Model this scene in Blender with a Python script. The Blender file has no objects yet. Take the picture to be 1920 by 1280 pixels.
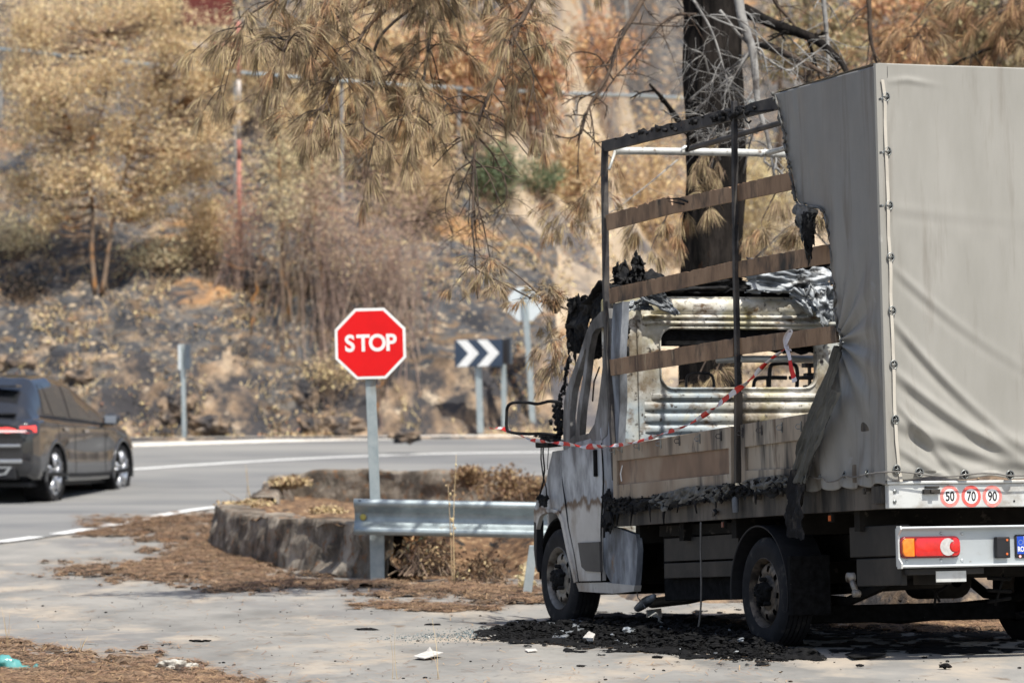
import bpy, math, random
import numpy as np
from mathutils import Vector, Matrix, noise
from mathutils.geometry import tessellate_polygon

SC = bpy.context.scene
COL = SC.collection
rnd = random.Random(7)
R = math.radians

# ------------------------------------------------------------------ camera
F_PX, CAM_H, YH, ROLL = 7300.0, 1.34, 800.0, R(0.3)
_p = math.atan((YH - 640) / F_PX)
Fv = Vector((0, math.cos(_p), math.sin(_p)))
_R0 = Vector((1, 0, 0)); _U0 = Vector((0, -math.sin(_p), math.cos(_p)))
Rv = _R0 * math.cos(ROLL) - _U0 * math.sin(ROLL)
Uv = _U0 * math.cos(ROLL) + _R0 * math.sin(ROLL)
C0 = Vector((0, 0, CAM_H))
cam_d = bpy.data.cameras.new('camera'); cam = bpy.data.objects.new('camera', cam_d); COL.objects.link(cam)
m = Matrix.Identity(4)
for i in range(3):
    m[i][0], m[i][1], m[i][2], m[i][3] = Rv[i], Uv[i], -Fv[i], C0[i]
cam.matrix_world = m
cam_d.sensor_width = 36; cam_d.lens = F_PX / 1920 * 36
cam_d.clip_start = 0.5; cam_d.clip_end = 3000
cam_d.dof.use_dof = True; cam_d.dof.focus_distance = 23.2; cam_d.dof.aperture_fstop = 3.5
cam_d.dof.aperture_blades = 9
SC.camera = cam

# ------------------------------------------------------------------ sky, sun, exposure
SUN_EL, SUN_AZ = R(60), math.atan2(0.50, -0.87)       # azimuth measured from +Y towards +X
W = bpy.data.worlds.new('World'); SC.world = W; W.use_nodes = True
nt = W.node_tree; bg = nt.nodes['Background']
sky = nt.nodes.new('ShaderNodeTexSky'); sky.sky_type = 'NISHITA'; sky.sun_disc = False
sky.sun_elevation = SUN_EL; sky.sun_rotation = SUN_AZ
sky.dust_density = 2.5; sky.air_density = 1.0; sky.ozone_density = 1.0
nt.links.new(sky.outputs[0], bg.inputs[0]); bg.inputs[1].default_value = 0.105
sd = Vector((math.sin(SUN_AZ) * math.cos(SUN_EL), math.cos(SUN_AZ) * math.cos(SUN_EL), math.sin(SUN_EL)))
sl = bpy.data.lights.new('sun', 'SUN'); sl.energy = 4.0; sl.angle = R(0.6); sl.color = (1, .96, .875)
so = bpy.data.objects.new('sun', sl); COL.objects.link(so)
so.rotation_euler = (-sd).to_track_quat('-Z', 'Y').to_euler(); so.location = (5, -10, 20)
SC.view_settings.view_transform = 'Standard'; SC.view_settings.look = 'None'
SC.view_settings.gamma = 1; SC.view_settings.use_curve_mapping = False
SC.view_settings.exposure = 0.62

# ------------------------------------------------------------------ pixel <-> world helpers
def ray(px, py):
    return Fv + Rv * ((px - 960) / F_PX) - Uv * ((py - 640) / F_PX)
def at(px, py, D):                      # the point at depth y = D on the line of sight
    d = ray(px, py); return C0 + d * (D / d.y)
def proj(P):
    P = np.asarray(P, float) - np.array(C0)
    f = P @ np.array(Fv)
    return 960 + F_PX * (P @ np.array(Rv)) / f, 640 - F_PX * (P @ np.array(Uv)) / f
def sst(t):
    t = np.clip(t, 0, 1); return t * t * (3 - 2 * t)
_k = np.array([(0, 0), (31, 0), (34.4, .013), (38, .055), (41, .11), (44, .19), (47, .295), (49, .345), (51.5, .37), (53, .43), (55, .575), (57, .74), (59.5, .893), (62, 1.057), (63.5, 1.16), (66, 1.33), (900, 1.4)])
_gy = np.linspace(20, 70, 501); _gz = np.convolve(np.interp(np.linspace(17.5, 72.5, 551), _k[:, 0], _k[:, 1]), np.ones(51) / 51, 'valid')[:501]
_gz = np.minimum(_gz, 1.3)
def G(x, y):                            # ground level of the apron and the rising road
    x = np.asarray(x, float); y = np.asarray(y, float)
    z = np.interp(y, _gy, _gz)
    z = z - .035 * np.exp(-((y - 27.2) / 1.6) ** 2)
    foot = np.maximum(29.0 - np.clip(x - 1.9, 0, 6) * 2.2, 26.4)
    z = z + 1.15 * sst((y - foot) / 2.0) * sst((x - .75) / 1.2) * (1 - sst((y - 38) / 10))
    return z
def hit(px, py, fn=None, d0=10, d1=160, step=.2):
    fn = fn or G
    D = d0
    while D < d1:
        p = at(px, py, D)
        if p.z <= float(fn(p.x, p.y)):
            a, b = D - step, D
            for _ in range(12):
                c = (a + b) / 2; p = at(px, py, c)
                if p.z <= float(fn(p.x, p.y)): b = c
                else: a = c
            return at(px, py, b)
        D += step
    return at(px, py, d1)
def fbm(x, y, z=0.0, o=4, s=1.0):
    return noise.fractal(Vector((x * s, y * s, z)), .9, 2.0, o)
_tab = np.random.RandomState(3).rand(256, 256)
def vn(x, y):
    xi = np.floor(x).astype(int); yi = np.floor(y).astype(int)
    fx = x - xi; fy = y - yi; fx = fx * fx * (3 - 2 * fx); fy = fy * fy * (3 - 2 * fy)
    a = _tab[xi & 255, yi & 255]; b = _tab[(xi + 1) & 255, yi & 255]
    c = _tab[xi & 255, (yi + 1) & 255]; d = _tab[(xi + 1) & 255, (yi + 1) & 255]
    return (a * (1 - fx) + b * fx) * (1 - fy) + (c * (1 - fx) + d * fx) * fy - .5
def nfbm(x, y, o=4):
    x = np.asarray(x, float); y = np.asarray(y, float)
    s = 0; a = 1.0
    for k in range(o):
        s = s + a * vn(x + 17.3 * k, y + 9.1 * k); x = x * 2.03; y = y * 2.03; a *= .5
    return s
def HILL(x, y):                         # burnt hillside beyond the road
    x = np.asarray(x, float); y = np.asarray(y, float)
    base = .0011 * 33.2 ** 2 - .02
    foot = 64.3 + .25 * nfbm(x * .4, y * 0 + 3, 3)
    dy = np.maximum(y - foot, 0)
    zl = 1.25 * sst(dy / 1.7) + .56 * dy + .25 * np.maximum(dy - 12, 0) * .2
    zr = .25 * sst(dy / 2) + .175 * dy + .0009 * np.maximum(dy - 20, 0) ** 2
    w = sst((x + .9 - dy * .03) / 4.0)
    z = zl * (1 - w) + zr * w
    z = z + (nfbm(x * .35, y * .35, 4) * 1.0 + nfbm(x * 1.3 + 5, y * 1.3, 3) * .42) * sst(dy / 4)
    z = z + np.abs(nfbm(x * 1.1, y * 1.4 + z * .9, 4)) * .75 * sst(dy / .6) * (1 - sst((dy - 2.2) / 2.5)) * (1 - w * .6)
    return base + z
def hhit(px, py): return hit(px, py, lambda a, b: HILL(a, b), 60, 260, .3)

# ------------------------------------------------------------------ object helpers
def tag(o, label=None, cat=None, group=None, kind=None):
    if label: o['label'] = label
    if cat: o['category'] = cat
    if group: o['group'] = group
    if kind: o['kind'] = kind
    return o
def thing(name, label, cat, loc=(0, 0, 0), group=None, rot=None):
    o = bpy.data.objects.new(name, None); COL.objects.link(o); o.location = loc
    o.empty_display_size = .2
    if rot: o.rotation_euler = rot
    return tag(o, label, cat, group)
class MB:
    def __init__(s): s.v = []; s.f = []; s.m = []
    def add(s, vs, fs, mi=0):
        n = len(s.v); s.v += [tuple(p) for p in vs]
        s.f += [tuple(i + n for i in f) for f in fs]; s.m += [mi] * len(fs)
    def box(s, a, b, mi=0, M=None):
        x0, y0, z0 = a; x1, y1, z1 = b
        vs = [(x0, y0, z0), (x1, y0, z0), (x1, y1, z0), (x0, y1, z0), (x0, y0, z1), (x1, y0, z1), (x1, y1, z1), (x0, y1, z1)]
        if M: vs = [M @ Vector(p) for p in vs]
        s.add(vs, [(0, 3, 2, 1), (4, 5, 6, 7), (0, 1, 5, 4), (1, 2, 6, 5), (2, 3, 7, 6), (3, 0, 4, 7)], mi)
    def tube(s, path, rad, n=8, mi=0, cap=True, jit=0, rg=None):
        path = [Vector(p) for p in path]
        if not hasattr(rad, '__len__'): rad = [rad] * len(path)
        up = Vector((0.13, .21, 1)).normalized(); vs = []; prev = None
        for i, p in enumerate(path):
            t = path[min(i + 1, len(path) - 1)] - path[max(i - 1, 0)]
            if t.length < 1e-9: t = Vector((0, 0, 1))
            t.normalize()
            a = prev - t * prev.dot(t) if prev else t.cross(up)
            if a.length < 1e-4: a = t.cross(Vector((1, 0, 0)))
            a.normalize(); b = t.cross(a); prev = a
            for k in range(n):
                q = 2 * math.pi * k / n
                r = rad[i] * (1 + (jit * ((rg or rnd).random() - .5) if jit else 0))
                vs.append(p + (a * math.cos(q) + b * math.sin(q)) * r)
        fs = []
        for i in range(len(path) - 1):
            for k in range(n):
                fs.append((i * n + k, i * n + (k + 1) % n, (i + 1) * n + (k + 1) % n, (i + 1) * n + k))
        if cap:
            fs.append(tuple(range(n))[::-1]); fs.append(tuple((len(path) - 1) * n + k for k in range(n)))
        s.add(vs, fs, mi)
    def lathe(s, prof, c, ax, n=32, mi=0):      # prof: (along axis, radius)
        ax = Vector(ax).normalized(); c = Vector(c)
        a = ax.orthogonal().normalized(); b = ax.cross(a); vs = []
        for (h, r) in prof:
            for k in range(n):
                q = 2 * math.pi * k / n
                vs.append(c + ax * h + (a * math.cos(q) + b * math.sin(q)) * r)
        fs = [(i * n + k, i * n + (k + 1) % n, (i + 1) * n + (k + 1) % n, (i + 1) * n + k)
              for i in range(len(prof) - 1) for k in range(n)]
        s.add(vs, fs, mi)
    def lump(s, c, r, mi=0, sub=1, amp=.35, sc=(1, 1, 1), rg=rnd):
        ph = (1 + 5 ** .5) / 2
        V = [Vector(p).normalized() for p in [(-1, ph, 0), (1, ph, 0), (-1, -ph, 0), (1, -ph, 0), (0, -1, ph), (0, 1, ph), (0, -1, -ph), (0, 1, -ph), (ph, 0, -1), (ph, 0, 1), (-ph, 0, -1), (-ph, 0, 1)]]
        Fc = [(0, 11, 5), (0, 5, 1), (0, 1, 7), (0, 7, 10), (0, 10, 11), (1, 5, 9), (5, 11, 4), (11, 10, 2), (10, 7, 6), (7, 1, 8), (3, 9, 4), (3, 4, 2), (3, 2, 6), (3, 6, 8), (3, 8, 9), (4, 9, 5), (2, 4, 11), (6, 2, 10), (8, 6, 7), (9, 8, 1)]
        for _ in range(sub):
            cache = {}; nf = []
            def mid(i, j):
                k = (min(i, j), max(i, j))
                if k not in cache:
                    V.append(((V[i] + V[j]) / 2).normalized()); cache[k] = len(V) - 1
                return cache[k]
            for (a, b, d) in Fc:
                x, y, z = mid(a, b), mid(b, d), mid(d, a)
                nf += [(a, x, z), (b, y, x), (d, z, y), (x, y, z)]
            Fc = nf
        off = Vector((rg.random() * 50, rg.random() * 50, rg.random() * 50))
        vs = []
        for p in V:
            k = 1 + amp * noise.fractal(p * 1.6 + off, .8, 2, 4)
            vs.append((c[0] + p.x * r * k * sc[0], c[1] + p.y * r * k * sc[1], c[2] + p.z * r * k * sc[2]))
        s.add(vs, Fc, mi)
    def build(s, name, mats, parent=None, smooth=False, bevel=0, kind=None, label=None, M=None, shear=False):
        me = bpy.data.meshes.new(name)
        vs = s.v if M is None else [tuple(M @ Vector(p)) for p in s.v]
        me.from_pydata(vs, [], s.f)
        mats = mats if isinstance(mats, (list, tuple)) else [mats]
        for q in mats: me.materials.append(q)
        if len(mats) > 1: me.polygons.foreach_set('material_index', s.m)
        if smooth: me.polygons.foreach_set('use_smooth', [True] * len(s.f))
        me.update()
        o = bpy.data.objects.new(name, me); COL.objects.link(o)
        if parent: o.parent = parent
        if bevel:
            b = o.modifiers.new('bevel', 'BEVEL'); b.width = bevel; b.segments = 2; b.limit_method = 'ANGLE'; b.angle_limit = R(40)
        if kind: o['kind'] = kind
        if label: o['label'] = label
        return o
def autosmooth(o, deg=35):
    me = o.data
    me.polygons.foreach_set('use_smooth', [True] * len(me.polygons))
    try: me.set_sharp_from_angle(angle=R(deg))
    except Exception: pass
    return o
def np_mesh(name, V, Fq, mats, parent=None, smooth=False, mi=None):
    V = np.asarray(V, dtype=np.float32); Fq = np.asarray(Fq, dtype=np.int32); k = Fq.shape[1]
    me = bpy.data.meshes.new(name)
    me.vertices.add(len(V)); me.vertices.foreach_set('co', V.ravel())
    me.loops.add(Fq.size); me.loops.foreach_set('vertex_index', Fq.ravel())
    me.polygons.add(len(Fq)); me.polygons.foreach_set('loop_start', np.arange(len(Fq), dtype=np.int32) * k)
    try: me.polygons.foreach_set('loop_total', np.full(len(Fq), k, dtype=np.int32))
    except Exception: pass
    for q in (mats if isinstance(mats, (list, tuple)) else [mats]): me.materials.append(q)
    if mi is not None: me.polygons.foreach_set('material_index', np.asarray(mi, dtype=np.int32))
    if smooth: me.polygons.foreach_set('use_smooth', np.ones(len(Fq), dtype=bool))
    me.update(calc_edges=True); me.validate()
    o = bpy.data.objects.new(name, me); COL.objects.link(o)
    if parent: o.parent = parent
    return o
def grid_faces(nu, nv):
    i = np.arange(nu - 1)[:, None] * nv + np.arange(nv - 1)[None, :]
    i = i.ravel(); return np.stack([i, i + nv, i + nv + 1, i + 1], 1)
def leaf_mesh(C, size, rs, droop=0.0, wid=.5):
    """one rhombus leaf per centre"""
    n = len(C); C = np.asarray(C)
    d = rs.normal(size=(n, 3)); d[:, 2] -= droop; d /= np.linalg.norm(d, axis=1)[:, None]
    e = np.cross(d, rs.normal(size=(n, 3))); e /= np.linalg.norm(e, axis=1)[:, None]
    L = size * (.6 + .8 * rs.rand(n))[:, None]; Wd = L * wid
    n3 = np.cross(d, e)
    V = np.stack([C, C + d * L * .5 + e * Wd * .5 + n3 * L * .08, C + d * L, C + d * L * .5 - e * Wd * .5 + n3 * L * .08], 1).reshape(-1, 3)
    return V, np.arange(n * 4).reshape(n, 4)

# ------------------------------------------------------------------ materials
def mat(name, cols, scale=4, detail=6, rough=.8, metal=0., bump=0., bscale=30, stretch=(1, 1, 1), dist=0.,
        lo=.33, hi=.67, over=(), island=0., trans=0., spec=.4, nrough=0., zband=None, emit=None, coat=0., bstretch=None):
    M_ = bpy.data.materials.new(name); M_.use_nodes = True
    N = M_.node_tree; L = N.links; B = N.nodes['Principled BSDF']
    tc = N.nodes.new('ShaderNodeTexCoord')
    def mapn(st):
        mp = N.nodes.new('ShaderNodeMapping'); mp.inputs['Scale'].default_value = st
        mp.inputs['Location'].default_value = (3.71, 5.37, 1.93); mp.inputs['Rotation'].default_value = (.31, .23, .47)
        L.new(tc.outputs['Object'], mp.inputs['Vector']); return mp.outputs[0]
    def noi(sc, st=(1, 1, 1), det=detail, ds=dist):
        n_ = N.nodes.new('ShaderNodeTexNoise'); n_.inputs['Scale'].default_value = sc
        n_.inputs['Detail'].default_value = det; n_.inputs['Roughness'].default_value = .62
        n_.inputs['Distortion'].default_value = ds
        L.new(mapn(st), n_.inputs['Vector']); return n_.outputs[0]
    if len(cols) == 1:
        rg_ = N.nodes.new('ShaderNodeRGB'); rg_.outputs[0].default_value = (*cols[0], 1); c = rg_.outputs[0]
    else:
        rp = N.nodes.new('ShaderNodeValToRGB'); L.new(noi(scale, stretch), rp.inputs[0])
        el = rp.color_ramp.elements
        while len(el) < len(cols): el.new(.5)
        for i, q in enumerate(cols):
            el[i].position = lo + (hi - lo) * i / (len(cols) - 1)
            el[i].color = (*q, 1)
        c = rp.outputs[0]
    for ov in over:                 # (colour, scale, threshold, softness, stretch)
        col_, sc, th_, sf, st = ov
        r2 = N.nodes.new('ShaderNodeMapRange'); L.new(noi(sc, st), r2.inputs[0])
        r2.inputs[1].default_value = th_ - sf; r2.inputs[2].default_value = th_ + sf
        mx = N.nodes.new('ShaderNodeMix'); mx.data_type = 'RGBA'
        L.new(r2.outputs[0], mx.inputs[0]); L.new(c, mx.inputs[6]); mx.inputs[7].default_value = (*col_, 1); c = mx.outputs[2]
    if zband:                       # heat line: [(height, colour)...] above each height, wavering by noise
        amp, nsc, bands = zband
        sp = N.nodes.new('ShaderNodeSeparateXYZ'); L.new(tc.outputs['Object'], sp.inputs[0])
        m1 = N.nodes.new('ShaderNodeMath'); m1.operation = 'MULTIPLY_ADD'; L.new(noi(nsc, (1, 1, .5)), m1.inputs[0])
        m1.inputs[1].default_value = amp; L.new(sp.outputs[2], m1.inputs[2])
        for (z_, wd, col_, am) in bands:
            cr_ = None
            if len(col_) == 2:
                r9 = N.nodes.new('ShaderNodeValToRGB'); L.new(noi(7, (1, 1, .4)), r9.inputs[0]); r9.color_ramp.elements[0].position = .38; r9.color_ramp.elements[1].position = .62
                r9.color_ramp.elements[0].color = (*col_[0], 1); r9.color_ramp.elements[1].color = (*col_[1], 1); cr_ = r9.outputs[0]; col_ = col_[0]
            r2 = N.nodes.new('ShaderNodeMapRange'); L.new(m1.outputs[0], r2.inputs[0])
            r2.inputs[1].default_value = z_ + amp * .5; r2.inputs[2].default_value = z_ + wd + amp * .5; r2.inputs[4].default_value = am
            mx = N.nodes.new('ShaderNodeMix'); mx.data_type = 'RGBA'
            L.new(r2.outputs[0], mx.inputs[0]); L.new(c, mx.inputs[6]); mx.inputs[7].default_value = (*col_, 1); c = mx.outputs[2]
            if cr_ is not None: L.new(cr_, mx.inputs[7])
    if island:
        g = N.nodes.new('ShaderNodeNewGeometry'); hs = N.nodes.new('ShaderNodeHueSaturation')
        mr = N.nodes.new('ShaderNodeMapRange'); L.new(g.outputs['Random Per Island'], mr.inputs[0])
        mr.inputs[3].default_value = 1 - island; mr.inputs[4].default_value = 1 + island
        L.new(mr.outputs[0], hs.inputs['Value']); L.new(c, hs.inputs['Color'])
        mh = N.nodes.new('ShaderNodeMath'); mh.operation = 'MULTIPLY_ADD'; L.new(g.outputs['Random Per Island'], mh.inputs[0])
        mh.inputs[1].default_value = .04; mh.inputs[2].default_value = .48; L.new(mh.outputs[0], hs.inputs['Hue'])
        c = hs.outputs[0]
    L.new(c, B.inputs['Base Color'])
    B.inputs['Roughness'].default_value = rough; B.inputs['Metallic'].default_value = metal
    B.inputs['Specular IOR Level'].default_value = spec
    if coat: B.inputs['Coat Weight'].default_value = coat; B.inputs['Coat Roughness'].default_value = .06
    if nrough:
        r3 = N.nodes.new('ShaderNodeMapRange'); L.new(noi(scale * 2.3), r3.inputs[0])
        r3.inputs[1].default_value = .3; r3.inputs[2].default_value = .7
        r3.inputs[3].default_value = max(0, rough - nrough); r3.inputs[4].default_value = min(1, rough + nrough)
        L.new(r3.outputs[0], B.inputs['Roughness'])
    if bump:
        bp = N.nodes.new('ShaderNodeBump'); bp.inputs['Strength'].default_value = min(1, bump * 40); bp.inputs['Distance'].default_value = bump
        L.new(noi(bscale, bstretch or stretch, 8), bp.inputs['Height']); L.new(bp.outputs[0], B.inputs['Normal'])
    if emit:
        B.inputs['Emission Color'].default_value = (*emit[0], 1); B.inputs['Emission Strength'].default_value = emit[1]
    if trans:
        tr = N.nodes.new('ShaderNodeBsdfTranslucent'); L.new(c, tr.inputs[0])
        ms = N.nodes.new('ShaderNodeMixShader'); ms.inputs[0].default_value = trans
        L.new(B.outputs[0], ms.inputs[1]); L.new(tr.outputs[0], ms.inputs[2])
        L.new(ms.outputs[0], N.nodes['Material Output'].inputs[0])
    return M_
O1 = (1, 1, 1)
M = {}
M['apron'] = mat('worn apron asphalt', [(.16, .155, .143), (.225, .217, .20), (.275, .262, .238)], 1.3, 8, .9, bump=.006, bscale=60, stretch=(1, .5, 1),
                 over=[((.17, .165, .16), .9, .62, .08, (1, .35, 1)), ((.10, .085, .07), 34, .70, .03, O1), ((.36, .31, .25), 1.6, .58, .08, (1, .4, 1)), ((.15, .115, .085), 5, .66, .04, (1, .35, 1)), ((.05, .045, .04), 90, .73, .02, O1)])
M['road'] = mat('grey road asphalt', [(.13, .132, .134), (.172, .172, .17)], 2, 8, .85, bump=.004, bscale=90, stretch=(.4, 1, 1), over=[((.24, .235, .22), .5, .55, .12, (.3, 1, 1))])
M['paint'] = mat('road paint', [(.62, .62, .60), (.80, .80, .78)], 9, 6, .7, over=[((.3, .28, .26), 22, .66, .05, O1)])
M['gutter'] = mat('pale gutter', [(.55, .52, .47), (.72, .69, .63)], 4, 6, .9, over=[((.3, .25, .2), 6, .62, .07, O1)])
M['concrete'] = mat('weathered concrete', [(.055, .042, .03), (.16, .13, .10), (.27, .235, .19)], 3.2, 9, .95, bump=.03, bscale=16, stretch=(1, 1, .8),
                    over=[((.03, .024, .018), 3, .58, .08, (1, 1, .5)), ((.36, .31, .25), 2.4, .60, .07, O1), ((.20, .10, .045), 11, .62, .06, O1)])
M['soil'] = mat('needle covered soil', [(.045, .028, .018), (.15, .085, .045), (.27, .17, .09)], 9, 9, .95, bump=.02, bscale=30, over=[((.33, .24, .14), 18, .62, .05, O1), ((.02, .018, .016), 6, .62, .05, O1)])
M['litter'] = mat('fallen needle litter', [(.05, .036, .026), (.17, .115, .075), (.30, .21, .135)], 5, 8, .95, bump=.015, bscale=60, stretch=(1, .5, 1), over=[((.03, .026, .023), 1.4, .56, .08, O1), ((.34, .20, .11), 2.0, .62, .06, O1)])
M['needle_fallen'] = mat('fallen needles', [(.28, .17, .10)], rough=.8, island=.5)
M['steel'] = mat('galvanised steel', [(.27, .32, .34), (.42, .48, .50)], 6, 6, .48, metal=.55, nrough=.12, bump=.0015, bscale=60, over=[((.20, .18, .15), 9, .68, .05, (1, 1, .4))])
M['post'] = mat('galvanised post', [(.27, .32, .335), (.37, .41, .42)], 12, 6, .55, metal=.35, over=[((.25, .22, .17), 5, .68, .06, (1, 1, .4))])
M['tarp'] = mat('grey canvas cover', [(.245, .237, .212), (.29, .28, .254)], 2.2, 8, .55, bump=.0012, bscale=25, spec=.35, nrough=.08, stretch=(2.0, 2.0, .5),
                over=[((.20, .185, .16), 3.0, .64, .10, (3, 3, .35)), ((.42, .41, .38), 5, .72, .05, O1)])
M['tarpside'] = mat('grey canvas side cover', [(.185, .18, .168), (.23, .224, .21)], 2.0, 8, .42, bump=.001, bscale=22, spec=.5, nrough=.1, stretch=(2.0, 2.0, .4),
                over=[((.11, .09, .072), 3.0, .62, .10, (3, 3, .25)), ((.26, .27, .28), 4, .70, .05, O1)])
M['tarpedge'] = mat('scorched canvas edge', [(.02, .02, .02), (.10, .098, .09), (.20, .19, .175)], 9, 8, .6, bump=.004, bscale=40)
M['char'] = mat('charred residue', [(.004, .004, .004), (.012, .012, .013), (.026, .025, .025)], 14, 8, .8, bump=.006, bscale=40, spec=.18, over=[((.16, .16, .16), 40, .72, .04, O1)])
M['charmatte'] = mat('matte char', [(.005, .005, .005), (.015, .015, .016)], 22, 8, .95, bump=.006, bscale=60, spec=.1, over=[((.16, .15, .14), 60, .72, .03, O1)])
M['foil'] = mat('melted metal foil', [(.06, .065, .07), (.26, .28, .30), (.55, .58, .60)], 4, 8, .5, metal=.25, bump=.006, bscale=22, over=[((.02, .02, .02), 4, .60, .05, O1)])
M['scorched'] = mat('scorched frame steel', [(.014, .014, .016), (.045, .042, .042), (.09, .08, .07)], 8, 8, .6, metal=.2, bump=.004, bscale=60, over=[((.16, .07, .03), 12, .68, .05, O1), ((.20, .20, .21), 16, .70, .04, (1, 1, .3))])
M['slat'] = mat('heat browned slat', [(.09, .05, .028), (.24, .145, .082), (.33, .21, .125)], 3, 5, .6, stretch=(1, 1.6, .6), bump=.003, bscale=30, over=[((.02, .016, .013), 4, .60, .08, (1, 1.5, .7)), ((.40, .29, .18), 5, .68, .05, (1, 3, .5))])
M['alu'] = mat('dusty aluminium tube', [(.42, .42, .39), (.62, .62, .58)], 12, 6, .5, metal=.3, over=[((.16, .12, .09), 20, .62, .06, O1)])
M['board'] = mat('scorched beige drop side', [(.27, .20, .135), (.36, .29, .215), (.42, .36, .285)], 1.2, 4, .62, stretch=(1, 1.3, .3), bump=.002, bscale=40,
                 over=[((.16, .095, .055), .9, .53, .08, (1, 1, .6)), ((.035, .03, .027), 2.6, .60, .09, (1, 2.0, .3)), ((.10, .08, .065), 14, .66, .05, (1, 1, .3))])
M['boardsoot'] = mat('soot streaked drop side', [(.20, .15, .105), (.31, .25, .185), (.38, .33, .26)], 1.2, 4, .62, stretch=(1, 1.3, .3), bump=.002, bscale=40, over=[((.025, .022, .02), 2.2, .53, .08, (1, 2.2, .35)), ((.13, .09, .06), 5, .62, .06, (1, 2, .4))])
M['boardbrown'] = mat('heat browned panel', [(.13, .08, .05), (.24, .15, .095), (.36, .28, .20)], 1.6, 4, .6, stretch=(1, 1, .6), over=[((.04, .032, .028), 2.2, .62, .08, (1, 1, .5))])
M['tarpdark'] = mat('sooty canvas fold', [(.06, .062, .058), (.13, .13, .12)], 4, 6, .6, bump=.001, bscale=22)
M['pillarburnt'] = mat('scorched pillar', [(.03, .03, .03), (.12, .115, .11), (.27, .27, .27)], 6, 8, .6, stretch=(1, 1, .35), over=[((.12, .085, .05), 7, .64, .05, (1, 1, .5))])
M['rail'] = mat('sooty bed rail', [(.04, .033, .027), (.09, .075, .06), (.14, .12, .10)], 3, 8, .65, stretch=(1, 1, .3), over=[((.015, .014, .013), 4, .54, .08, (1, 2, .3)), ((.24, .22, .19), 14, .70, .04, (1, 1, .2))])
M['railrear'] = mat('dull white aluminium', [(.50, .51, .50), (.62, .63, .61)], 3, 7, .42, metal=.25, over=[((.30, .27, .23), 5, .63, .08, (.6, 1, 1)), ((.20, .17, .14), 16, .71, .04, O1)])
M['bumper'] = mat('brushed bumper metal', [(.42, .45, .46), (.50, .53, .54)], 3, 6, .36, metal=.45, nrough=.06, stretch=(.3, 1, 1), over=[((.33, .30, .26), 5, .66, .08, (.5, 1, 1)), ((.25, .22, .18), 30, .72, .04, O1)])
M['cabwhite'] = mat('white cab paint', [(.40, .38, .35), (.54, .52, .49)], 3, 6, .45, over=[((.22, .17, .125), 3.5, .57, .1, (1, 1, .5)), ((.08, .07, .06), 9, .68, .05, (1, 1, .4))],
                    zband=(.42, 3.2, [(.11, .04, (.10, .055, .028), .95), (.165, .02, ((.11, .115, .13), (.46, .48, .50)), 1.0), (.36, .3, ((.10, .105, .12), (.34, .365, .40)), .9)]), bump=.002, bscale=12, spec=.5)
M['cabburnt'] = mat('burnt blue grey paint', [(.05, .054, .06), (.18, .195, .22), (.42, .44, .46)], 5, 8, .6, stretch=(1, 1, .35), bump=.003, bscale=20, over=[((.03, .028, .026), 4, .60, .08, (1, 1, .4)), ((.20, .12, .06), 7, .68, .05, (1, 1, .5))])
M['cabback'] = mat('blistered cream cab wall', [(.30, .27, .18), (.56, .53, .45), (.80, .79, .76)], 4.2, 9, .5, bump=.006, bscale=35, stretch=(1, 1, 1.3),
                   over=[((.30, .35, .38), 1.6, .56, .08, O1), ((.12, .075, .04), 6, .585, .06, (1, 1, 1.6)), ((.16, .13, .09), 2.4, .60, .08, O1), ((.04, .03, .025), 24, .62, .05, O1), ((.35, .30, .12), 2.4, .64, .08, (1, 1, .6))])
M['black'] = mat('black plastic', [(.012, .012, .014), (.02, .02, .022)], 6, 4, .6, spec=.3)
M['trim'] = mat('grey plastic trim', [(.06, .056, .052), (.085, .08, .075)], 6, 4, .6)
M['rubber'] = mat('tyre rubber', [(.009, .009, .011), (.02, .02, .022)], 8, 6, .8, spec=.25, bump=.003, bscale=50, over=[((.07, .062, .054), 8, .64, .08, O1)])
M['rim'] = mat('dusty steel rim', [(.16, .14, .12), (.32, .30, .27)], 9, 6, .5, metal=.45, over=[((.06, .045, .035), 10, .58, .07, O1)])
M['rimdark'] = mat('sooty steel rim', [(.06, .05, .045), (.24, .19, .14)], 9, 6, .55, metal=.4, over=[((.03, .025, .022), 10, .52, .07, O1)])
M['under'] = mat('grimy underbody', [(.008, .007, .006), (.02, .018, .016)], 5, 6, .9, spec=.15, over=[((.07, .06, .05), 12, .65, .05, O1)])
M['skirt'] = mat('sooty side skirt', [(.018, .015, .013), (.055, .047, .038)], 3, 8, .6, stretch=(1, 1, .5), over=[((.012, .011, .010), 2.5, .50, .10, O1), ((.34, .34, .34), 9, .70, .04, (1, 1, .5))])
M['red'] = mat('stop red', [(.66, .008, .010), (.60, .008, .010)], 6, 4, .5, spec=.2, over=[((.75, .10, .08), 30, .74, .03, O1)])
M['white'] = mat('sign white', [(.78, .78, .77), (.70, .70, .68)], 10, 4, .45)
M['navy'] = mat('sign navy', [(.03, .046, .075), (.04, .058, .092)], 6, 4, .45)
M['signback'] = mat('grey sign back', [(.52, .57, .59), (.62, .66, .67)], 6, 5, .5, metal=.3)
M['darkpanel'] = mat('dark panel', [(.05, .065, .085), (.09, .11, .13)], 6, 5, .5)
M['stickerred'] = mat('faded sticker red', [(.68, .07, .06), (.72, .14, .12)], 30, 5, .45, over=[((.72, .55, .52), 60, .72, .03, O1)])
M['stickerred2'] = mat('sun bleached sticker red', [(.74, .17, .15), (.72, .26, .23)], 20, 5, .45, over=[((.75, .6, .56), 50, .66, .04, O1)])
M['ink'] = mat('black lettering', [(.015, .015, .017)], rough=.5)
M['lampred'] = mat('red lamp lens', [(.48, .008, .008), (.60, .012, .010)], 30, 3, .12, spec=.6, coat=.6)
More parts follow.
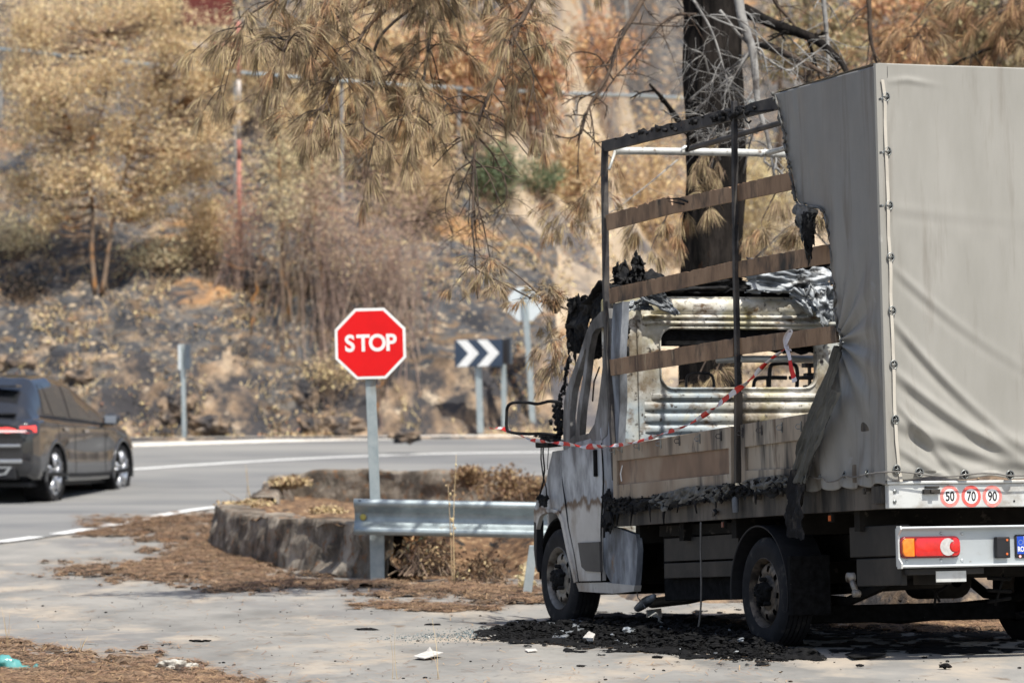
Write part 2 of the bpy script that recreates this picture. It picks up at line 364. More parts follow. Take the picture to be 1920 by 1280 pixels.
M['lamprim'] = mat('dark red lamp housing', [(.16, .006, .008)], rough=.2, coat=.5)
M['lampamber'] = mat('amber lamp lens', [(.75, .17, .01), (.85, .24, .02)], 40, 3, .12, coat=.6)
M['lampwhite'] = mat('clear lamp lens', [(.38, .37, .36), (.52, .51, .50)], 50, 3, .14, coat=.6)
M['blue'] = mat('plate blue', [(.01, .06, .42)], rough=.4)
M['gold'] = mat('plate star yellow', [(.35, .40, .35)], rough=.4)
M['orange'] = mat('orange reflector', [(.60, .13, .03)], rough=.3, coat=.3)
M['orangedull'] = mat('sooty orange reflector', [(.22, .06, .03), (.12, .04, .025)], rough=.5)
M['tapewhite'] = mat('tape white', [(.78, .75, .76), (.66, .62, .63)], 40, 4, .4, trans=.2)
M['tapered'] = mat('tape red', [(.70, .035, .025), (.60, .03, .02)], 30, 4, .4, trans=.15)
M['strap'] = mat('beige strap', [(.40, .37, .32), (.47, .44, .38)], 20, 4, .8, stretch=(1, 1, .2))
M['chrome'] = mat('dull eyelet metal', [(.10, .11, .11), (.30, .31, .30)], 30, 4, .4, metal=.7)
M['cord'] = mat('grey cord', [(.11, .105, .095), (.17, .16, .15)], 30, 4, .8)
M['bark'] = mat('charred pine bark', [(.006, .006, .006), (.016, .014, .013), (.034, .029, .026)], 7, 9, .95, spec=.05, stretch=(1, 1, .28), bump=.05, bscale=9, over=[((.07, .035, .02), 5, .70, .05, (1, 1, .4))])
M['barkbrown'] = mat('brown branch bark', [(.045, .030, .022), (.12, .085, .06)], 9, 7, .95, bump=.01, bscale=30, over=[((.018, .016, .015), 4, .55, .08, O1)])
M['barkgrey'] = mat('dead grey wood', [(.17, .165, .16), (.34, .33, .31)], 8, 7, .95, bump=.008, bscale=30, over=[((.07, .06, .055), 7, .60, .07, O1)])
M['barkpale'] = mat('pale stem bark', [(.14, .10, .07), (.28, .20, .14)], 6, 7, .95, over=[((.30, .13, .03), 3, .58, .08, O1), ((.04, .035, .03), 4, .60, .06, O1)])
M['needles'] = mat('dry hanging needles', [(.24, .175, .10), (.36, .27, .165)], 1.2, 3, .75, island=.4, trans=.15)
M['needlesbrown'] = mat('rust brown needles', [(.27, .155, .08), (.36, .22, .12)], 1.2, 3, .75, island=.4, trans=.15)
M['twigred'] = mat('reddish dead twigs', [(.22, .15, .12), (.36, .27, .215)], 6, 4, .9, island=.3)
M['leafbrown'] = mat('brown dead leaves', [(.20, .125, .07), (.32, .21, .12)], .8, 3, .7, island=.4, trans=.2)
M['leaftan'] = mat('tan scorched leaves', [(.62, .47, .28), (.74, .58, .37)], .8, 3, .7, island=.38, trans=.42)
M['leafyellow'] = mat('straw yellow leaves', [(.68, .57, .34), (.78, .68, .45)], .8, 3, .7, island=.35, trans=.42)
M['leafpink'] = mat('pinkish dry leaves', [(.42, .28, .21), (.52, .37, .29)], .8, 3, .7, island=.35, trans=.42)
M['leafred'] = mat('reddish brown twigs', [(.33, .15, .10), (.42, .23, .16)], .8, 3, .7, island=.35, trans=.2)
M['leaforange'] = mat('orange burnt foliage', [(.50, .27, .14), (.56, .35, .20)], .8, 3, .7, island=.38, trans=.2)
M['leafolive'] = mat('olive brown foliage', [(.24, .20, .11), (.34, .27, .15)], .8, 3, .7, island=.4, trans=.2)
M['leafgreen'] = mat('green surviving foliage', [(.09, .14, .07), (.16, .20, .11)], .8, 3, .7, island=.4, trans=.2)
M['hill'] = mat('burnt hillside', [(.032, .035, .041), (.068, .069, .074), (.14, .125, .108)], 1.4, 9, .95, bump=.05, bscale=6, stretch=(1, 1, 1.6),
                over=[((.36, .265, .175), 1.8, .615, .05, (.7, 1, 2.2)), ((.16, .11, .07), 3.5, .56, .06, (.7, 1, 2)), ((.030, .031, .037), 1.9, .58, .06, (1, 1, 1.3)), ((.36, .20, .09), .55, .63, .03, (.5, 1, 1.6)), ((.45, .36, .25), 7, .62, .05, (1, 1, 1.5)), ((.02, .02, .022), 5, .63, .05, O1)])
M['path'] = mat('pale bare slope', [(.25, .20, .145), (.43, .34, .24), (.50, .41, .30)], .8, 8, .95, bump=.05, bscale=5, stretch=(1, .7, 1),
                over=[((.09, .085, .09), .35, .56, .06, (.5, .8, 1)), ((.30, .18, .09), 1.3, .62, .06, O1), ((.06, .06, .065), 3, .64, .05, O1)])
M['rock'] = mat('ochre rock', [(.10, .07, .048), (.27, .19, .125), (.42, .32, .22)], 2.0, 9, .95, bump=.04, bscale=7, over=[((.042, .040, .043), 1.7, .475, .07, O1), ((.46, .37, .27), 3, .66, .05, O1)])
M['litterleaf'] = mat('scattered dead leaves', [(.58, .45, .26), (.42, .31, .17)], 2, 3, .8, island=.5)
M['chipglass'] = mat('shattered glass crumbs', [(.07, .11, .12), (.13, .18, .19)], 40, 3, .15, island=.4)
M['bottle'] = mat('teal crushed plastic', [(.10, .42, .42), (.22, .58, .56)], 14, 4, .12, trans=.45, spec=.7, coat=.5)
M['carpaint'] = mat('dark grey car paint', [(.018, .019, .022), (.022, .023, .027)], 40, 2, .10, metal=.0, coat=1.0)
M['glass'] = mat('dark car glass', [(.02, .022, .022)], rough=.05, spec=.9, coat=1.0)
M['taillamp'] = mat('lit tail lamp', [(.8, .05, .05)], rough=.2, emit=((1, .10, .08), .7))
M['taillampwhite'] = mat('tail lamp strip', [(.8, .65, .65)], rough=.2, emit=((1, .55, .5), .5))
M['brightmetal'] = mat('bright metal', [(.55, .56, .58)], rough=.22, metal=.8)
M['redwhite_r'] = mat('faded red pole paint', [(.30, .11, .09), (.38, .17, .13)], 4, 4, .7)
M['redwhite_w'] = mat('faded white pole paint', [(.42, .38, .35), (.52, .47, .43)], 4, 4, .7)
M['maroon'] = mat('maroon sheet', [(.10, .018, .015), (.14, .028, .02)], 2, 4, .7)
M['paper'] = mat('dirty white scrap', [(.38, .36, .33), (.58, .56, .53)], 20, 4, .8)
M['drygrass'] = mat('dry grass', [(.42, .31, .17), (.52, .40, .24)], 6, 3, .8, island=.3)
M['twig'] = mat('dead twigs', [(.16, .11, .075), (.26, .19, .135)], 6, 4, .9, island=.3)
M['cone'] = mat('pine cone scales', [(.07, .045, .03), (.14, .10, .07)], 30, 4, .8)
# ================================================================== THE GROUND
def sheet(name, xs, ys, fn, m_, dz=0, smooth=True):
    X, Y = np.meshgrid(xs, ys, indexing='ij'); Z = fn(X, Y) + dz
    return np_mesh(name, np.stack([X, Y, Z], -1).reshape(-1, 3), grid_faces(len(xs), len(ys)), m_, None, smooth)
def gfine(X, Y):
    return G(X, Y) + .010 * nfbm(X * .8, Y * .8, 3) * (1 - sst((Y - 36) / 4)) * (1 - sst((X - .5) / 1.5) * 0) + .006 * nfbm(X * 4, Y * 4, 2) * (1 - sst((Y - 36) / 4))
xs = np.unique(np.concatenate([np.linspace(-60, -9, 18), np.linspace(-9, 6, 260), np.linspace(6, 60, 18)]))
ys = np.unique(np.concatenate([np.linspace(-60, 18, 14), np.linspace(18, 45, 300), np.linspace(45, 67, 80)]))
tag(sheet('parking_apron', xs, ys, gfine, M['apron']), kind='structure', label='pale worn asphalt apron beside the road')
tag(sheet('surrounding_terrain', np.linspace(-120, 120, 12), np.linspace(-60, 300, 16), lambda x, y: x * 0 - 3.0, M['path']), kind='structure')
xs = np.unique(np.concatenate([np.linspace(-120, -13, 24), np.linspace(-13, 13, 330), np.linspace(13, 120, 24)]))
ys = np.unique(np.concatenate([np.linspace(62.5, 82, 300), np.linspace(82, 140, 130), np.linspace(140, 300, 22)]))
X, Y = np.meshgrid(xs, ys, indexing='ij'); Z = HILL(X, Y)
Z = Z - 2.0 * (Y < 63.2)
fq = grid_faces(len(xs), len(ys))
cx = X.ravel()[fq].mean(1); cy = Y.ravel()[fq].mean(1)
mi = (cx - .6 + 1.1 * (cy > 70) - (cy - 64) * .035 + 1.6 * nfbm(cx * .6, cy * .4, 3) > 0).astype(int)
rocky = (cy - 64.3 < .55 + 1.3 * nfbm(cx * .8, cy * .5, 3)) & (mi == 0) & (cx > -60)
mi = np.where(rocky, 2, mi); mi = np.where(cy > 93 + 14 * nfbm(cx * .12, cy * .1, 3), 0, mi)
hill = np_mesh('hillside', np.stack([X, Y, Z], -1).reshape(-1, 3), fq, [M['hill'], M['path'], M['rock']], None, True, mi)
tag(hill, kind='structure', label='burnt hillside rising behind the road')

# road surface as a strip between two edge curves
def cr(pts, n):
    P = [Vector((*p, 0)) for p in pts]; P = [P[0] * 2 - P[1]] + P + [P[-1] * 2 - P[-2]]; out = []
    for i in range(1, len(P) - 2):
        for k in range(n):
            t = k / n; a, b, c, d = P[i - 1:i + 3]
            out.append(.5 * ((2 * b) + (c - a) * t + (2 * a - 5 * b + 4 * c - d) * t * t + (3 * b - a - 3 * c + d) * t ** 3))
    out.append(P[-2]); return np.array([(p.x, p.y) for p in out])
near = cr([(-22, -10), (-12.5, 20), (-8.2, 33), (-5.45, 41.4), (-4.5, 45), (-3.66, 49), (-2.0, 53.2), (1.5, 55.3), (8, 56), (30, 54)], 14)
mid = cr([(-26, -6), (-17, 22), (-14, 34), (-11.5, 44), (-9.8, 50), (-7.9, 54.6), (-5.6, 57), (-2.2, 59.4), (1.5, 60.1), (12, 60.5), (34, 59)], 14)
far = cr([(-32, -2), (-22, 26), (-18.5, 40), (-15, 51), (-11, 57.5), (-8.5, 60.3), (-6.0, 61.7), (-2.2, 63.0), (1.5, 63.4), (12, 63.9), (38, 62)], 14)
def strip(name, A, B, nv, m_, dz):
    n = 160
    def rs_(A):
        s = np.r_[0, np.cumsum(np.hypot(*np.diff(A, axis=0).T))]; q = np.linspace(0, s[-1], n)
        return np.stack([np.interp(q, s, A[:, 0]), np.interp(q, s, A[:, 1])], 1)
    A = rs_(A); B = rs_(B); t = np.linspace(0, 1, nv)[None, :, None]
    P = A[:, None] * (1 - t) + B[:, None] * t
    Z = np.maximum(G(P[..., 0], P[..., 1]), 0) + dz
    return np_mesh(name, np.dstack([P, Z[..., None]]).reshape(-1, 3), grid_faces(n, nv), m_, None, True)
tag(strip('road', near, far, 40, M['road'], .012), kind='structure')
def ribbon(name, A, i0, i1, w, m_, dz, side=0):
    P = A[i0:i1]; T = np.gradient(P, axis=0); T /= np.linalg.norm(T, axis=1)[:, None]; Nn = np.stack([-T[:, 1], T[:, 0]], 1)
    a = P + Nn * (side * w); b = a + Nn * w
    Q = np.stack([a, b], 1); Z = G(Q[..., 0], Q[..., 1]) + dz
    return tag(np_mesh(name, np.dstack([Q, Z[..., None]]).reshape(-1, 3), grid_faces(len(P), 2), m_), kind='structure')
def sub(A, a, b, n=20):
    s = np.r_[0, np.cumsum(np.hypot(*np.diff(A, axis=0).T))]; q = np.linspace(a, b, n)
    return np.stack([np.interp(q, s, A[:, 0]), np.interp(q, s, A[:, 1])], 1)
def arclen_at(A, y):
    s = np.r_[0, np.cumsum(np.hypot(*np.diff(A, axis=0).T))]; return float(np.interp(y, A[:, 1], s))
s0 = arclen_at(near, 44.6)
ribbon('road_marking', sub(near, s0, s0 + 7.5, 40), 0, 40, .20, M['paint'], .016)
for k in range(9):                       # broken part of the edge line
    a = s0 - .5 - k * 1.6
    ribbon('road_marking', sub(near, a - 1.05, a, 6), 0, 6, .20, M['paint'], .016)
ribbon('road_marking', mid, 0, len(mid), .17, M['paint'], .016)
ribbon('road_gutter', far, 0, len(far), .75, M['gutter'], .018)

# raised earth bed behind its curved concrete wall
Wn = [hit(402, 1016), hit(430, 1036), hit(480, 1052), hit(560, 1068), hit(650, 1080), hit(740, 1088)]
Wn = [(p.x, p.y) for p in Wn]
pA = at(545, 888, 47); pB = at(1012, 868, 44.5); pC = at(1500, 862, 41.5)
ZT = .51
def wallobj(name, pts, z0f, z1, th, m_, label, chunk=.06, seed=1):
    A = cr(pts, 10); s = np.r_[0, np.cumsum(np.hypot(*np.diff(A, axis=0).T))]; n = max(8, int(s[-1] / chunk))
    q = np.linspace(0, s[-1], n); A = np.stack([np.interp(q, s, A[:, 0]), np.interp(q, s, A[:, 1])], 1)
    T = np.gradient(A, axis=0); T /= np.linalg.norm(T, axis=1)[:, None]; Nn = np.stack([T[:, 1], -T[:, 0]], 1)
    nz = 14; rows = []
    for k in range(nz):
        t = k / (nz - 1); rows.append((0, t))
    rows += [(.15, 1.0), (.5, 1.01), (1, 1.0), (1, .6), (1, 0)]
    V = []
    for i in range(n):
        z0 = float(z0f(A[i, 0], A[i, 1])) - .08; zz = z1(q[i] / s[-1]) if callable(z1) else z1
        for (o, t) in rows:
            r_ = .09 * float(nfbm(np.array(q[i] * 1.3 + seed), np.array(t * 2.4 + o), 6)) + .014 * float(nfbm(np.array(q[i] * 7.), np.array(t * 9.), 3))
            px_, py_ = A[i] + Nn[i] * (r_ - o * th + (.10 * (1 - t) if o == 0 else 0))
            V.append((px_, py_, z0 + (zz - z0) * t + (.07 * float(nfbm(np.array(q[i] * 2.1), np.array(seed * 3.), 5)) if t >= .9 else 0)))
    o = np_mesh(name, V, grid_faces(n, len(rows)), m_, None, True)
    return tag(o, label, 'wall')
wallobj('concrete_wall', Wn, G, ZT, .28, M['concrete'], 'low stained concrete wall curving round the raised bed left of the stop sign post', seed=2)
wallobj('concrete_wall', [(pA.x, pA.y), ((pA.x + pB.x) / 2, (pA.y + pB.y) / 2 + .1), (pB.x, pB.y), (pC.x, pC.y)], lambda x, y: .3, lambda t: .80 + .02 * math.sin(t * 9), .3, M['concrete'],
        'longer brown stained concrete wall along the road edge behind the guardrail', seed=9)
# short return at the left end of the far wall and its broken block
wallobj('concrete_wall', [(at(512, 948, 44.2).x, 44.2), (at(530, 925, 45.6).x, 45.6), (pA.x, pA.y)], lambda x, y: .3, lambda t: .56 + .22 * t, .2, M['concrete'],
        'short stepped concrete wall end at the tip of the raised bed', seed=5)
# soil fill
bp = [Vector((*p, ZT)) for p in Wn]
edge2 = [Vector((at(1012, 1096, 33.2).x, 33.2, 0)), Vector((at(1300, 1096, 33).x, 33, 0))]
def soilz(x, y): return ZT - .05 + .10 * nfbm(x * 1.2, y * 1.2, 4) + .03 * nfbm(x * 6, y * 6, 2)
nU, nV = 150, 90
frontc = cr(Wn + [(-.3, 34.1), (.6, 33.6), (2.2, 33.2)], 10); backc = cr([(Wn[0][0] + .25, Wn[0][1] + .35), (at(512, 948, 44.2).x, 44.4), (pA.x, pA.y - .1), (pB.x, pB.y - .1), (pC.x, pC.y - .1)], 10)
def rs2(A, n):
    s = np.r_[0, np.cumsum(np.hypot(*np.diff(A, axis=0).T))]; q = np.linspace(0, s[-1], n)
    return np.stack([np.interp(q, s, A[:, 0]), np.interp(q, s, A[:, 1])], 1)
A_ = rs2(frontc, nU); B_ = rs2(backc, nU); t = np.linspace(0, 1, nV)[None, :, None]
P = A_[:, None] * (1 - t) + B_[:, None] * t
fr = sst((A_[:, 0] + 1.35) / .5)[:, None]
Zs = soilz(P[..., 0], P[..., 1])
front_ramp = sst(t[..., 0] * nV / 9)
Zs = Zs * (1 - fr) + fr * (G(P[..., 0], P[..., 1]) * (1 - front_ramp) + Zs * front_ramp) - .02 * (1 - front_ramp)
tag(np_mesh('earth_bed', np.dstack([P, Zs[..., None]]).reshape(-1, 3), grid_faces(nU, nV), M['soil'], None, True), kind='structure')

# needle litter patches draped over the apron (ragged sheets) with loose needles on top
def inpoly(px, py, poly):
    ins = np.zeros(px.shape, bool); n = len(poly)
    for i in range(n):
        x0, y0 = poly[i]; x1, y1 = poly[(i + 1) % n]
        c = ((y0 > py) != (y1 > py)) & (px < (x1 - x0) * (py - y0) / ((y1 - y0) + 1e-9) + x0); ins ^= c
    return ins
def polydist(px, py, poly):
    d = np.full(px.shape, 1e9)
    for i in range(len(poly)):
        a = np.array(poly[i], float); b = np.array(poly[(i + 1) % len(poly)], float); ab = b - a
        t_ = np.clip(((px - a[0]) * ab[0] + (py - a[1]) * ab[1]) / (ab @ ab), 0, 1)
        d = np.minimum(d, np.hypot(px - a[0] - t_ * ab[0], (py - a[1] - t_ * ab[1]) * 2.2))
    return d
litter_pts = []
def patch(poly, step=.022, soft=26., hgt=.03, ndens=2200, m_='litter', name='needle_litter', label=None, thr=.0):
    Q = [hit(*p) for p in poly]
    x0, x1 = min(q.x for q in Q) - .2, max(q.x for q in Q) + .2; y0, y1 = min(q.y for q in Q) - .4, max(q.y for q in Q) + .4
    xs = np.arange(x0, x1, step); ys = np.arange(y0, y1, step * 1.6)
    X, Y = np.meshgrid(xs, ys, indexing='ij'); Zg = G(X, Y)
    px, py = proj(np.stack([X, Y, Zg], -1).reshape(-1, 3)); px = px.reshape(X.shape); py = py.reshape(X.shape)
    d = polydist(px, py, poly) * np.where(inpoly(px, py, poly), 1, -1) / soft
    mk = np.clip(d, -2.2, 1) * .5 + nfbm(X * 1.6, Y * 1.0, 5) * 1.0 + 1.5 * nfbm(X * 12, Y * 7, 3) - thr - .10
    Z = gfine(X, Y) + .004 + hgt * np.clip(mk, 0, .5) * 2 + .012 * nfbm(X * 7, Y * 7, 3) * np.clip(mk * 4, 0, 1)
    f = grid_faces(len(xs), len(ys)); keep = (mk.ravel()[f] > 0).sum(1) >= 3; f = f[keep]
    used, inv = np.unique(f, return_inverse=True)
    V = np.stack([X, Y, Z], -1).reshape(-1, 3)[used]
    o = np_mesh(name, V, inv.reshape(f.shape), M[m_], None, True); tag(o, label, kind='stuff')
    ok = np.argwhere(mk > -.12); rs = np.random.RandomState(len(poly))
    k = ok[rs.randint(0, len(ok), int(ndens * len(ok) * step * step * 1.6))]
    litter_pts.append(np.stack([X[k[:, 0], k[:, 1]] + rs.uniform(-step, step, len(k)), Y[k[:, 0], k[:, 1]] + rs.uniform(-step, step, len(k)), Z[k[:, 0], k[:, 1]] + .004], 1))
patch([(250, 985), (420, 965), (400, 1020), (560, 1075), (690, 1092), (900, 1095), (1000, 1105), (1000, 1128), (760, 1112), (560, 1098), (470, 1110), (380, 1112), (420, 1090), (250, 1085), (110, 1074), (90, 1066), (240, 1055), (310, 1045), (230, 1035), (300, 1015)], thr=.10, label='rusty brown carpet of pine needles at the foot of the low wall')
patch([(150, 975), (260, 965), (410, 962), (330, 985), (240, 1003), (150, 1002)], soft=14, thr=.12, hgt=.015, label='thin reddish needles lying over the road edge line')
patch([(-60, 1212), (150, 1220), (330, 1222), (300, 1240), (420, 1265), (520, 1310), (-60, 1320)], step=.02, soft=30, label='dry needles and straw in the bottom left foreground')
patch([(650, 1132), (770, 1130), (930, 1140), (800, 1146), (660, 1140)], soft=8, thr=.1, hgt=.012, label='small streaks of needles on the apron before the guardrail')
patch([(1560, 1168), (1920, 1150), (1990, 1180), (1700, 1186)], soft=14, m_='litter', hgt=.03, label='charred litter on the ground under the truck')
rs = np.random.RandomState(11)
C = np.concatenate(litter_pts); n = len(C)
extra = []
for _ in range(2600):
    p = hit(rs.uniform(-60, 1500), rs.uniform(1060, 1290), step=1.0); extra.append((p.x, p.y, p.z + .003))
C = np.concatenate([C, extra]); n = len(C)
a = rs.uniform(0, math.pi, n); L_ = rs.uniform(.03, .075, n)
d = np.stack([np.cos(a), np.sin(a), rs.normal(0, .08, n)], 1) * L_[:, None]; e = np.stack([-np.sin(a), np.cos(a), 0 * a], 1) * .0022
V = np.stack([C - d - e, C + d - e, C + d + e, C - d + e], 1); V[:, :, 2] += .004
tag(np_mesh('fallen_needles', V.reshape(-1, 3), np.arange(4 * n).reshape(-1, 4), M['needle_fallen']), 'loose brown pine needles strewn over the apron', kind='stuff')
print('needles', n)
# ------------------------------------------------------------------ gravel specks and grit
rs = np.random.RandomState(5)
g = MB(); rg = random.Random(3)
for _ in range(420):
    p = hit(rs.uniform(-20, 1940), rs.uniform(1100, 1290), step=1.0); r = rg.uniform(.002, .011) * rg.random() ** .8 + .001
    g.lump((p.x, p.y, p.z + r * .3), r, rg.choice([0, 0, 1]), 0, .5, (1.3, 1, .6), rg)
g.build('grit', [M['charmatte'], M['apron']], kind='stuff', label='small dark grit scattered on the asphalt')
# ================================================================== THE BURNT TRUCK
TH, PT = R(21.5), R(-2.7)
TM = Matrix.Translation(at(1665, 952, 22.0)) @ Matrix.Rotation(TH, 4, 'Z') @ Matrix.Rotation(PT, 4, 'X')
TI = TM.inverted()
truck = thing('truck', 'white flatbed truck with a grey canvas cover, its cab and cover front burnt out', 'truck', TM.translation, rot=TM.to_euler())
def S(px, py, v=0.0):                  # pixel -> (along, up) on the truck's side plane at inset v
    o = TI @ C0; d = TI.to_3x3() @ ray(px, py); t = (v - o.x) / d.x; p = o + d * t; return p.y, p.z
def BK(px, py, u=0.0):                 # pixel -> (across, up) on a plane facing the rear
    o = TI @ C0; d = TI.to_3x3() @ ray(px, py); t = (u - o.y) / d.y; p = o + d * t; return p.x, p.z
def S3(px, py, v=0.0): y, z = S(px, py, v); return Vector((v, y, z))
def B3(px, py, u=0.0): x, z = BK(px, py, u); return Vector((x, u, z))
WID = 2.08
def plate(mb, pts, axis, a, b, holes=(), mi=0):
    """extrude a 2-D outline (with holes) between a and b along axis x or y"""
    loops = [list(pts)] + [list(h) for h in holes]
    tri = tessellate_polygon([[Vector((p[0], p[1], 0)) for p in L_] for L_ in loops])
    flat = [p for L_ in loops for p in L_]; n = len(flat)
    mk = (lambda p, c: (c, p[0], p[1])) if axis == 'x' else (lambda p, c: (p[0], c, p[1]))
    vs = [mk(p, a) for p in flat] + [mk(p, b) for p in flat]
    fs = [tuple(t_) for t_ in tri] + [tuple(i + n for i in t_[::-1]) for t_ in tri]
    k = 0
    for L_ in loops:
        m_ = len(L_)
        for i in range(m_):
            fs.append((k + i, k + (i + 1) % m_, k + (i + 1) % m_ + n, k + i + n))
        k += m_
    mb.add(vs, fs, mi)
def fixn(o):
    import bmesh
    bm = bmesh.new(); bm.from_mesh(o.data); bmesh.ops.recalc_face_normals(bm, faces=bm.faces); bm.to_mesh(o.data); bm.free(); return o
def splate(name, pix, v0, th, m_, holes=(), parent=truck, label=None, bevel=.004, rag=0, seed=0):
    mb = MB(); rg = random.Random(seed)
    P_ = [S(*p, v0) for p in pix]
    if rag:
        Q = []
        for i, p in enumerate(P_):
            q = P_[(i + 1) % len(P_)]; L_ = math.hypot(q[0] - p[0], q[1] - p[1]); n = max(1, int(L_ / .035))
            for k in range(n):
                t = k / n; Q.append((p[0] + (q[0] - p[0]) * t + rg.uniform(-rag, rag), p[1] + (q[1] - p[1]) * t + rg.uniform(-rag, rag)))
        P_ = Q
    plate(mb, P_, 'x', v0, v0 + th, [[S(*p, v0) for p in h] for h in holes])
    return fixn(mb.build(name, m_, parent, bevel=bevel, label=label))

WT = BK(1652, 119)[1]; WR1 = BK(1665, 905)[1]; UL = S(1133, 600)[0]
print('truck: top', WT, 'rail top', WR1, 'front post u', UL)
# --- bed: side rail, rear rail, floor, chassis
splate('side_rail', [(1150, 932), (1385, 912), (1520, 903), (1664, 904), (1664, 953), (1500, 963), (1300, 977), (1152, 987)], .02, .05, M['rail'], label='soot blackened side rail')
mb = MB(); mb.box((.07, .04, .0), (WID - .02, UL, .035)); mb.build('bed_floor', M['under'], truck)
mb = MB()
zt, zb = BK(1665, 908)[1], BK(1665, 953)[1]
mb.box((0, -.015, zb), (WID, .035, zt)); mb.box((-.012, -.03, zt), (WID + .01, .05, zt + .018))
o = mb.build('rear_rail', M['railrear'], truck, bevel=.005)
mb = MB(); mb.box((-.022, .036, zb + .03), (.018, .16, zt - .005)); mb.build('corner_bracket', M['rail'], truck, bevel=.003)
for py in (921, 940):
    x, z = BK(1675, py); mb = MB(); mb.lathe([(0, 0), (.0, .011), (.006, .011), (.009, .006), (.009, 0)], (x, -.015, z), (0, -1, 0), 12)
    mb.build('rivet', M['chrome'], truck)
x, z = BK(1899, 939); mb = MB(); mb.lathe([(0, 0), (.0, .006), (.002, .006), (.002, 0)], (x, -.016, z), (0, -1, 0), 10); mb.build('rivet', M['black'], truck)
# latch
mb = MB(); a = BK(1727, 926); b = BK(1757, 917); mb.box((a[0], -.04, a[1]), (b[0], -.016, b[1]))
a = BK(1738, 924); b = BK(1746, 918); mb.box((a[0], -.055, a[1]), (b[0], -.04, b[1])); a = BK(1731, 915); b = BK(1757, 911); mb.box((a[0], -.03, a[1]), (b[0], -.016, b[1]))
mb.build('latch', M['skirt'], truck, bevel=.002)
# text helper
def text_mesh(s, size, m_, name, parent, Mx, bold=0.0, sx=1.0, extr=.0008):
    cu = bpy.data.curves.new(name, 'FONT'); cu.body = s; cu.size = size; cu.align_x = 'CENTER'; cu.align_y = 'CENTER'
    cu.offset = bold; cu.extrude = extr
    tmp = bpy.data.objects.new(name + '_tmp', cu); COL.objects.link(tmp)
    me = bpy.data.meshes.new_from_object(tmp.evaluated_get(bpy.context.evaluated_depsgraph_get()))
    bpy.data.objects.remove(tmp)
    me.name = name; me.materials.clear(); me.materials.append(m_)
    xs_ = [v.co.x for v in me.vertices]; ys_ = [v.co.y for v in me.vertices]
    ox, oy = (min(xs_) + max(xs_)) / 2, (min(ys_) + max(ys_)) / 2
    for v in me.vertices: v.co = Mx @ Vector(((v.co.x - ox) * sx, v.co.y - oy, v.co.z))
    o = bpy.data.objects.new(name, me); COL.objects.link(o)
    if parent: o.parent = parent
    return o
def rearM(x, y, z):                    # text plane looking to the rear (-y)
    return Matrix(((1, 0, 0, x), (0, 0, -1, y), (0, 1, 0, z), (0, 0, 0, 1)))
def disc(mb, c, r, t0, t1, n=40, mi=0, r0=0):
    mb.lathe([(t0, r0), (t1, r0), (t1, r), (t0, r)] if r0 else [(t0, r), (t1, r), (t1, 0)], c, (0, -1, 0), n, mi)
for px, s, k in ((1778.5, '50', 'stickerred2'), (1818.5, '70', 'stickerred'), (1858, '90', 'stickerred2')):
    x, z = BK(px, 930); r_ = (BK(px + 18, 930)[0] - x)
    mb = MB(); disc(mb, (x, -.0155, z), r_, 0, .0012, mi=0); disc(mb, (x, -.0155, z), r_ * .69, .0012, .0022, mi=1)
    st = mb.build('speed_sticker', [M[k], M['white']], truck, label='round %s sticker with red rim' % s)
    text_mesh(s, r_ * 1.22, M['ink'], 'digits', st, rearM(x, -.0182, z), bold=.0015, sx=.78)
# --- bumper
a = BK(1676, 1066); b = BK(1676, 985)
mb = MB(); xl, z0, z1 = BK(1681, 1025)[0], BK(1690, 1062)[1], BK(1690, 990)[1]
mb.box((xl, -.005, z0), (WID - .03, .012, z1)); bump = mb.build('bumper', M['bumper'], truck, bevel=.002)
mb = MB()
for z in (z0, z1):
    prof = [(-.006, -.008), (-.045, -.008), (-.05, 0), (-.045, .008), (-.006, .008)]
    n = len(prof); mb.add([(x, p[0], z + p[1]) for x in (xl + .012, WID - .04) for p in prof], [(i, (i + 1) % n, (i + 1) % n + n, i + n) for i in range(n)] + [tuple(range(n))[::-1], tuple(range(n, 2 * n))])
fixn(mb.build('bumper_lip', M['bumper'], truck))
mb = MB(); za, zb_ = z0 - .012, z1 + .012
def endcap(xo, sg):
    pts = [(-.0, za), (-.05, za), (-.055, za + .03), (-.02, za + .06), (-.02, zb_ - .05), (-.055, zb_ - .02), (-.05, zb_), (0, zb_)]
    mb.add([(xo + dx, p[0], p[1]) for dx in (0, .012 * sg) for p in pts], [tuple(range(8)), tuple(range(8, 16))[::-1]] + [(i, (i + 1) % 8, (i + 1) % 8 + 8, i + 8) for i in range(8)])
endcap(xl, 1); fixn(mb.build('bumper_end', M['railrear'], truck, bevel=.003))
mb = MB(); endcap(WID - .03, -1); fixn(mb.build('bumper_end', M['railrear'], truck, bevel=.003))
for px, py in ((1764, 999), (1803, 1000), (1764, 1050), (1803, 1050), (1700, 1052)):
    x, z = BK(px, py); mb = MB(); mb.lathe([(0, .010), (.004, .009), (.006, .005), (.006, 0)], (x, -.005, z), (0, -1, 0), 12); mb.build('bolt', M['bumper'], truck)
mb = MB(); a = BK(1755, 1091); b = BK(1811, 1069); mb.box((a[0], -.004, a[1]), (b[0], .004, b[1])); mb.build('bumper_tab', M['railrear'], truck, bevel=.002)
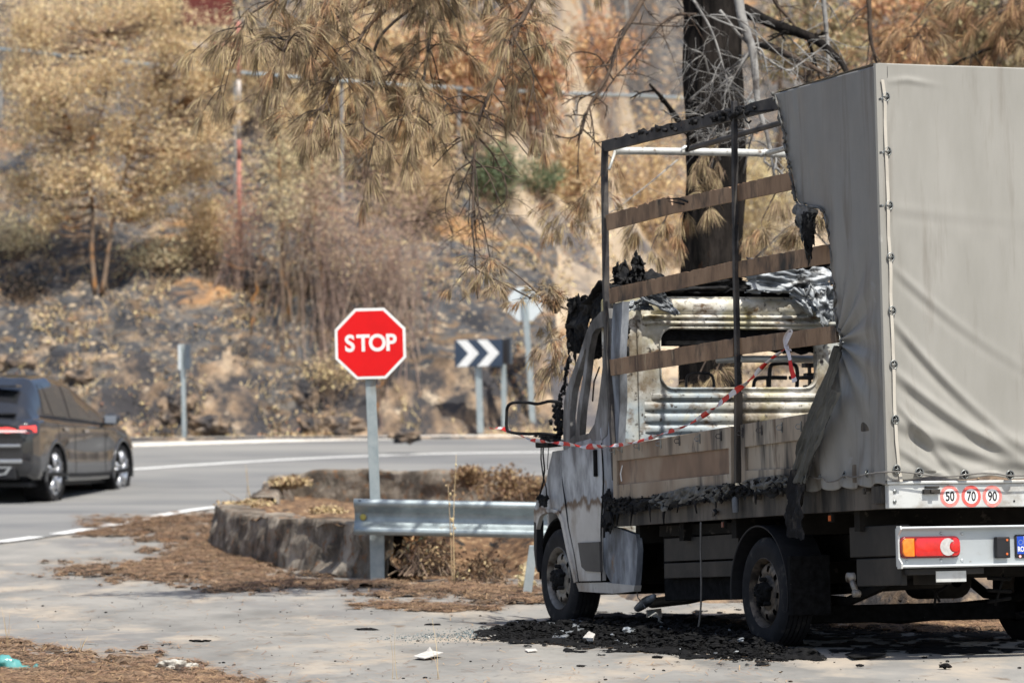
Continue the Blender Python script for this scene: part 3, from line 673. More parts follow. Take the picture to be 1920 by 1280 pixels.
# tail lamps
def rounded(x0, x1, z0, z1, r, n=7):
    out = []
    for cx_, cz, a0 in ((x1 - r, z1 - r, 0), (x0 + r, z1 - r, 90), (x0 + r, z0 + r, 180), (x1 - r, z0 + r, 270)):
        for k in range(n): q = R(a0 + 90 * k / (n - 1)); out.append((cx_ + r * math.cos(q), cz + r * math.sin(q)))
    return out
def dome(mb, pts, y0, dep, mi=0, rings=5, c=None):
    cx_ = c[0] if c else sum(p[0] for p in pts) / len(pts); cz = c[1] if c else sum(p[1] for p in pts) / len(pts); n = len(pts)
    vs = []; fs = []
    prof = [(1, 0), (1, .5), (.985, .8), (.95, .95), (.85, 1.0), (.4, 1.04)]
    for (k, h) in prof: vs += [(cx_ + (p[0] - cx_) * k, y0 - dep * h, cz + (p[1] - cz) * k) for p in pts]
    vs.append((cx_, y0 - dep * 1.05, cz))
    for i in range(len(prof) - 1): fs += [(i * n + k, i * n + (k + 1) % n, (i + 1) * n + (k + 1) % n, (i + 1) * n + k) for k in range(n)]
    fs += [((len(prof) - 1) * n + k, (len(prof) - 1) * n + (k + 1) % n, len(vs) - 1) for k in range(n)]
    mb.add(vs, fs, mi)
def lamp(flip=None):
    q = (lambda p: p) if flip is None else (lambda p: (flip - p[0], p[1]))
    K = lambda px, py: q(BK(px, py))
    x0, z0_ = BK(1684, 1047); x1, z1_ = BK(1796, 1004)
    mb = MB(); pts = [q(p) for p in rounded(x0, x1, z0_, z1_, .036)]; dome(mb, pts, -.006, .026)
    h = fixn(mb.build('tail_lamp', M['lamprim'], truck, smooth=False)); autosmooth(h)
    ins = .010
    def lens(name, pp, m_, dep=.036):
        mb = MB(); dome(mb, [q(p) for p in pp], -.020, dep - .010); autosmooth(fixn(mb.build(name, m_, h)), 50)
    xa = BK(1708, 1025)[0]; xb = BK(1757, 1025)[0]
    L_ = rounded(x0 + ins, xa + .06, z0_ + ins, z1_ - ins, .03); lens('amber_lens', [(min(p[0], xa), p[1]) for p in L_], M['lampamber'])
    L_ = [(xa + .001, z0_ + ins), (x1 - .06, z0_ + ins), (x1 - .06, z1_ - ins), (xa + .001, z1_ - ins)]
    L_ = [(xa + .001 + (x1 - .055 - xa) * t, z0_ + ins) for t in (0, .25, .5, .75, 1)] + [(xa + .001 + (x1 - .055 - xa) * t, z1_ - ins) for t in (1, .75, .5, .25, 0)]
    lens('red_lens', L_, M['lampred'])
    L_ = rounded(x1 - .12, x1 - ins, z0_ + ins, z1_ - ins, .03); lens('red_lens', [(max(p[0], x1 - .058), p[1]) for p in L_], M['lampred'], .0362)
    # clear crescent with the red bulb window biting into it
    cz = (z0_ + z1_) / 2; rr = (z1_ - z0_) / 2 - ins * 1.25; cc = BK(1770, 1025)[0]
    circ = [(cc + rr * math.cos(R(a_)), cz + rr * math.sin(R(a_))) for a_ in range(40, 321, 10)]
    c2 = cc + rr * .92; inner = [(c2 - rr * .72 * math.cos(R(a_)), cz + rr * .72 * math.sin(R(a_))) for a_ in range(-48, 49, 8)]
    mb = MB(); pp = [q(p) for p in circ + inner]
    plate(mb, pp, 'y', -.046, -.0495); autosmooth(fixn(mb.build('clear_lens', M['lampwhite'], h)), 30)
    mb = MB(); cq = q((cc + rr * .95, cz)); dome(mb, [(cq[0] + rr * .62 * math.cos(R(a_)), cz + rr * .62 * math.sin(R(a_))) for a_ in range(0, 360, 15)], -.046, .006); autosmooth(fixn(mb.build('reflector', M['lampred'], h)), 50)
    for px, py in ((1710, 1010), (1777, 1010), (1710, 1042), (1777, 1042)):
        c_ = K(px, py); mb = MB(); mb.lathe([(0, .004), (.003, .004), (.003, 0)], (c_[0], -.047, c_[1]), (0, -1, 0), 8); mb.build('screw', M['black'], h)
lamp(); lamp(flip=WID + .02)
mb = MB(); a = BK(1863, 1046); b = BK(1887, 1006); mb.box((a[0], -.045, a[1]), (b[0], -.006, b[1])); h = mb.build('plate_lamp', M['black'], truck, bevel=.006)
for py in (1012, 1038):
    x, z = BK(1881, py); mb = MB(); mb.lathe([(0, .007), (.003, .007), (.003, 0)], (x, -.045, z), (0, -1, 0), 10); mb.build('screw', M['orange'], h)
x0, z0_ = BK(1902, 1046); z1_ = BK(1902, 1002)[1]; xr = x0 + .535
mb = MB(); plate(mb, rounded(x0, xr, z0_, z1_, .012), 'y', -.006, -.014); pf = fixn(mb.build('plate_frame', M['black'], truck))
zi0, zi1 = BK(1906, 1038)[1], BK(1906, 1005)[1]
mb = MB(); plate(mb, rounded(x0 + .011, xr - .011, zi0, zi1, .004), 'y', -.0142, -.0156); fixn(mb.build('number_plate', M['white'], pf))
bw = .046; mb = MB(); plate(mb, rounded(x0 + .011, x0 + .011 + bw, zi0, zi1, .004), 'y', -.0157, -.0162); fixn(mb.build('country_band', M['blue'], pf))
cx_, cz = x0 + .011 + bw / 2 + .001, zi1 - .034
mb = MB()
for k in range(12):
    q = 2 * math.pi * k / 12; sx, sz = cx_ + .013 * math.cos(q), cz + .013 * math.sin(q)
    plate(mb, [(sx + (.0030 if j % 2 == 0 else .0013) * math.sin(math.pi * j / 5), sz + (.0030 if j % 2 == 0 else .0013) * math.cos(math.pi * j / 5)) for j in range(10)], 'y', -.0163, -.0167)
fixn(mb.build('star_ring', M['gold'], pf))
text_mesh('RO', .040, M['white'], 'country_letters', pf, rearM(cx_, -.0168, zi0 + .028), bold=.0012, sx=.74)
x_, z_ = BK(1910.5, 1042.5); mb = MB(); disc(mb, (x_, -.0143, z_), .0085, 0, .001, 20, 0, .0055); disc(mb, (x_, -.0143, z_), .0055, 0, .001, 20, 1); mb.build('frame_badge', [M['stickerred2'], M['white']], pf)

# --- frame of the cover
def bar(name, p0, p1, p2, p3, v=0.0, th=.03, m_='scorched', rag=.0, label=None, seed=0, n=36, bev=.002):
    """flat bar whose four corners are given in the side plane (top-left, top-right, bottom-right, bottom-left)"""
    a, b, c, d = [Vector((0, *S(*p, v))) for p in (p0, p1, p2, p3)]; rg = random.Random(seed); vs = []
    for i in range(n + 1):
        t = i / n; top = a.lerp(b, t); bot = d.lerp(c, t)
        jt = rag * (rg.random() ** 3) * rg.choice((-1.6, .6)); jb = rag * .08 * rg.uniform(-1, 1); w_ = rag * .5 * math.sin(t * 9 + seed)
        for (q, dx) in ((top + Vector((0, 0, jt)), 0), (top + Vector((0, 0, jt)), th), (bot + Vector((0, 0, jb)), th), (bot + Vector((0, 0, jb)), 0)):
            vs.append((v + dx + w_ * .12, q.y, q.z))
    fs = []
    for i in range(n):
        for k in range(4): fs.append((i * 4 + k, i * 4 + (k + 1) % 4, (i + 1) * 4 + (k + 1) % 4, (i + 1) * 4 + k))
    fs += [(0, 3, 2, 1), (n * 4, n * 4 + 1, n * 4 + 2, n * 4 + 3)]
    mb = MB(); mb.add(vs, fs); return fixn(mb.build(name, M[m_], truck, label=label, bevel=bev))
bar('top_rail', (1127, 265), (1470, 177), (1475, 200), (1133, 284), .0, .035, 'scorched', .008, 'blackened top side rail', 1)
def vpost(name, pts, w_, v=.0, th=.035, m_='scorched', label=None):
    """upright following pixel points; w_ pixel width"""
    vs = []
    for (px, py) in pts:
        c = S(px - 2, py, v); hu = .018
        vs += [(v, c[0] + hu, c[1]), (v, c[0] - hu, c[1]), (v + th, c[0] - hu, c[1]), (v + th, c[0] + hu, c[1])]
    n = len(pts) - 1; fs = []
    for i in range(n):
        for k in range(4): fs.append((i * 4 + k, i * 4 + (k + 1) % 4, (i + 1) * 4 + (k + 1) % 4, (i + 1) * 4 + k))
    fs += [(0, 3, 2, 1), (n * 4, n * 4 + 1, n * 4 + 2, n * 4 + 3)]
    mb = MB(); mb.add(vs, fs); return fixn(mb.build(name, M[m_], truck, label=label, bevel=.003))
vpost('cover_post', [(1131.5, 268), (1130, 320), (1131.5, 420), (1133, 540), (1137, 660), (1142, 740), (1147, 820), (1151, 900)], 12, .002, .04, label='bent burnt front corner post')
vpost('cover_post', [(1374.5, 190), (1375.5, 330), (1377, 500), (1380, 640), (1381.5, 740)], 12, -.012, .03, label='black middle post')
vpost('post_foot', [(1380, 735), (1380, 800), (1380, 860), (1380, 905)], 14, -.02, .045, 'rail')
vpost('cover_post', [(1652, 125), (1655, 300), (1660, 600), (1664, 900)], 12, .02, .04)
# broken second slat, then the other two
bar('side_slat', (1135, 403), (1256, 368), (1263, 400), (1138, 432), .012, .018, 'slat', .010, 'brown scorched side slat, broken at its top edge', 3)
bar('side_slat', (1262, 373), (1372, 349), (1374, 378), (1262, 400.5), .0121, .018, 'slat', .008, None, 4)
bar('side_slat', (1381, 345), (1486, 322), (1489, 355), (1382, 377), .012, .018, 'slat', .005, None, 5)
bar('side_slat', (1141, 541), (1373, 490), (1375, 519), (1143, 569), .012, .018, 'slat', .004, None, 6)
bar('side_slat', (1382, 490), (1557, 457), (1560, 493), (1384, 520), .012, .018, 'slat', .004, None, 7)
bar('side_slat', (1142, 674), (1374, 634), (1375, 668), (1145, 704), .012, .018, 'slat', .004, None, 8)
bar('side_slat', (1381, 634), (1566, 610), (1570, 642), (1382, 665), .012, .018, 'slat', .004, None, 9)
# splinter rising from the break
mb = MB(); mb.tube([S3(1290, 379, .01), S3(1272, 372, .0), S3(1249, 373, -.02)], [.008, .006, .002], 5); mb.tube([S3(1283, 383, .01), S3(1268, 380, 0), S3(1252, 377, -.01)], [.007, .005, .002], 5); mb.build('splinter', M['char'], truck)
# tubular bow across the front and the two roof tubes running back
fb = B3(1150, 282, UL - .02); zc = fb.z
mb = MB(); pth = [S3(1142, 318, .03), Vector((.10, UL - .02, zc - .005)), Vector((.25, UL - .02, zc)), Vector((1.0, UL - .02, zc + .005)), Vector((1.8, UL - .02, zc)), Vector((2.0, UL - .02, zc - .12))]
mb.tube(pth[1:5], .026, 12); mb.tube([pth[0], pth[1]], .010, 8); mb.tube([pth[4], pth[5]], .02, 8); o = mb.build('front_bow', M['alu'], truck, smooth=True)
for px, py, nm in ((1286, 284, 0), (1436, 291, 1)):
    x, z = BK(px, py, UL - .02); mb = MB()
    mb.tube([(x, UL - .04, z + .01), (x, 2.3, z + .012), (x, .05, z + .015)], .018, 10); mb.build('roof_tube', M['scorched' if not nm else 'alu'], truck, smooth=True)
    mb = MB(); mb.tube([(x - .05, UL - .03, z - .005), (x - .01, UL - .03, z + .026), (x + .05, UL - .03, z - .004)], .017, 8); mb.build('tube_clamp', M['railrear'], truck, smooth=True)
# far side frame
mb = MB(); mb.box((WID - .04, .02, WR1), (WID, .06, WT)); mb.box((WID - .04, UL - .04, WR1), (WID, UL, WT - .1)); mb.box((WID - .04, .06, WT - .1), (WID, UL - .05, WT - .04)); mb.build('right_side_frame', M['scorched'], truck)
# char stuck on the top rail
mb = MB(); rg = random.Random(8)
for cx_, w_, n in ((1350, 26, 34), (1388, 22, 34), (1240, 60, 16), (1180, 40, 8), (1300, 40, 10), (1365, 60, 20)):
    for _ in range(n):
        px = rg.gauss(cx_, w_ / 3); py = 268 + (px - 1131) * (187 - 268) / (1470 - 1131) + rg.uniform(-4, 9)
        mb.lump(S3(px, py, rg.uniform(-.02, .04)), rg.uniform(.008, .020), 0, 1, .8, (1, rg.uniform(.7, 1.7), rg.uniform(.6, 1.1)), rg)
mb.tube([S3(1394, 205, 0), S3(1396, 218, -.02), S3(1398, 226, -.02), S3(1404, 231, -.01), S3(1408, 227, -.01)], .006, 6)
mb.tube([S3(1396, 207, 0), S3(1420, 210, 0), S3(1450, 206, 0)], .006, 6); mb.tube([S3(1297, 238, .1), S3(1290, 255, .1), S3(1292, 268, .1), S3(1288, 282, .1)], .008, 6, jit=.8)
mb.build('char_remnant', M['char'], truck, smooth=True, kind='stuff')

# --- drop sides (front one complete, rear one running under the cover)
def dropside(tl, tr, br, bl, rec, name, label, seed):
    P_ = [S(*p, -.005) for p in (tl, tr, br, bl)]; H = [S(*p, -.005) for p in rec]
    mb = MB(); plate(mb, P_, 'x', -.005, .025, [H]); ds = fixn(mb.build(name, M['board' if seed == 1 else 'boardsoot'], truck, label=label, bevel=.003))
    mb = MB(); plate(mb, [S(*p, -.005) for p in rec], 'x', .012, .022); fixn(mb.build('recessed_panel', M['boardbrown' if seed == 1 else 'boardsoot'], ds))
    return ds
d1 = dropside((1148, 837), (1370, 799), (1371, 917), (1150, 938), [(1156, 864), (1366, 840), (1367, 888), (1157, 909)][::1], 'drop_side', 'beige front drop side with a brown heat stain', 1)
d2 = dropside((1388, 796), (1650, 752), (1655, 902), (1390, 915), [(1396, 838), (1640, 806), (1642, 868), (1397, 882)], 'drop_side', 'soot streaked rear drop side', 2)
for i, (px, py) in enumerate(((1152, 843), (1166, 840), (1198, 835), (1239, 831), (1274, 826), (1312, 822), (1352, 817), (1392, 811), (1428, 806), (1466, 801), (1502, 799))):
    ds = d1 if px < 1380 else d2; mb = MB(); c_ = S3(px, py, -.008)
    mb.box((c_.x - .004, c_.y - .006, c_.z - .03), (c_.x + .004, c_.y + .006, c_.z + .03))
    mb.tube([c_ + Vector((-.004, .0, .014)), c_ + Vector((-.022, .016, .012)), c_ + Vector((-.026, .026, -.002)), c_ + Vector((-.02, .018, -.014)), c_ + Vector((-.004, 0, -.014))], .0028, 6)
    mb.build('lashing_ring', M['chrome'] if i not in (6, 7, 8, 4) else M['scorched'], ds)
mb = MB(); mb.tube([S3(1165, 902, -.0), S3(1164, 888, -.0), S3(1167, 872, -.0)], [.004, .006, .003], 6, jit=1.2); mb.build('paint_scrape', M['white'], d1)

# --- burnt remains of the cover along the lower edge
def rag_strip(name, top, bot, v, m_, seed, nu=110, nv=12, amp=.03, label=None, drips=True, parent=truck):
    rg = np.random.RandomState(seed)
    def interp(L_, t):
        X_ = np.array([p[0] for p in L_]); Y_ = np.array([p[1] for p in L_]); s = np.linspace(0, 1, len(L_))
        return np.interp(t, s, X_), np.interp(t, s, Y_)
    V = []; ph = rg.rand() * 20
    for i in range(nu):
        t = i / (nu - 1); a = interp(top, t); b = interp(bot, t); ext = (max(0, float(nfbm(np.array(t * 26. + ph), np.array(ph), 4))) * 1.1 if drips else 0)
        for j in range(nv):
            s = j / (nv - 1); px = a[0] + (b[0] - a[0]) * s; py = a[1] + (b[1] - a[1]) * s * (1 + ext) + 4 * float(nfbm(np.array(t * 14.), np.array(s * 2 + ph), 3)) * (.3 + s)
            y_, z_ = S(px, py, v)
            dx = amp * float(nfbm(np.array(t * 18. + ph), np.array(s * 4.), 4)) + amp * .5 * math.sin(s * 7 + t * 40)
            V.append((v - abs(dx) - .3 * amp * math.sin(math.pi * s), y_, z_))
    o = np_mesh(name, V, grid_faces(nu, nv), M[m_], parent, True); 
    if label: o['label'] = label
    return o
rag_strip('cover_remnant', [(1222, 930), (1290, 912), (1360, 908), (1378, 905)], [(1226, 945), (1290, 945), (1350, 930), (1372, 925)], -.015, 'tarpedge', 3, label='crumpled grey scrap of the burnt cover')
rag_strip('cover_remnant', [(1400, 899), (1460, 890), (1490, 892), (1505, 895)], [(1400, 915), (1460, 915), (1490, 915), (1510, 918)], -.015, 'tarpedge', 5)
rag_strip('cover_remnant', [(1133, 936), (1180, 934), (1240, 934), (1320, 922), (1400, 907), (1500, 905)], [(1136, 968), (1180, 962), (1240, 955), (1320, 940), (1400, 928), (1500, 920)], -.012, 'char', 4, nu=260, amp=.022, label='melted black drips of the cover')
mb = MB(); rg = random.Random(4)
for _ in range(340):
    px = rg.choice([rg.uniform(1135, 1185), rg.uniform(1180, 1500), rg.uniform(1135, 1240), rg.gauss(1345, 18), rg.gauss(1460, 12), rg.gauss(1395, 22)]); py = np.interp(px, [1135, 1240, 1500], [950, 940, 903]) + rg.uniform(-14, 12)
    mb.lump(S3(px, py, rg.uniform(-.04, .0)), rg.uniform(.004, .014), 0, 1, 1.3, (1, rg.uniform(.8, 1.8), rg.uniform(.6, 1.4)), rg)
for px, y0, y1 in ((1185, 940, 985), (1246, 945, 985), (1305, 935, 962), (1270, 940, 960), (1218, 945, 978), (1340, 930, 952), (1415, 918, 945), (1466, 905, 930), (1146, 960, 1000), (1160, 955, 985), (1341, 955, 966)):
    mb.tube([S3(px, y0, -.02), S3(px + rg.uniform(-3, 3), (y0 + y1) / 2, -.025), S3(px + rg.uniform(-3, 3), y1, -.02)], [.012, .007, .004], 6, jit=.9)
mb.build('char_remnant', M['char'], truck, smooth=True, kind='stuff')
# cover clips on the rail and side marker lamps
for px, py, k in ((1383, 945, 1), (1355, 935, 0), (1420, 933, 0), (1626, 917, 0), (1341, 960, 0)):
    c_ = S3(px, py, -.0); mb = MB()
    if k: mb.lathe([(-.055, 0), (-.05, .018), (.03, .022), (.05, .012), (.055, 0)], (c_.x - .015, c_.y, c_.z), (0, 0, 1), 14)
    else: mb.box((c_.x - .02, c_.y - .02, c_.z - .012), (c_.x + .015, c_.y + .02, c_.z + .012)); mb.box((c_.x - .028, c_.y - .01, c_.z - .028), (c_.x - .01, c_.y + .01, c_.z + .004))
    mb.build('rail_clip', M['cabburnt'] if k else M['rail'], truck, bevel=.003, smooth=bool(k))
for px, py, k in ((1361, 983, 'orangedull'), (1562, 971, 'orange')):
    c_ = S3(px, py, .05); mb = MB(); mb.box((c_.x - .02, c_.y - .022, c_.z - .024), (c_.x, c_.y + .022, c_.z + .028)); h = mb.build('marker_lamp', M['under'], truck, bevel=.003)
    mb = MB(); mb.box((c_.x - .026, c_.y - .013, c_.z - .016), (c_.x - .02, c_.y + .013, c_.z + .016)); mb.build('marker_lens', M[k], h)

def smoothp(P_, n=6):
    P_ = [P_[0] * 2 - P_[1]] + list(P_) + [P_[-1] * 2 - P_[-2]]; out = []
    for i in range(1, len(P_) - 2):
        for k in range(n):
            t = k / n; a, b, c, d = P_[i - 1:i + 3]; out.append(.5 * ((2 * b) + (c - a) * t + (2 * a - 5 * b + 4 * c - d) * t * t + (3 * b - a - 3 * c + d) * t ** 3))
    out.append(P_[-2]); return out
# --- canvas cover: left side with its ragged burnt edge
edge = [(1453, 176), (1460, 205), (1463, 222), (1470, 250), (1474, 288), (1482, 322), (1487, 350), (1490, 372), (1497, 384), (1536, 390), (1546, 400), (1551, 428), (1557, 455), (1560, 500), (1564, 545), (1566, 590), (1577, 632), (1576, 655), (1566, 700), (1556, 745), (1545, 800), (1530, 850), (1517, 905)]
eu = [S(*p, -.02) for p in edge]; ez = np.array([e[1] for e in eu])[::-1]; ey = np.array([e[0] for e in eu])[::-1]
ZTOP, ZBOT = S(1652, 120, -.02)[1], S(1664, 908, -.02)[1]
def corner_u(z): return -.02
nZ, nU = 230, 120; V = []; rg = np.random.RandomState(2)
zt_front = S(1453, 176, -.02)[1]
for i in range(nZ):
    s = i / (nZ - 1)
    for j in range(nU):
        t = j / (nU - 1)
        z0 = ZBOT + (ZTOP - ZBOT) * s
        um = float(np.interp(z0, ez, ey)) + (.012 * float(nfbm(np.array(z0 * 14.), np.array(1.5), 5)))
        y_ = -.02 + (um + .02) * t; z = z0
        topz = ZTOP + (zt_front - ZTOP) * min(1, y_ / max(.01, float(eu[0][0])))
        z = ZBOT + (topz - ZBOT) * s
        k = sst(np.array((t - .55) / .45))
        d = .006 * math.sin(y_ * 9 + z * 2.2) + .010 * float(nfbm(np.array(y_ * 2.1), np.array(z * 1.1 + 4), 3))
        d += .030 * float(k) * float(nfbm(np.array(y_ * 5.), np.array(z * 1.6), 3))
        # pulled folds towards the torn hole and the lower gather
        gy, gz = S(1576, 640, 0); rr = math.hypot(y_ - gy, z - gz); d += .026 * math.exp(-rr * 2.6) * math.sin(math.atan2(z - gz, y_ - gy) * 13)
        lowk = math.exp(-((z - ZBOT) / .16)); d += .018 * lowk * math.sin(y_ * 28) + .02 * math.exp(-((z - ZBOT - .35) / .28) ** 2) * math.sin(y_ * 7 + 1.2 + z * 5)
        if s == 0 or i < 5: z += .010 * math.sin(y_ * 26) * (1 - i / 5)
        V.append((-.022 - d * min(1, t * 6 + .1), y_, z))
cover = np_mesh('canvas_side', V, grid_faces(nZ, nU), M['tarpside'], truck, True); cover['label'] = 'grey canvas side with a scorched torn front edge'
so_ = cover.modifiers.new('thick', 'SOLIDIFY'); so_.thickness = .003
# dark scorched rim along the tear
mb = MB(); rgp = random.Random(9); pth = []
for i in range(len(edge) - 1):
    a, b = edge[i], edge[i + 1]; n = max(2, int(math.hypot(b[0] - a[0], b[1] - a[1]) / 8))
    for k in range(n): t = k / n; pth.append((a[0] + (b[0] - a[0]) * t + rgp.uniform(-1.0, 1.0), a[1] + (b[1] - a[1]) * t))
pp = [S3(x, y, -.03 + rgp.uniform(-.012, .012)) for x, y in pth if y < 690]
pp = smoothp(pp, 4); mb.tube(pp, [.006 + .004 * noise.noise(Vector((i_ * .13, 3, 1))) + rgp.uniform(0, .003) for i_ in range(len(pp))], 6, jit=.4)
for x, y in pth:
    if rgp.random() < .35 and y < 640: mb.lump(S3(x + rgp.uniform(-4, 1), y, -.03), rgp.uniform(.005, .014), 0, 1, .9, (1, 1, rgp.uniform(.8, 1.8)), rgp)
mb.build('scorched_rim', M['tarpedge'], truck, smooth=True)
rag_strip('canvas_shred', [(1493, 384), (1515, 388), (1538, 394)], [(1512, 438), (1523, 462), (1532, 432)], -.035, 'tarpedge', 12, 60, 20, .04, 'charred canvas shred hanging in the tear')
rag_strip('canvas_shred', [(1512, 396), (1522, 398), (1533, 400)], [(1518, 448), (1524, 466), (1530, 440)], -.05, 'char', 13, 40, 20, .05)
rag_strip('canvas_flap', [(1574, 648), (1581, 660)], [(1481, 900), (1516, 900)], -.06, 'tarpdark', 14, 40, 60, .035, 'loose fold of canvas hanging down the side', drips=False)
rag_strip('canvas_flap', [(1562, 730), (1578, 735)], [(1490, 905), (1512, 905)], -.10, 'tarpdark', 15, 30, 60, .03, drips=False)
rag_strip('canvas_flap', [(1488, 880), (1514, 880)], [(1477, 1004), (1509, 1012)], -.075, 'rubber', 16, 30, 40, .04, 'dark hanging end of the fold', drips=False)
# --- canvas rear
nX, nZ = 190, 260; V = []
zT = BK(1658, 119, -.03)[1]; zB = BK(1672, 897, -.03)[1]; x0c = BK(1656, 500, -.03)[0]
eyes_z = [BK(1668, py, -.03)[1] for py in (183, 285, 386, 483, 583, 684, 787, 880)]
def rear_fold(x, z):
    u = x - x0c; h = z - zB
    d = .010 * float(nfbm(np.array(x * 1.3), np.array(z * 1.0), 3)) + .0035 * math.sin(x * 11 + .8 * math.sin(z * 3))
    # long sagging diagonal folds running from the strap eyelets down to the right
    for (ze, sl, am, wd, ln) in ((eyes_z[3], .9, .012, .030, .5), (eyes_z[4], 1.15, .026, .032, .75), (eyes_z[5], .80, .030, .034, 1.3), (eyes_z[5] - .14, 1.25, .020, .028, .7), (eyes_z[6] + .02, .42, .034, .036, 1.7), (eyes_z[6] - .12, .65, .018, .026, .8), (eyes_z[6] + .12, .95, .018, .030, .9), (eyes_z[2], .10, .004, .03, .35)):
        line = ze - sl * u + .28 * sl * u * u * .9; q = (z - line) / wd
        if u > 0: d += am * math.exp(-q * q) * math.exp(-max(0, u - ln * .5) * 2.4) * min(1, u * 7) - am * .7 * math.exp(-(q + 1.9) ** 2) * math.exp(-max(0, u - ln * .5) * 2.4) * min(1, u * 7)
    d += .022 * math.exp(-((h - .36 + .20 * u) / .05) ** 2) * sst(np.array((u - .3) / .4)) - .022 * math.exp(-((h - .27 + .22 * u) / .05) ** 2) * sst(np.array((u - .3) / .4))
    d += .012 * math.exp(-((h - .05) / .035) ** 2) * math.sin(x * 13.5) + .008 * math.exp(-h / .1) * math.sin(x * 31)
    d += .012 * math.exp(-((z - (zT - .09 - .12 * abs(u - .18))) / .018) ** 2) * math.exp(-((u - .2) / .13) ** 2)
    d += .004 * math.exp(-((z - (eyes_z[3] + .10)) / .07) ** 2) * math.sin(u * 27) * math.exp(-u * .6)
    return float(d) * .62
for i in range(nX):
    x = x0c + (WID + .02 - x0c) * i / (nX - 1)
    for j in range(nZ):
        z = zB + (zT - zB) * j / (nZ - 1)
        V.append((x, -.034 - rear_fold(x, z) * min(1, (i + .2) / 5), z - .010 * (j < 4) * math.sin(x * 17)))
rear = np_mesh('canvas_rear', V, grid_faces(nX, nZ), M['tarp'], truck, True); rear['label'] = 'creased grey canvas curtain closing the rear'
so_ = rear.modifiers.new('thick', 'SOLIDIFY'); so_.thickness = .003
mb = MB(); zt2 = S(1453, 176)[1]; mb.add([(-.02, -.03, zT), (WID + .02, -.03, zT), (WID + .02, 2.0, zt2 + .06), (1.0, 2.2, zt2 + .1), (-.02, eu[0][0], zt2)], [(0, 1, 2, 3, 4)]); mb.build('canvas_roof', M['tarp'], truck)
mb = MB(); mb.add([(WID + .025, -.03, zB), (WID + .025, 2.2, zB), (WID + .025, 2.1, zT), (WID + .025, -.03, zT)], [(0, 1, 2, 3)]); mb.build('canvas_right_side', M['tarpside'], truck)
# corner seam, strap, eyelets, cord
mb = MB(); zz = np.linspace(zB - .01, zT - .004, 60)
P_ = []
for z in zz: P_ += [(x0c - .024, -.028, z), (x0c - .018, -.044, z), (x0c + .052 + .004 * math.sin(z * 5), -.047, z), (x0c + .054, -.036, z)]
mb.add(P_, [(i * 4 + k, i * 4 + k + 1, (i + 1) * 4 + k + 1, (i + 1) * 4 + k) for i in range(59) for k in range(3)]); mb.build('corner_hem', M['tarp'], truck, smooth=False)
xs_ = BK(1668, 500, -.05)[0]
mb = MB(); n = 80; vs = []
za_, zb2 = BK(1668, 150, -.05)[1], BK(1682, 903, -.05)[1]
for i in range(n):
    t = i / (n - 1); z = za_ + (zb2 - za_) * t; xx = BK(np.interp(t, [0, .05, .9, 1], [1664, 1667, 1670, 1678]), 500, -.05)[0] + .002 * math.sin(t * 30)
    yb = -.052 - .006 * abs(math.sin(math.pi * 7 * t + .8)); w_ = .0095
    vs += [(xx - w_, yb, z), (xx + w_, yb, z), (xx + w_, yb + .003, z), (xx - w_, yb + .003, z)]
mb.add(vs, [(i * 4 + k, i * 4 + (k + 1) % 4, (i + 1) * 4 + (k + 1) % 4, (i + 1) * 4 + k) for i in range(n - 1) for k in range(4)]); mb.build('vertical_strap', M['strap'], truck)
def eyelet(name, c, nrm, r=.021, ry=None):
    mb = MB(); q0 = Vector(nrm).normalized(); a = Vector((0, 0, 1)); b = q0.cross(a).normalized(); ry = ry or r
    pth = [Vector(c) + a * ry * math.cos(t_) + b * r * math.sin(t_) for t_ in np.linspace(0, 2 * math.pi, 21)]
    mb.tube(pth, .0042, 6, cap=False)
    mb.tube([Vector(c) - b * r * .9 + q0 * .002, Vector(c) + q0 * .012, Vector(c) + b * r * .9 + q0 * .002], .0032, 5)
    mb.tube([Vector(c) + a * ry * .7 + q0 * .004, Vector(c) + q0 * .016, Vector(c) - a * ry * .7 + q0 * .004], .003, 5)
    o = mb.build(name, M['chrome'], truck, smooth=True)
    mb = MB(); n_ = 16; vs = [Vector(c) + q0 * .001 + a * ry * .9 * math.cos(2 * math.pi * k / n_) + b * r * .9 * math.sin(2 * math.pi * k / n_) for k in range(n_)]
    mb.add(vs, [tuple(range(n_))]); mb.build('eyelet_hole', M['charmatte'], o)
for z in eyes_z: eyelet('eyelet', (BK(1669, 500, -.05)[0] + .003, -.0545, z), (0, -1, 0), .021, .024)
low = [(1724, 885), (1809, 889), (1894, 890)]
for px, py in low: c_ = B3(px, py, -.055); eyelet('eyelet', c_, (0, -1, 0), .024)
for k in range(4): eyelet('eyelet', (B3(1894, 890, -.055).x + .26 * (k + 1), -.055, B3(1894, 890, -.055).z), (0, -1, 0), .024)
for px, py in ((1540, 893), (1583, 890), (1626, 887)): eyelet('eyelet', S3(px, py, -.045), (-1, 0, 0), .020)
for px, py in ((1655.5, 286), (1655.5, 386), (1654, 186)):
    c_ = S3(px, py, -.03); mb = MB(); mb.box((c_.x - .012, c_.y - .012, c_.z - .007), (c_.x, c_.y + .022, c_.z + .007)); mb.build('hook', M['chrome'], truck, bevel=.002)
cp = [S3(1518, 893, -.05), S3(1535, 897, -.055), S3(1543, 896, -.06), S3(1552, 903, -.05), S3(1570, 900, -.05), S3(1583, 892, -.065), S3(1600, 894, -.05), S3(1626, 889, -.065), S3(1645, 886, -.055), Vector((-.03, -.05, B3(1662, 885).z))]
cp += [B3(px, py, -.075) for px, py in ((1680, 884), (1700, 885), (1723, 888), (1745, 891), (1780, 893), (1809, 890), (1840, 887), (1870, 888), (1895, 892), (1930, 891))] + [Vector((WID, -.07, B3(1930, 891).z))]
mb = MB()
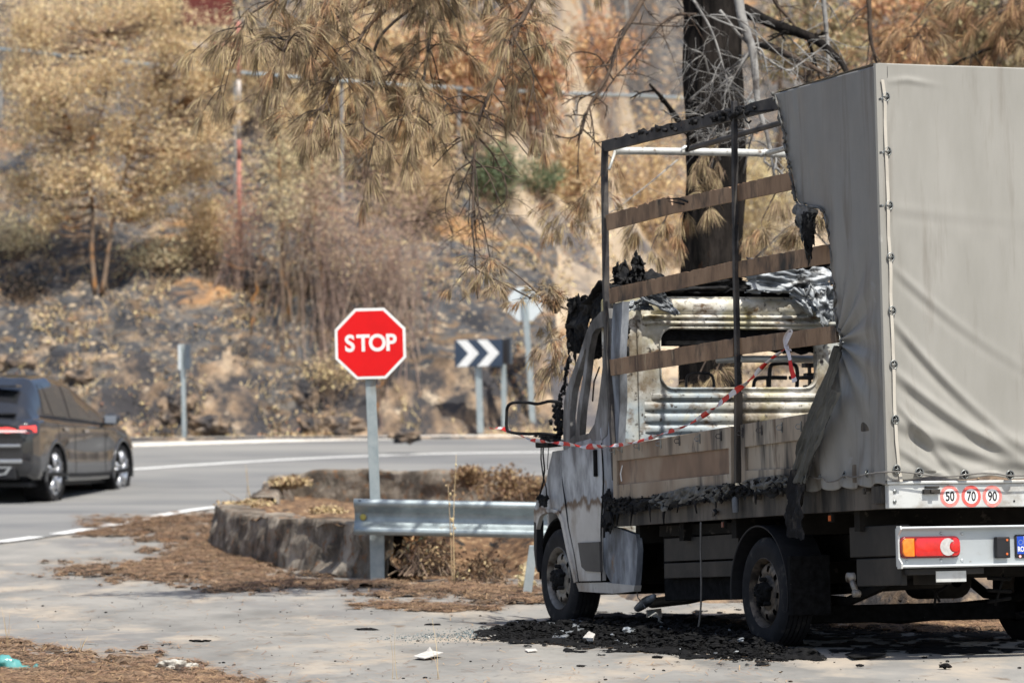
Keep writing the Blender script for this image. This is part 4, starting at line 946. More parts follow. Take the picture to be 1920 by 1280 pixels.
def smoothp(P_, n=6):
    P_ = [P_[0] * 2 - P_[1]] + P_ + [P_[-1] * 2 - P_[-2]]; out = []
    for i in range(1, len(P_) - 2):
        for k in range(n):
            t = k / n; a, b, c, d = P_[i - 1:i + 3]; out.append(.5 * ((2 * b) + (c - a) * t + (2 * a - 5 * b + 4 * c - d) * t * t + (3 * b - a - 3 * c + d) * t ** 3))
    out.append(P_[-2]); return out
mb.tube(smoothp(cp), .0048, 6); mb.build('cover_cord', M['cord'], truck, smooth=True)

# --- wheels
def wheel(c, dark, name='wheel', sg=-1):
    """c: centre of the outer face in truck coordinates; axle along x"""
    w = thing('wheel', None, None, c); w.parent = truck
    r, wd = .338, .205; A = (-1 if sg < 0 else 1, 0, 0)
    mb = MB(); pr = [(-wd, .21), (-wd, .29), (-wd + .012, .315), (-wd + .03, .332)]
    for k in range(5):
        h0 = -wd + .03 + k * .0305; pr += [(h0, r), (h0 + .024, r), (h0 + .0245, r - .008), (h0 + .030, r - .008)]
    pr += [(-.022, .335), (-.010, .322), (.002, .30), (.004, .27), (-.002, .235), (-.006, .215), (-.02, .205)]
    mb.lathe(pr, (0, 0, 0), A, 56)
    autosmooth(mb.build('tyre', M['rubber'], w), 40)
    mb = MB(); pr = [(-.19, .20), (-.10, .196), (-.055, .19), (-.03, .196), (-.012, .205), (-.004, .212), (-.008, .217), (-.018, .214)]
    mb.lathe(pr, (0, 0, 0), A, 48); autosmooth(mb.build('rim_barrel', M['rimdark' if dark else 'rim'], w), 40)
    # pressed disc with ventilation holes
    mb = MB(); n = 80; rings = [(.192, -.07), (.182, -.052), (.165, -.035), (.148, -.028), (.128, -.027), (.108, -.032), (.088, -.022), (.05, -.020), (.0, -.020)]
    vs = []; 
    for (q, h) in rings:
        for k in range(n):
            a_ = 2 * math.pi * k / n; vs.append((A[0] * h, q * math.cos(a_), q * math.sin(a_)))
    fs = []
    for i in range(len(rings) - 1):
        for k in range(n):
            if i in (2, 3) and (k % 10) in (0, 1, 2): continue
            fs.append((i * n + k, i * n + (k + 1) % n, (i + 1) * n + (k + 1) % n, (i + 1) * n + k))
    mb.add(vs, fs); autosmooth(mb.build('rim_disc', M['rimdark' if dark else 'rim'], w), 40)
    mb = MB(); mb.lathe([(-.02, .07), (.008, .066), (.028, .055), (.036, .03), (.036, 0)], (0, 0, 0), A, 20)
    for k in range(5):
        a_ = 2 * math.pi * k / 5 + .3; mb.lathe([(-.02, .014), (.018, .013), (.022, .008), (.022, 0)], (0, .082 * math.cos(a_), .082 * math.sin(a_)), A, 8)
    rgq = random.Random(5)
    for k in range(22): a_ = rgq.random() * 6.28; q = rgq.random() * .06; mb.lump((A[0] * .02, q * math.cos(a_), q * math.sin(a_)), .016, 0, 1, .7, (1.2, 1, 1), rgq)
    mb.build('hub', M['char' if not dark else 'charmatte'], w, smooth=True)
    mb = MB(); mb.lathe([(-.1, 0), (-.1, .15), (-.13, .15), (-.13, 0)], (0, 0, 0), A, 20); mb.build('brake_disc', M['under'], w)
    return w
wr = S3(1431, 1111, .07); wf = S3(1046, 1083.5, .07)
for c_ in (wr, wf):
    p_ = TM @ (c_ + Vector((.1, 0, 0))); print('hub height above ground', p_.z - float(G(p_.x, p_.y)), p_)
wheel(wr, True); wheel(wf, False); wheel(Vector((WID - .07, wr.y, wr.z)), True, sg=1); wheel(Vector((WID - .07, wf.y, wf.z)), True, sg=1)
# --- chassis
mb = MB(); zr = 0.0
mb.box((.55, .05, -.28), (.63, 5.3, -.12)); mb.box((1.45, .05, -.28), (1.53, 5.3, -.12)); mb.build('chassis_beam', M['under'], truck, bevel=.004)
mb = MB()
for u in (.5, 1.3, 2.2, 3.0, 3.7): mb.box((.07, u, -.12), (WID - .08, u + .07, -.002))
mb.build('cross_bearer', M['under'], truck)
mb = MB(); mb.tube([Vector((.2, wr.y, wr.z - .10)), Vector((1.0, wr.y, wr.z - .16)), Vector((WID - .2, wr.y, wr.z - .10))], .05, 10); mb.build('rear_axle', M['under'], truck, smooth=True)
zc = wr.z - .14
mb = MB(); mb.box((.35, wr.y - .05, zc - .055), (WID - .3, wr.y + .05, zc + .055)); mb.build('axle_beam', M['charmatte'], truck, bevel=.01)
mb = MB(); mb.tube([(.45, .15, -.28), (.45, wr.y - .4, wr.z - .06), (.45, wr.y, wr.z - .04), (.45, wr.y + .6, -.25)], .03, 6); mb.tube([(1.6, .15, -.28), (1.6, wr.y - .4, wr.z - .06), (1.6, wr.y, wr.z - .04), (1.6, wr.y + .6, -.25)], .03, 6); mb.build('leaf_spring', M['under'], truck)
mb = MB(); a = S(1532, 1050, .12); b = S(1650, 1120, .12)
mb.box((.10, .06, S(1650, 1098, .1)[1]), (.14, .62, S(1650, 1046, .1)[1])); mb.box((.10, .05, S(1650, 1046, .1)[1] + .01), (.16, .70, S(1650, 985, .1)[1])); mb.build('rear_side_bracket', M['skirt'], truck, bevel=.005)
mb = MB(); mb.box((.12, .0, BK(1700, 1078, .1)[1]), (.60, .1, BK(1700, 1066, .1)[1])); mb.box((.3, .02, BK(1700, 1096)[1]), (.40, .3, BK(1700, 1066)[1])); mb.build('tow_member', M['skirt'], truck, bevel=.004)
c_ = S3(1595, 1082, .1); d_ = S3(1606, 1112, .1); mb = MB(); mb.tube([c_, d_], .018, 8); mb.lathe([(-.02, .03), (.02, .03), (.02, 0)], c_, (-1, 0, 0), 12); mb.lathe([(-.02, .022), (.02, .022), (.02, 0)], d_, (-1, 0, 0), 12); mb.build('shackle', M['rim'], truck, smooth=True)
mb = MB(); mb.tube([(.5, .35, -.42), (.5, 1.3, -.44), (.62, 2.6, -.46), (.55, 3.6, -.42)], .035, 10); mb.lathe([(0, .035), (0, .1), (.5, .1), (.5, .035)], (.9, .9, -.42), (0, 1, 0), 16); mb.build('exhaust_pipe', M['under'], truck, smooth=True)
mb = MB(); mb.box((.7, .75, -.40), (1.4, 1.35, -.28)); mb.box((.5, 2.0, -.42), (1.5, 3.8, -.12)); mb.box((.4, wf.y - .6, wf.z - .05), (1.65, wf.y + .5, wf.z + .35)); mb.box((.25, wf.y - .05, wf.z - .12), (1.8, wf.y + .05, wf.z + .05)); mb.build('engine_block', M['under'], truck, bevel=.03)
# hanging hoses under the rear
mb = MB(); rg = random.Random(2)
for a_, b_, c_ in (((1740, 1096), (1754, 1110), (1762, 1128)), ((1785, 1090), (1768, 1104), (1756, 1110)), ((1753, 1108), (1754, 1120), (1752, 1134))):
    mb.tube([B3(*a_, .5), B3(*b_, .5), B3(*c_, .5)], .008, 6)
for y0 in (1083, 1106, 1128): mb.tube([B3(1852, y0, .4), B3(1895, y0 + rg.uniform(-8, 3), .4)], .012, 6)
mb.tube([B3(1882, 1076, .4), B3(1866, 1134, .4)], .008, 6); mb.build('hose', M['charmatte'], truck, smooth=True, kind='stuff')
# side skirt boxes seen dimly below the rail
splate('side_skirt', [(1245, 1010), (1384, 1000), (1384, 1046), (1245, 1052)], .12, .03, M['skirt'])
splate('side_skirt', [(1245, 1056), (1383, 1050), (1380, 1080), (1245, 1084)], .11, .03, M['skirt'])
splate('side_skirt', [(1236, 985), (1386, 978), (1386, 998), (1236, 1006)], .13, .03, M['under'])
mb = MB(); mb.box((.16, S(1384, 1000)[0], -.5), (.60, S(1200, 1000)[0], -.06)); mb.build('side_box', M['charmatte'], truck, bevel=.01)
# mudguards
def mudguard(c, r0, a0, a1, x0, x1, name='mudguard', m_='black', label=None):
    mb = MB(); n = 24; vs = []
    for i in range(n + 1):
        q = R(a0 + (a1 - a0) * i / n)
        for (x, rr) in ((x0, r0), (x0 - .004, r0 + .012), (x1, r0 + .014), (x1, r0)): vs.append((x, c.y + rr * math.cos(q), c.z + rr * math.sin(q)))
    mb.add(vs, [(i * 4 + k, i * 4 + (k + 1) % 4, (i + 1) * 4 + (k + 1) % 4, (i + 1) * 4 + k) for i in range(n) for k in range(4)])
    return fixn(mb.build(name, M[m_], truck, label=label, bevel=.003))
mudguard(wr, .40, -5, 196, .04, .30)
u_m, _ = S(1478, 1050, .06)
mb = MB(); mb.box((.03, wr.y - .47, wr.z - .14), (.30, wr.y - .43, wr.z + .22)); mb.build('mud_flap', M['charmatte'], truck, bevel=.01)
mudguard(Vector((0, wf.y, wf.z + .03)), .375, -5, 175, .09, .32, 'wheel_arch_liner', 'charmatte')

# ================================================================== CAB
cab_back_u = UL + .14
vC = .03
def XS(px, py, v=vC): return S(px, py, v)
# fender and bumper corner
def bent(name, outline, v, th, m_, holes=(), curve_from=None, k=.0, label=None, lean=None, parent=truck, bevel=.006, seed=0):
    """side skin cut out of the side plane, subdivided and then curved inwards towards the nose / roof"""
    import bmesh
    P_ = [S(*p, v) for p in outline]; mb = MB(); plate(mb, P_, 'x', 0, th, [[S(*p, v) for p in h] for h in holes])
    o = fixn(mb.build(name, m_, parent, label=label))
    bm = bmesh.new(); bm.from_mesh(o.data)
    for it in range(4):
        es = [e for e in bm.edges if e.calc_length() > .09]
        if es: bmesh.ops.subdivide_edges(bm, edges=es, cuts=1); bmesh.ops.triangulate(bm, faces=[f for f in bm.faces if len(f.verts) > 4])
    for vt in bm.verts:
        y, z = vt.co.y, vt.co.z; dx = 0
        if curve_from is not None and y > curve_from: dx += k * (y - curve_from) ** 2
        if lean and z > lean[0]: dx += lean[1] * (z - lean[0]) ** 1.2
        vt.co.x += v + dx + .010 * noise.noise(Vector((y * 3.1, z * 3.1, seed)))
    bm.to_mesh(o.data); bm.free(); autosmooth(o, 35); return o
zbelt = S(1100, 835, vC)[1]; LEAN = (zbelt, .06)
arch = [(1002, 990), (1001, 975), (1006, 962), (1018, 955), (1034, 953), (1046, 958), (1054, 973), (1061, 1005), (1069, 1048), (1080, 1090)]
ufold = S(1045, 900)[0]
bent('front_wing', [(1063, 842), (1034, 846), (1026, 880), (1022, 905), (1013, 921), (1003, 938), (996, 957), (995, 985)] + arch + [(1084, 1090), (1074, 1030), (1064, 985), (1058, 940), (1053, 900), (1051, 848)][::1], vC, .03, M['cabwhite'], curve_from=ufold, k=.08, label='white front wing with burn marks', seed=1)
bent('arch_lip', [(1000, 992)] + [(x, y) for x, y in arch[1:]] + [(1076, 1092), (1065, 1048), (1057, 1008), (1050, 978), (1043, 964), (1033, 959), (1019, 961), (1009, 967), (1005, 978)], vC - .012, .03, M['cabwhite'], curve_from=ufold, k=.08, seed=1)
bent('bumper_corner', [(994, 975), (1001, 975), (1001, 1040), (1003, 1072), (999, 1064), (995, 1030)], vC - .004, .05, M['black'], curve_from=ufold, k=.08)
door = bent('door', [(1065, 842), (1082, 829), (1104, 823), (1120, 812), (1127, 800), (1129, 840), (1130, 905), (1127, 985), (1128, 1088), (1085, 1089), (1076, 1030), (1066, 985), (1060, 940), (1055, 900), (1053, 848)], vC - .004, .035, M['cabwhite'], label='white door burnt blue grey in its upper half', seed=3)
# door window frame: A pillar, quarter bar, rear frame
frame = [(1056, 842), (1055, 800), (1057, 752), (1063, 730), (1074, 700), (1090, 655), (1101, 618), (1112, 600), (1126, 585), (1142, 578), (1146, 640), (1142, 760), (1138, 815), (1128, 825), (1104, 826), (1082, 832), (1066, 844)]
hole1 = [(1070, 822), (1069, 780), (1074, 735), (1083, 700), (1096, 660), (1100, 652), (1099, 668), (1092, 710), (1085, 760), (1079, 815)]
hole2 = [(1087, 816), (1091, 770), (1097, 715), (1106, 655), (1111, 628), (1117, 617), (1132, 612), (1131, 680), (1126, 720), (1120, 765), (1115, 795), (1104, 812)]
bent('door_frame', frame, vC - .002, .045, M['pillarburnt'], holes=[hole1, hole2], lean=None, parent=door, label='scorched window frame', seed=4)
mb = MB(); mb.tube([S3(1083, 818, .1), S3(1094, 720, .12), S3(1108, 640, .14), S3(1113, 622, .15)], [.016, .014, .014, .012], 8); mb.build('quarter_bar', M['scorched'], door, smooth=True)
mb = MB(); mb.tube([S3(1069, 826, .12), S3(1074, 750, .14), S3(1090, 690, .16), S3(1103, 640, .18)], [.02, .018, .018, .02], 8); mb.tube([S3(1111, 752, .4), S3(1114, 715, .4), S3(1124, 688, .4)], .006, 6); mb.build('window_seal', M['charmatte'], door, smooth=True)
mb = MB(); mb.tube(smoothp([S3(x, y, vC - .004) for x, y in ((1053, 848), (1055, 900), (1060, 940), (1066, 985), (1076, 1030), (1085, 1090))], 4), .0045, 5); mb.tube([S3(1085, 1090, vC - .003), S3(1129, 1089, vC - .003)], .004, 5); mb.tube(smoothp([S3(x, y, vC - .004) for x, y in ((1128, 830), (1131, 905), (1127, 985), (1128, 1088))], 4), .005, 5); mb.build('door_seam', M['charmatte'], door, kind='stuff')
mb = MB(); mb.box((.06, S(1126, 800, .1)[0], zbelt - .10), (.08, S(1088, 800, .1)[0], zbelt + .05)); mb.build('door_lining', M['charmatte'], door)
bent('door_trim', [(1083, 1017), (1124, 1015), (1125, 1072), (1098, 1070), (1090, 1062)], vC - .018, .02, M['trim'], parent=door)
mb = MB(); a = S3(1116, 868, vC - .01); mb.box((a.x - .012, a.y - .022, a.z - .09), (a.x + .01, a.y + .012, a.z + .09)); mb.build('door_handle', M['charmatte'], door, bevel=.006)
bent('sill', [(1080, 1092), (1130, 1091), (1190, 1097), (1188, 1108), (1150, 1112), (1085, 1108)], vC + .005, .05, M['cabwhite'])
# B pillar and cab corner
bent('b_pillar', [(1131, 790), (1143, 700), (1147, 600), (1150, 570), (1166, 565), (1163, 700), (1158, 905), (1154, 985), (1133, 990), (1130, 930)], vC + .002, .05, M['cabburnt'], label='heat discoloured pillar behind the door', seed=6)
bent('rear_corner_panel', [(1125, 992), (1138, 985), (1160, 990), (1192, 1002), (1196, 1030), (1194, 1070), (1190, 1103), (1148, 1098), (1134, 1070), (1127, 1030)], vC + .012, .04, M['cabburnt'], curve_from=None, label='flaking pale burnt panel behind the door', seed=7)
mb = MB(); a = S3(1133, 960, .05); mb.box((a.x - .01, a.y - .03, a.z - .17), (a.x + .05, a.y + .02, a.z + .13)); mb.build('door_gap', M['charmatte'], truck)
mb = MB(); rg = random.Random(6)
for _ in range(26): mb.lump(S3(rg.gauss(1138, 4), rg.uniform(915, 990), .0), rg.uniform(.01, .022), 0, 1, .8, (1, 1, 1.5), rg)
mb.build('char_remnant', M['char'], truck, smooth=True, kind='stuff')
# mirrored right-hand skins
for o in [c for c in truck.children if c.name.split('.')[0] in ('front_wing', 'door', 'sill', 'b_pillar', 'arch_lip')]:
    q = o.copy(); COL.objects.link(q); q.parent = truck; q.scale = (-1, 1, 1); q.location = (WID, 0, 0)
    if 'label' in q: del q['label']
    for ch in o.children:
        if ch.name.startswith('door_frame'):
            w2 = ch.copy(); COL.objects.link(w2); w2.parent = q
            if 'label' in w2: del w2['label']
# back wall of the cab with its window and pressed ribs
u = cab_back_u
zt_ = BK(1300, 556, u)[1]; zbw = -.1; xl_, xr_ = .05, WID - .05
wz0, wz1 = BK(1300, 726, u)[1], BK(1300, 617, u)[1]; wx0 = BK(1240, 670, u)[0]; wx1 = WID - wx0
hole = rounded(wx0, wx1, wz0, wz1, .085, 9)
mb = MB(); plate(mb, rounded(xl_, xr_, zbw, zt_, .05), 'y', u, u + .03, [hole]); cabb = fixn(mb.build('cab_back_wall', M['cabback'], truck, label='blistered cream back wall of the cab with open window', bevel=.004))
mb = MB(); n = len(hole); c0 = [(p[0], p[1]) for p in rounded(wx0 - .014, wx1 + .014, wz0 - .014, wz1 + .014, .095, 9)]
mb.add([(p[0], u - .012, p[1]) for p in c0] + [(p[0], u - .018, p[1]) for p in [((a[0] + b[0]) / 2, (a[1] + b[1]) / 2) for a, b in zip(c0, hole)]] + [(p[0], u + .01, p[1]) for p in hole], [(i, (i + 1) % n, (i + 1) % n + n, i + n) for i in range(n)] + [(n + i, n + (i + 1) % n, n + (i + 1) % n + n, n + i + n) for i in range(n)])
fixn(mb.build('window_flange', M['cabback'], cabb, smooth=True))
def rib(x0, x1, py0, py1, dep, name='pressed_rib'):
    z1, z0 = BK(1300, py0, u)[1], BK(1300, py1, u)[1]; mb = MB(); h = z1 - z0
    pr = [(0, z0), (-dep * .7, z0 + h * .15), (-dep, z0 + h * .35), (-dep, z0 + h * .65), (-dep * .7, z0 + h * .85), (0, z1)]
    m_ = len(pr); vs = []
    for (x, k) in ((x0, 0), (x0 + .05, 1), (x1 - .05, 1), (x1, 0)):
        vs += [(x, u + p[0] * k - .0006, p[1]) for p in pr]
    mb.add(vs, [(i * m_ + j, i * m_ + j + 1, (i + 1) * m_ + j + 1, (i + 1) * m_ + j) for i in range(3) for j in range(m_ - 1)])
    autosmooth(fixn(mb.build(name, M['cabback'], cabb)), 30)
xa = BK(1205, 600, u)[0]
rib(xa + .06, xr_ - .06, 560, 588, .03); rib(xa, xr_ - .02, 590, 598, .03); rib(xa, xr_ - .02, 601, 610, .025)
rib(xa + .05, xr_ - .1, 737, 750, .03); rib(xa, xr_ - .06, 753, 771, .02); rib(xa, xr_ - .06, 775, 793, .02); rib(xa, xr_ - .06, 797, 812, .018); rib(xa, xr_ - .06, 820, 850, .02)
mb = MB(); a = BK(1195, 700, u)[0]; mb.box((a, u - .016, zbw), (a + .035, u, zt_ - .05)); mb.build('vertical_seam', M['cabback'], cabb, bevel=.008)
# header inside, roof shell, windscreen pillars, bonnet, dash
zr0 = zt_; uf = S(1108, 610, .1)[0]; uw = S(1057, 835, .05)[0]
mb = MB(); rg = random.Random(3)
nx, ny = 40, 24; V = []
for i in range(nx):
    for j in range(ny):
        x = .10 + (WID - .2) * i / (nx - 1); y = u + .02 + (uf + .15 - u) * j / (ny - 1)
        V.append((x, y, zr0 - .0 + .10 * math.sin(math.pi * min(1, j / ny * 1.2 + .15)) + .03 * noise.fractal(Vector((x * 4, y * 4, 0)), .8, 2, 4)))
roof = np_mesh('cab_roof', V, grid_faces(nx, ny), M['charmatte'], truck, True); roof.modifiers.new('t', 'SOLIDIFY').thickness = .02
mb = MB(); mb.box((.15, uf + .05, zr0 - .14), (WID - .15, uf + .12, zr0 + .02)); mb.box((.12, u + .035, BK(1300, 649, u + .05)[1]), (WID - .12, u + .06, zr0)); mb.build('roof_header', M['charmatte'], truck, bevel=.01)
mb = MB(); mb.tube([Vector((WID - .12, uf, zr0 - .03)), Vector((WID - .05, uw, zbelt))], .035, 8); mb.build('windscreen_pillar', M['cabburnt'], truck, smooth=True)
un = S(1000, 960, .3)[0]
mb = MB(); vs = []; nx = 16
for (y, z, ins) in ((uw - .1, zbelt + .03, .05), (uw + .35, zbelt - .06, .12), (uw + .7, zbelt - .28, .2), (uw + .85, zbelt - .55, .26), (uw + .88, zbelt - .95, .28)):
    for i in range(nx): t = i / (nx - 1); vs.append((ins + (WID - 2 * ins) * t, y + .16 * math.sin(math.pi * t), z + .04 * math.sin(math.pi * t)))
mb.add(vs, [(i * nx + j, i * nx + j + 1, (i + 1) * nx + j + 1, (i + 1) * nx + j) for i in range(4) for j in range(nx - 1)]); o = mb.build('bonnet', M['cabwhite'], truck, smooth=True); o.modifiers.new('t', 'SOLIDIFY').thickness = .02
mb = MB(); mb.box((.12, uw - .35, zbelt - .55), (WID - .12, uw - .02, zbelt - .16)); mb.build('dashboard_remains', M['char'], truck, bevel=.04)
# seat frames, steering wheel, cross tube
mb = MB()
for cx0, w_ in ((1283, 28), (1328, 40)) and ((1313, 26),):
    p = [B3(cx0 - w_, 735, u + .35), B3(cx0 - w_, 712, u + .35), B3(cx0 - w_ * .7, 701, u + .35), B3(cx0 + w_ * .4, 700, u + .35), B3(cx0 + w_ * .9, 707, u + .35), B3(cx0 + w_, 735, u + .35)]
    mb.tube(smoothp(p, 4), .010, 6)
for pp_ in ([(1412, 735), (1416, 712), (1434, 708), (1475, 708)], [(1442, 735), (1444, 690), (1455, 682), (1480, 682), (1494, 690), (1494, 735)], [(1480, 708), (1555, 708)], [(1440, 706), (1440, 735)]):
    mb.tube(smoothp([B3(*p, u + .4) for p in pp_], 4), .014, 6)
mb.build('seat_frame', M['scorched'], truck, smooth=True, kind='stuff')
mb = MB(); a, b = B3(1510, 680, u + .45), B3(1538, 735, u + .45); mb.box((a.x, a.y, b.z), (b.x, a.y + .05, b.z + .05)); mb.box((a.x + .01, a.y, a.z - .09), (b.x + .02, a.y + .06, a.z - .07)); mb.box((a.x + .0, a.y, a.z - .03), (b.x + .01, a.y + .06, a.z)); mb.box((a.x + .03, a.y, b.z), (a.x + .045, a.y + .03, a.z)); mb.build('seat_bracket', M['scorched'], truck)
mb = MB(); mb.tube([B3(1344, 674, u + .2), B3(1410, 673, u + .2), B3(1660, 673, u + .2)], .024, 10); mb.build('cross_tube', M['railrear'], truck, smooth=True)
# melted roof skin: crumpled sheets
def crumple(name, quad, u0, m_, seed, amp=.05, nu=44, nv=26, label=None, rag=.16, plane='b'):
    rs_ = np.random.RandomState(seed); ph = rs_.rand(3) * 20; V = []; keep = []
    a, b, c, d = [Vector(B3(*p, u0)) if plane == 'b' else Vector(S3(*p, u0)) for p in quad]
    for i in range(nu):
        s = i / (nu - 1)
        for j in range(nv):
            t = j / (nv - 1); e = noise.fractal(Vector((s * 3 + ph[0], t * 3, ph[1])), .8, 2.1, 5) * rag
            s2 = s + e * (abs(s - .5) * 2) ** 2; t2 = t + noise.fractal(Vector((s * 6 + ph[2], t * 2, 1)), .8, 2.1, 5) * rag * 1.3 * (abs(t - .5) * 2) ** 2
            p = a.lerp(b, s2).lerp(d.lerp(c, s2), t2)
            n1 = noise.turbulence(Vector((s * 1.9 + ph[0], t * 1.9 + ph[1], 0)), 4, True) - .6
            p = p + (Vector((0, 1, .25)) if plane == 'b' else Vector((1, 0, .2))) * n1 * amp * 2.2
            V.append(p)
    o = np_mesh(name, [tuple(p) for p in V], grid_faces(nu, nv), M[m_], truck, True)
    if label: o['label'] = label
    o.modifiers.new('t', 'SOLIDIFY').thickness = .004
    return o
crumple('melted_roof_sheet', [(1385, 508), (1570, 500), (1572, 548), (1392, 548)], u - .06, 'foil', 1, .05, label='crumpled silvery roof sheet')
crumple('melted_roof_sheet', [(1395, 480), (1440, 498), (1445, 520), (1400, 520)], u + .05, 'foil', 2, .04)
crumple('melted_roof_sheet', [(1512, 545), (1572, 540), (1566, 590), (1540, 610)], u - .16, 'foil', 3, .04, rag=.3)
crumple('melted_roof_sheet', [(1478, 540), (1540, 545), (1560, 600), (1500, 575)], u - .12, 'foil', 13, .04, rag=.3)
crumple('melted_roof_sheet', [(1190, 556), (1240, 544), (1274, 588), (1262, 590)], u - .10, 'foil', 4, .03, rag=.12)
crumple('melted_roof_sheet', [(1165, 570), (1210, 556), (1225, 580), (1170, 582)], u - .06, 'foil', 5, .03)
crumple('charred_roof_edge', [(1215, 528), (1400, 500), (1400, 545), (1230, 552)], u + .02, 'char', 6, .05, label='black charred roof edge')
crumple('charred_roof_edge', [(1135, 520), (1222, 512), (1240, 548), (1140, 560)], u + .15, 'char', 7, .09, rag=.3)
crumple('charred_roof_edge', [(1146, 500), (1202, 478), (1206, 545), (1144, 560)], u + .25, 'char', 8, .10, rag=.35)
crumple('charred_roof_edge', [(1183, 482), (1200, 478), (1206, 524), (1180, 524)], u + .1, 'char', 18, .06, rag=.3)
crumple('charred_roof_edge', [(1480, 486), (1572, 480), (1572, 520), (1480, 515)], u + .2, 'char', 9, .06)
crumple('charred_roof_edge', [(1420, 540), (1575, 536), (1575, 552), (1420, 553)], u - .02, 'char', 19, .03)
crumple('charred_roof_edge', [(1380, 643), (1580, 626), (1580, 668), (1385, 655)], u + .12, 'charmatte', 29, .03)
crumple('charred_lining', [(1145, 572), (1176, 590), (1178, 664), (1148, 660)], u - .05, 'char', 10, .05, rag=.3)
crumple('charred_roof_side', [(1120, 552), (1150, 540), (1150, 600), (1112, 618)], .16, 'char', 11, .03, plane='s', rag=.3)
crumple('charred_roof_side', [(1072, 566), (1125, 562), (1100, 632), (1076, 636)], .28, 'char', 12, .03, plane='s', rag=.28)
crumple('charred_visor', [(1062, 612), (1112, 560), (1100, 640), (1082, 672)], .35, 'charmatte', 14, .02, plane='s', rag=.15, label='black sheet of melted roof cap hanging at the windscreen')
crumple('charred_visor', [(1064, 585), (1092, 572), (1082, 668), (1066, 640)], .5, 'charmatte', 24, .02, plane='s', rag=.2)
crumple('melted_roof_sheet', [(1065, 560), (1100, 555), (1098, 580), (1080, 600)], .30, 'charmatte', 15, .02, plane='s')
crumple('charred_roof_side', [(1112, 620), (1152, 610), (1150, 672), (1112, 670)], .5, 'charmatte', 25, .04, plane='s', rag=.12)
mb = MB(); rg = random.Random(14)
pp_ = [(1066, 645), (1068, 672), (1064, 690), (1060, 715), (1052, 742), (1045, 760)]
for i, (x, y) in enumerate(pp_[:-1]):
    x2, y2 = pp_[i + 1]
    for _ in range(16):
        t = rg.random(); mb.lump(S3(x + (x2 - x) * t + rg.gauss(0, .8 + i * .6), y + (y2 - y) * t, .2), rg.uniform(.005, .012), 0, 1, .9, (1, .8, 1.6), rg)
for _ in range(110):
    mb.lump(S3(rg.gauss(1048, 4.5), rg.uniform(755, 830), .12), rg.uniform(.006, .016), 0, 1, .9, (1, 1, 1.3), rg)
for _ in range(70): mb.lump(S3(rg.gauss(1030, 13), rg.gauss(820, 5), .1), rg.uniform(.008, .016), 0, 1, .8, (1, 1.5, .7), rg)
mb.build('melted_drip', M['char'], truck, smooth=True, kind='stuff')
# mirror
mir = MB(); mp = [(1052, 754), (1030, 752), (1008, 757), (985, 754), (962, 755), (952, 762), (950, 778), (950, 802), (957, 810), (985, 813), (1015, 813), (1040, 815)]
mir.tube(smoothp([S3(x, y, -.0 - max(0, (1052 - x)) * .0022) for x, y in mp], 5), .011, 8, jit=.15); mo = mir.build('mirror_frame', M['char'], truck, smooth=True, label='bare black frame of the burnt wing mirror')
mb = MB(); a = S3(1018, 830, -.05); mb.box((a.x - .02, a.y - .10, a.z - .03), (a.x + .10, a.y + .10, a.z + .02)); mb.build('mirror_arm', M['char'], truck, bevel=.01)
mb = MB()
mb.tube([S3(1019, 832, -.03), S3(1018, 850, -.03), S3(1021, 880, -.03), S3(1018, 905, -.03), S3(1012, 930, -.03)], .006, 5, jit=.5)
mb.tube([S3(1015, 835, -.03), S3(1014, 860, -.03), S3(1018, 890, -.03), S3(1024, 915, -.03), S3(1025, 932, -.03)], .005, 5, jit=.5)
mb.tube([S3(1029, 835, -.02), S3(1027, 862, -.02), S3(1026, 880, -.02)], .003, 5)
for _ in range(18): mb.lump(S3(rg.gauss(1021, 5), rg.gauss(938, 5), -.03), .016, 0, 1, .7, (1, 1, 1), rg)
mb.tube([S3(1013, 936, -.03), S3(1012, 950, -.03)], .005, 5, jit=.4); mb.build('hanging_wires', M['char'], truck, smooth=True)
# hanging rope, dangling exhaust stub
mb = MB(); mb.tube(smoothp([S3(1314, 978, .02), S3(1314, 1040, .02), S3(1315, 1100, .02), S3(1313, 1150, .02), S3(1306, 1185, .0), S3(1290, 1194, -.05)], 6), .006, 6); mb.build('hanging_rope', M['cord'], truck, smooth=True)
mb = MB(); mb.tube([S3(1196, 1140, .15), S3(1210, 1128, .15), S3(1226, 1118, .15)], [.03, .035, .02], 8, jit=.4); mb.tube([S3(1192, 1085, .1), S3(1196, 1120, .12), S3(1210, 1138, .12)], .004, 5); mb.build('melted_stub', M['foil'], truck, smooth=True)
mb = MB(); mb.tube([S3(1222, 1130, .3), S3(1290, 1122, .35), S3(1390, 1100, .4)], .035, 10); mb.build('front_pipe', M['skirt'], truck, smooth=True)
# ================================================================== SIGNS AND STREET FURNITURE
def face_frame(px, py, D, yaw=0, roll=0):          # local x right, z up, -y towards the camera
    return Matrix.Translation(at(px, py, D)) @ Matrix.Rotation(yaw, 4, 'Z') @ Matrix.Rotation(roll, 4, 'Y')
def ppm(D): return F_PX / D
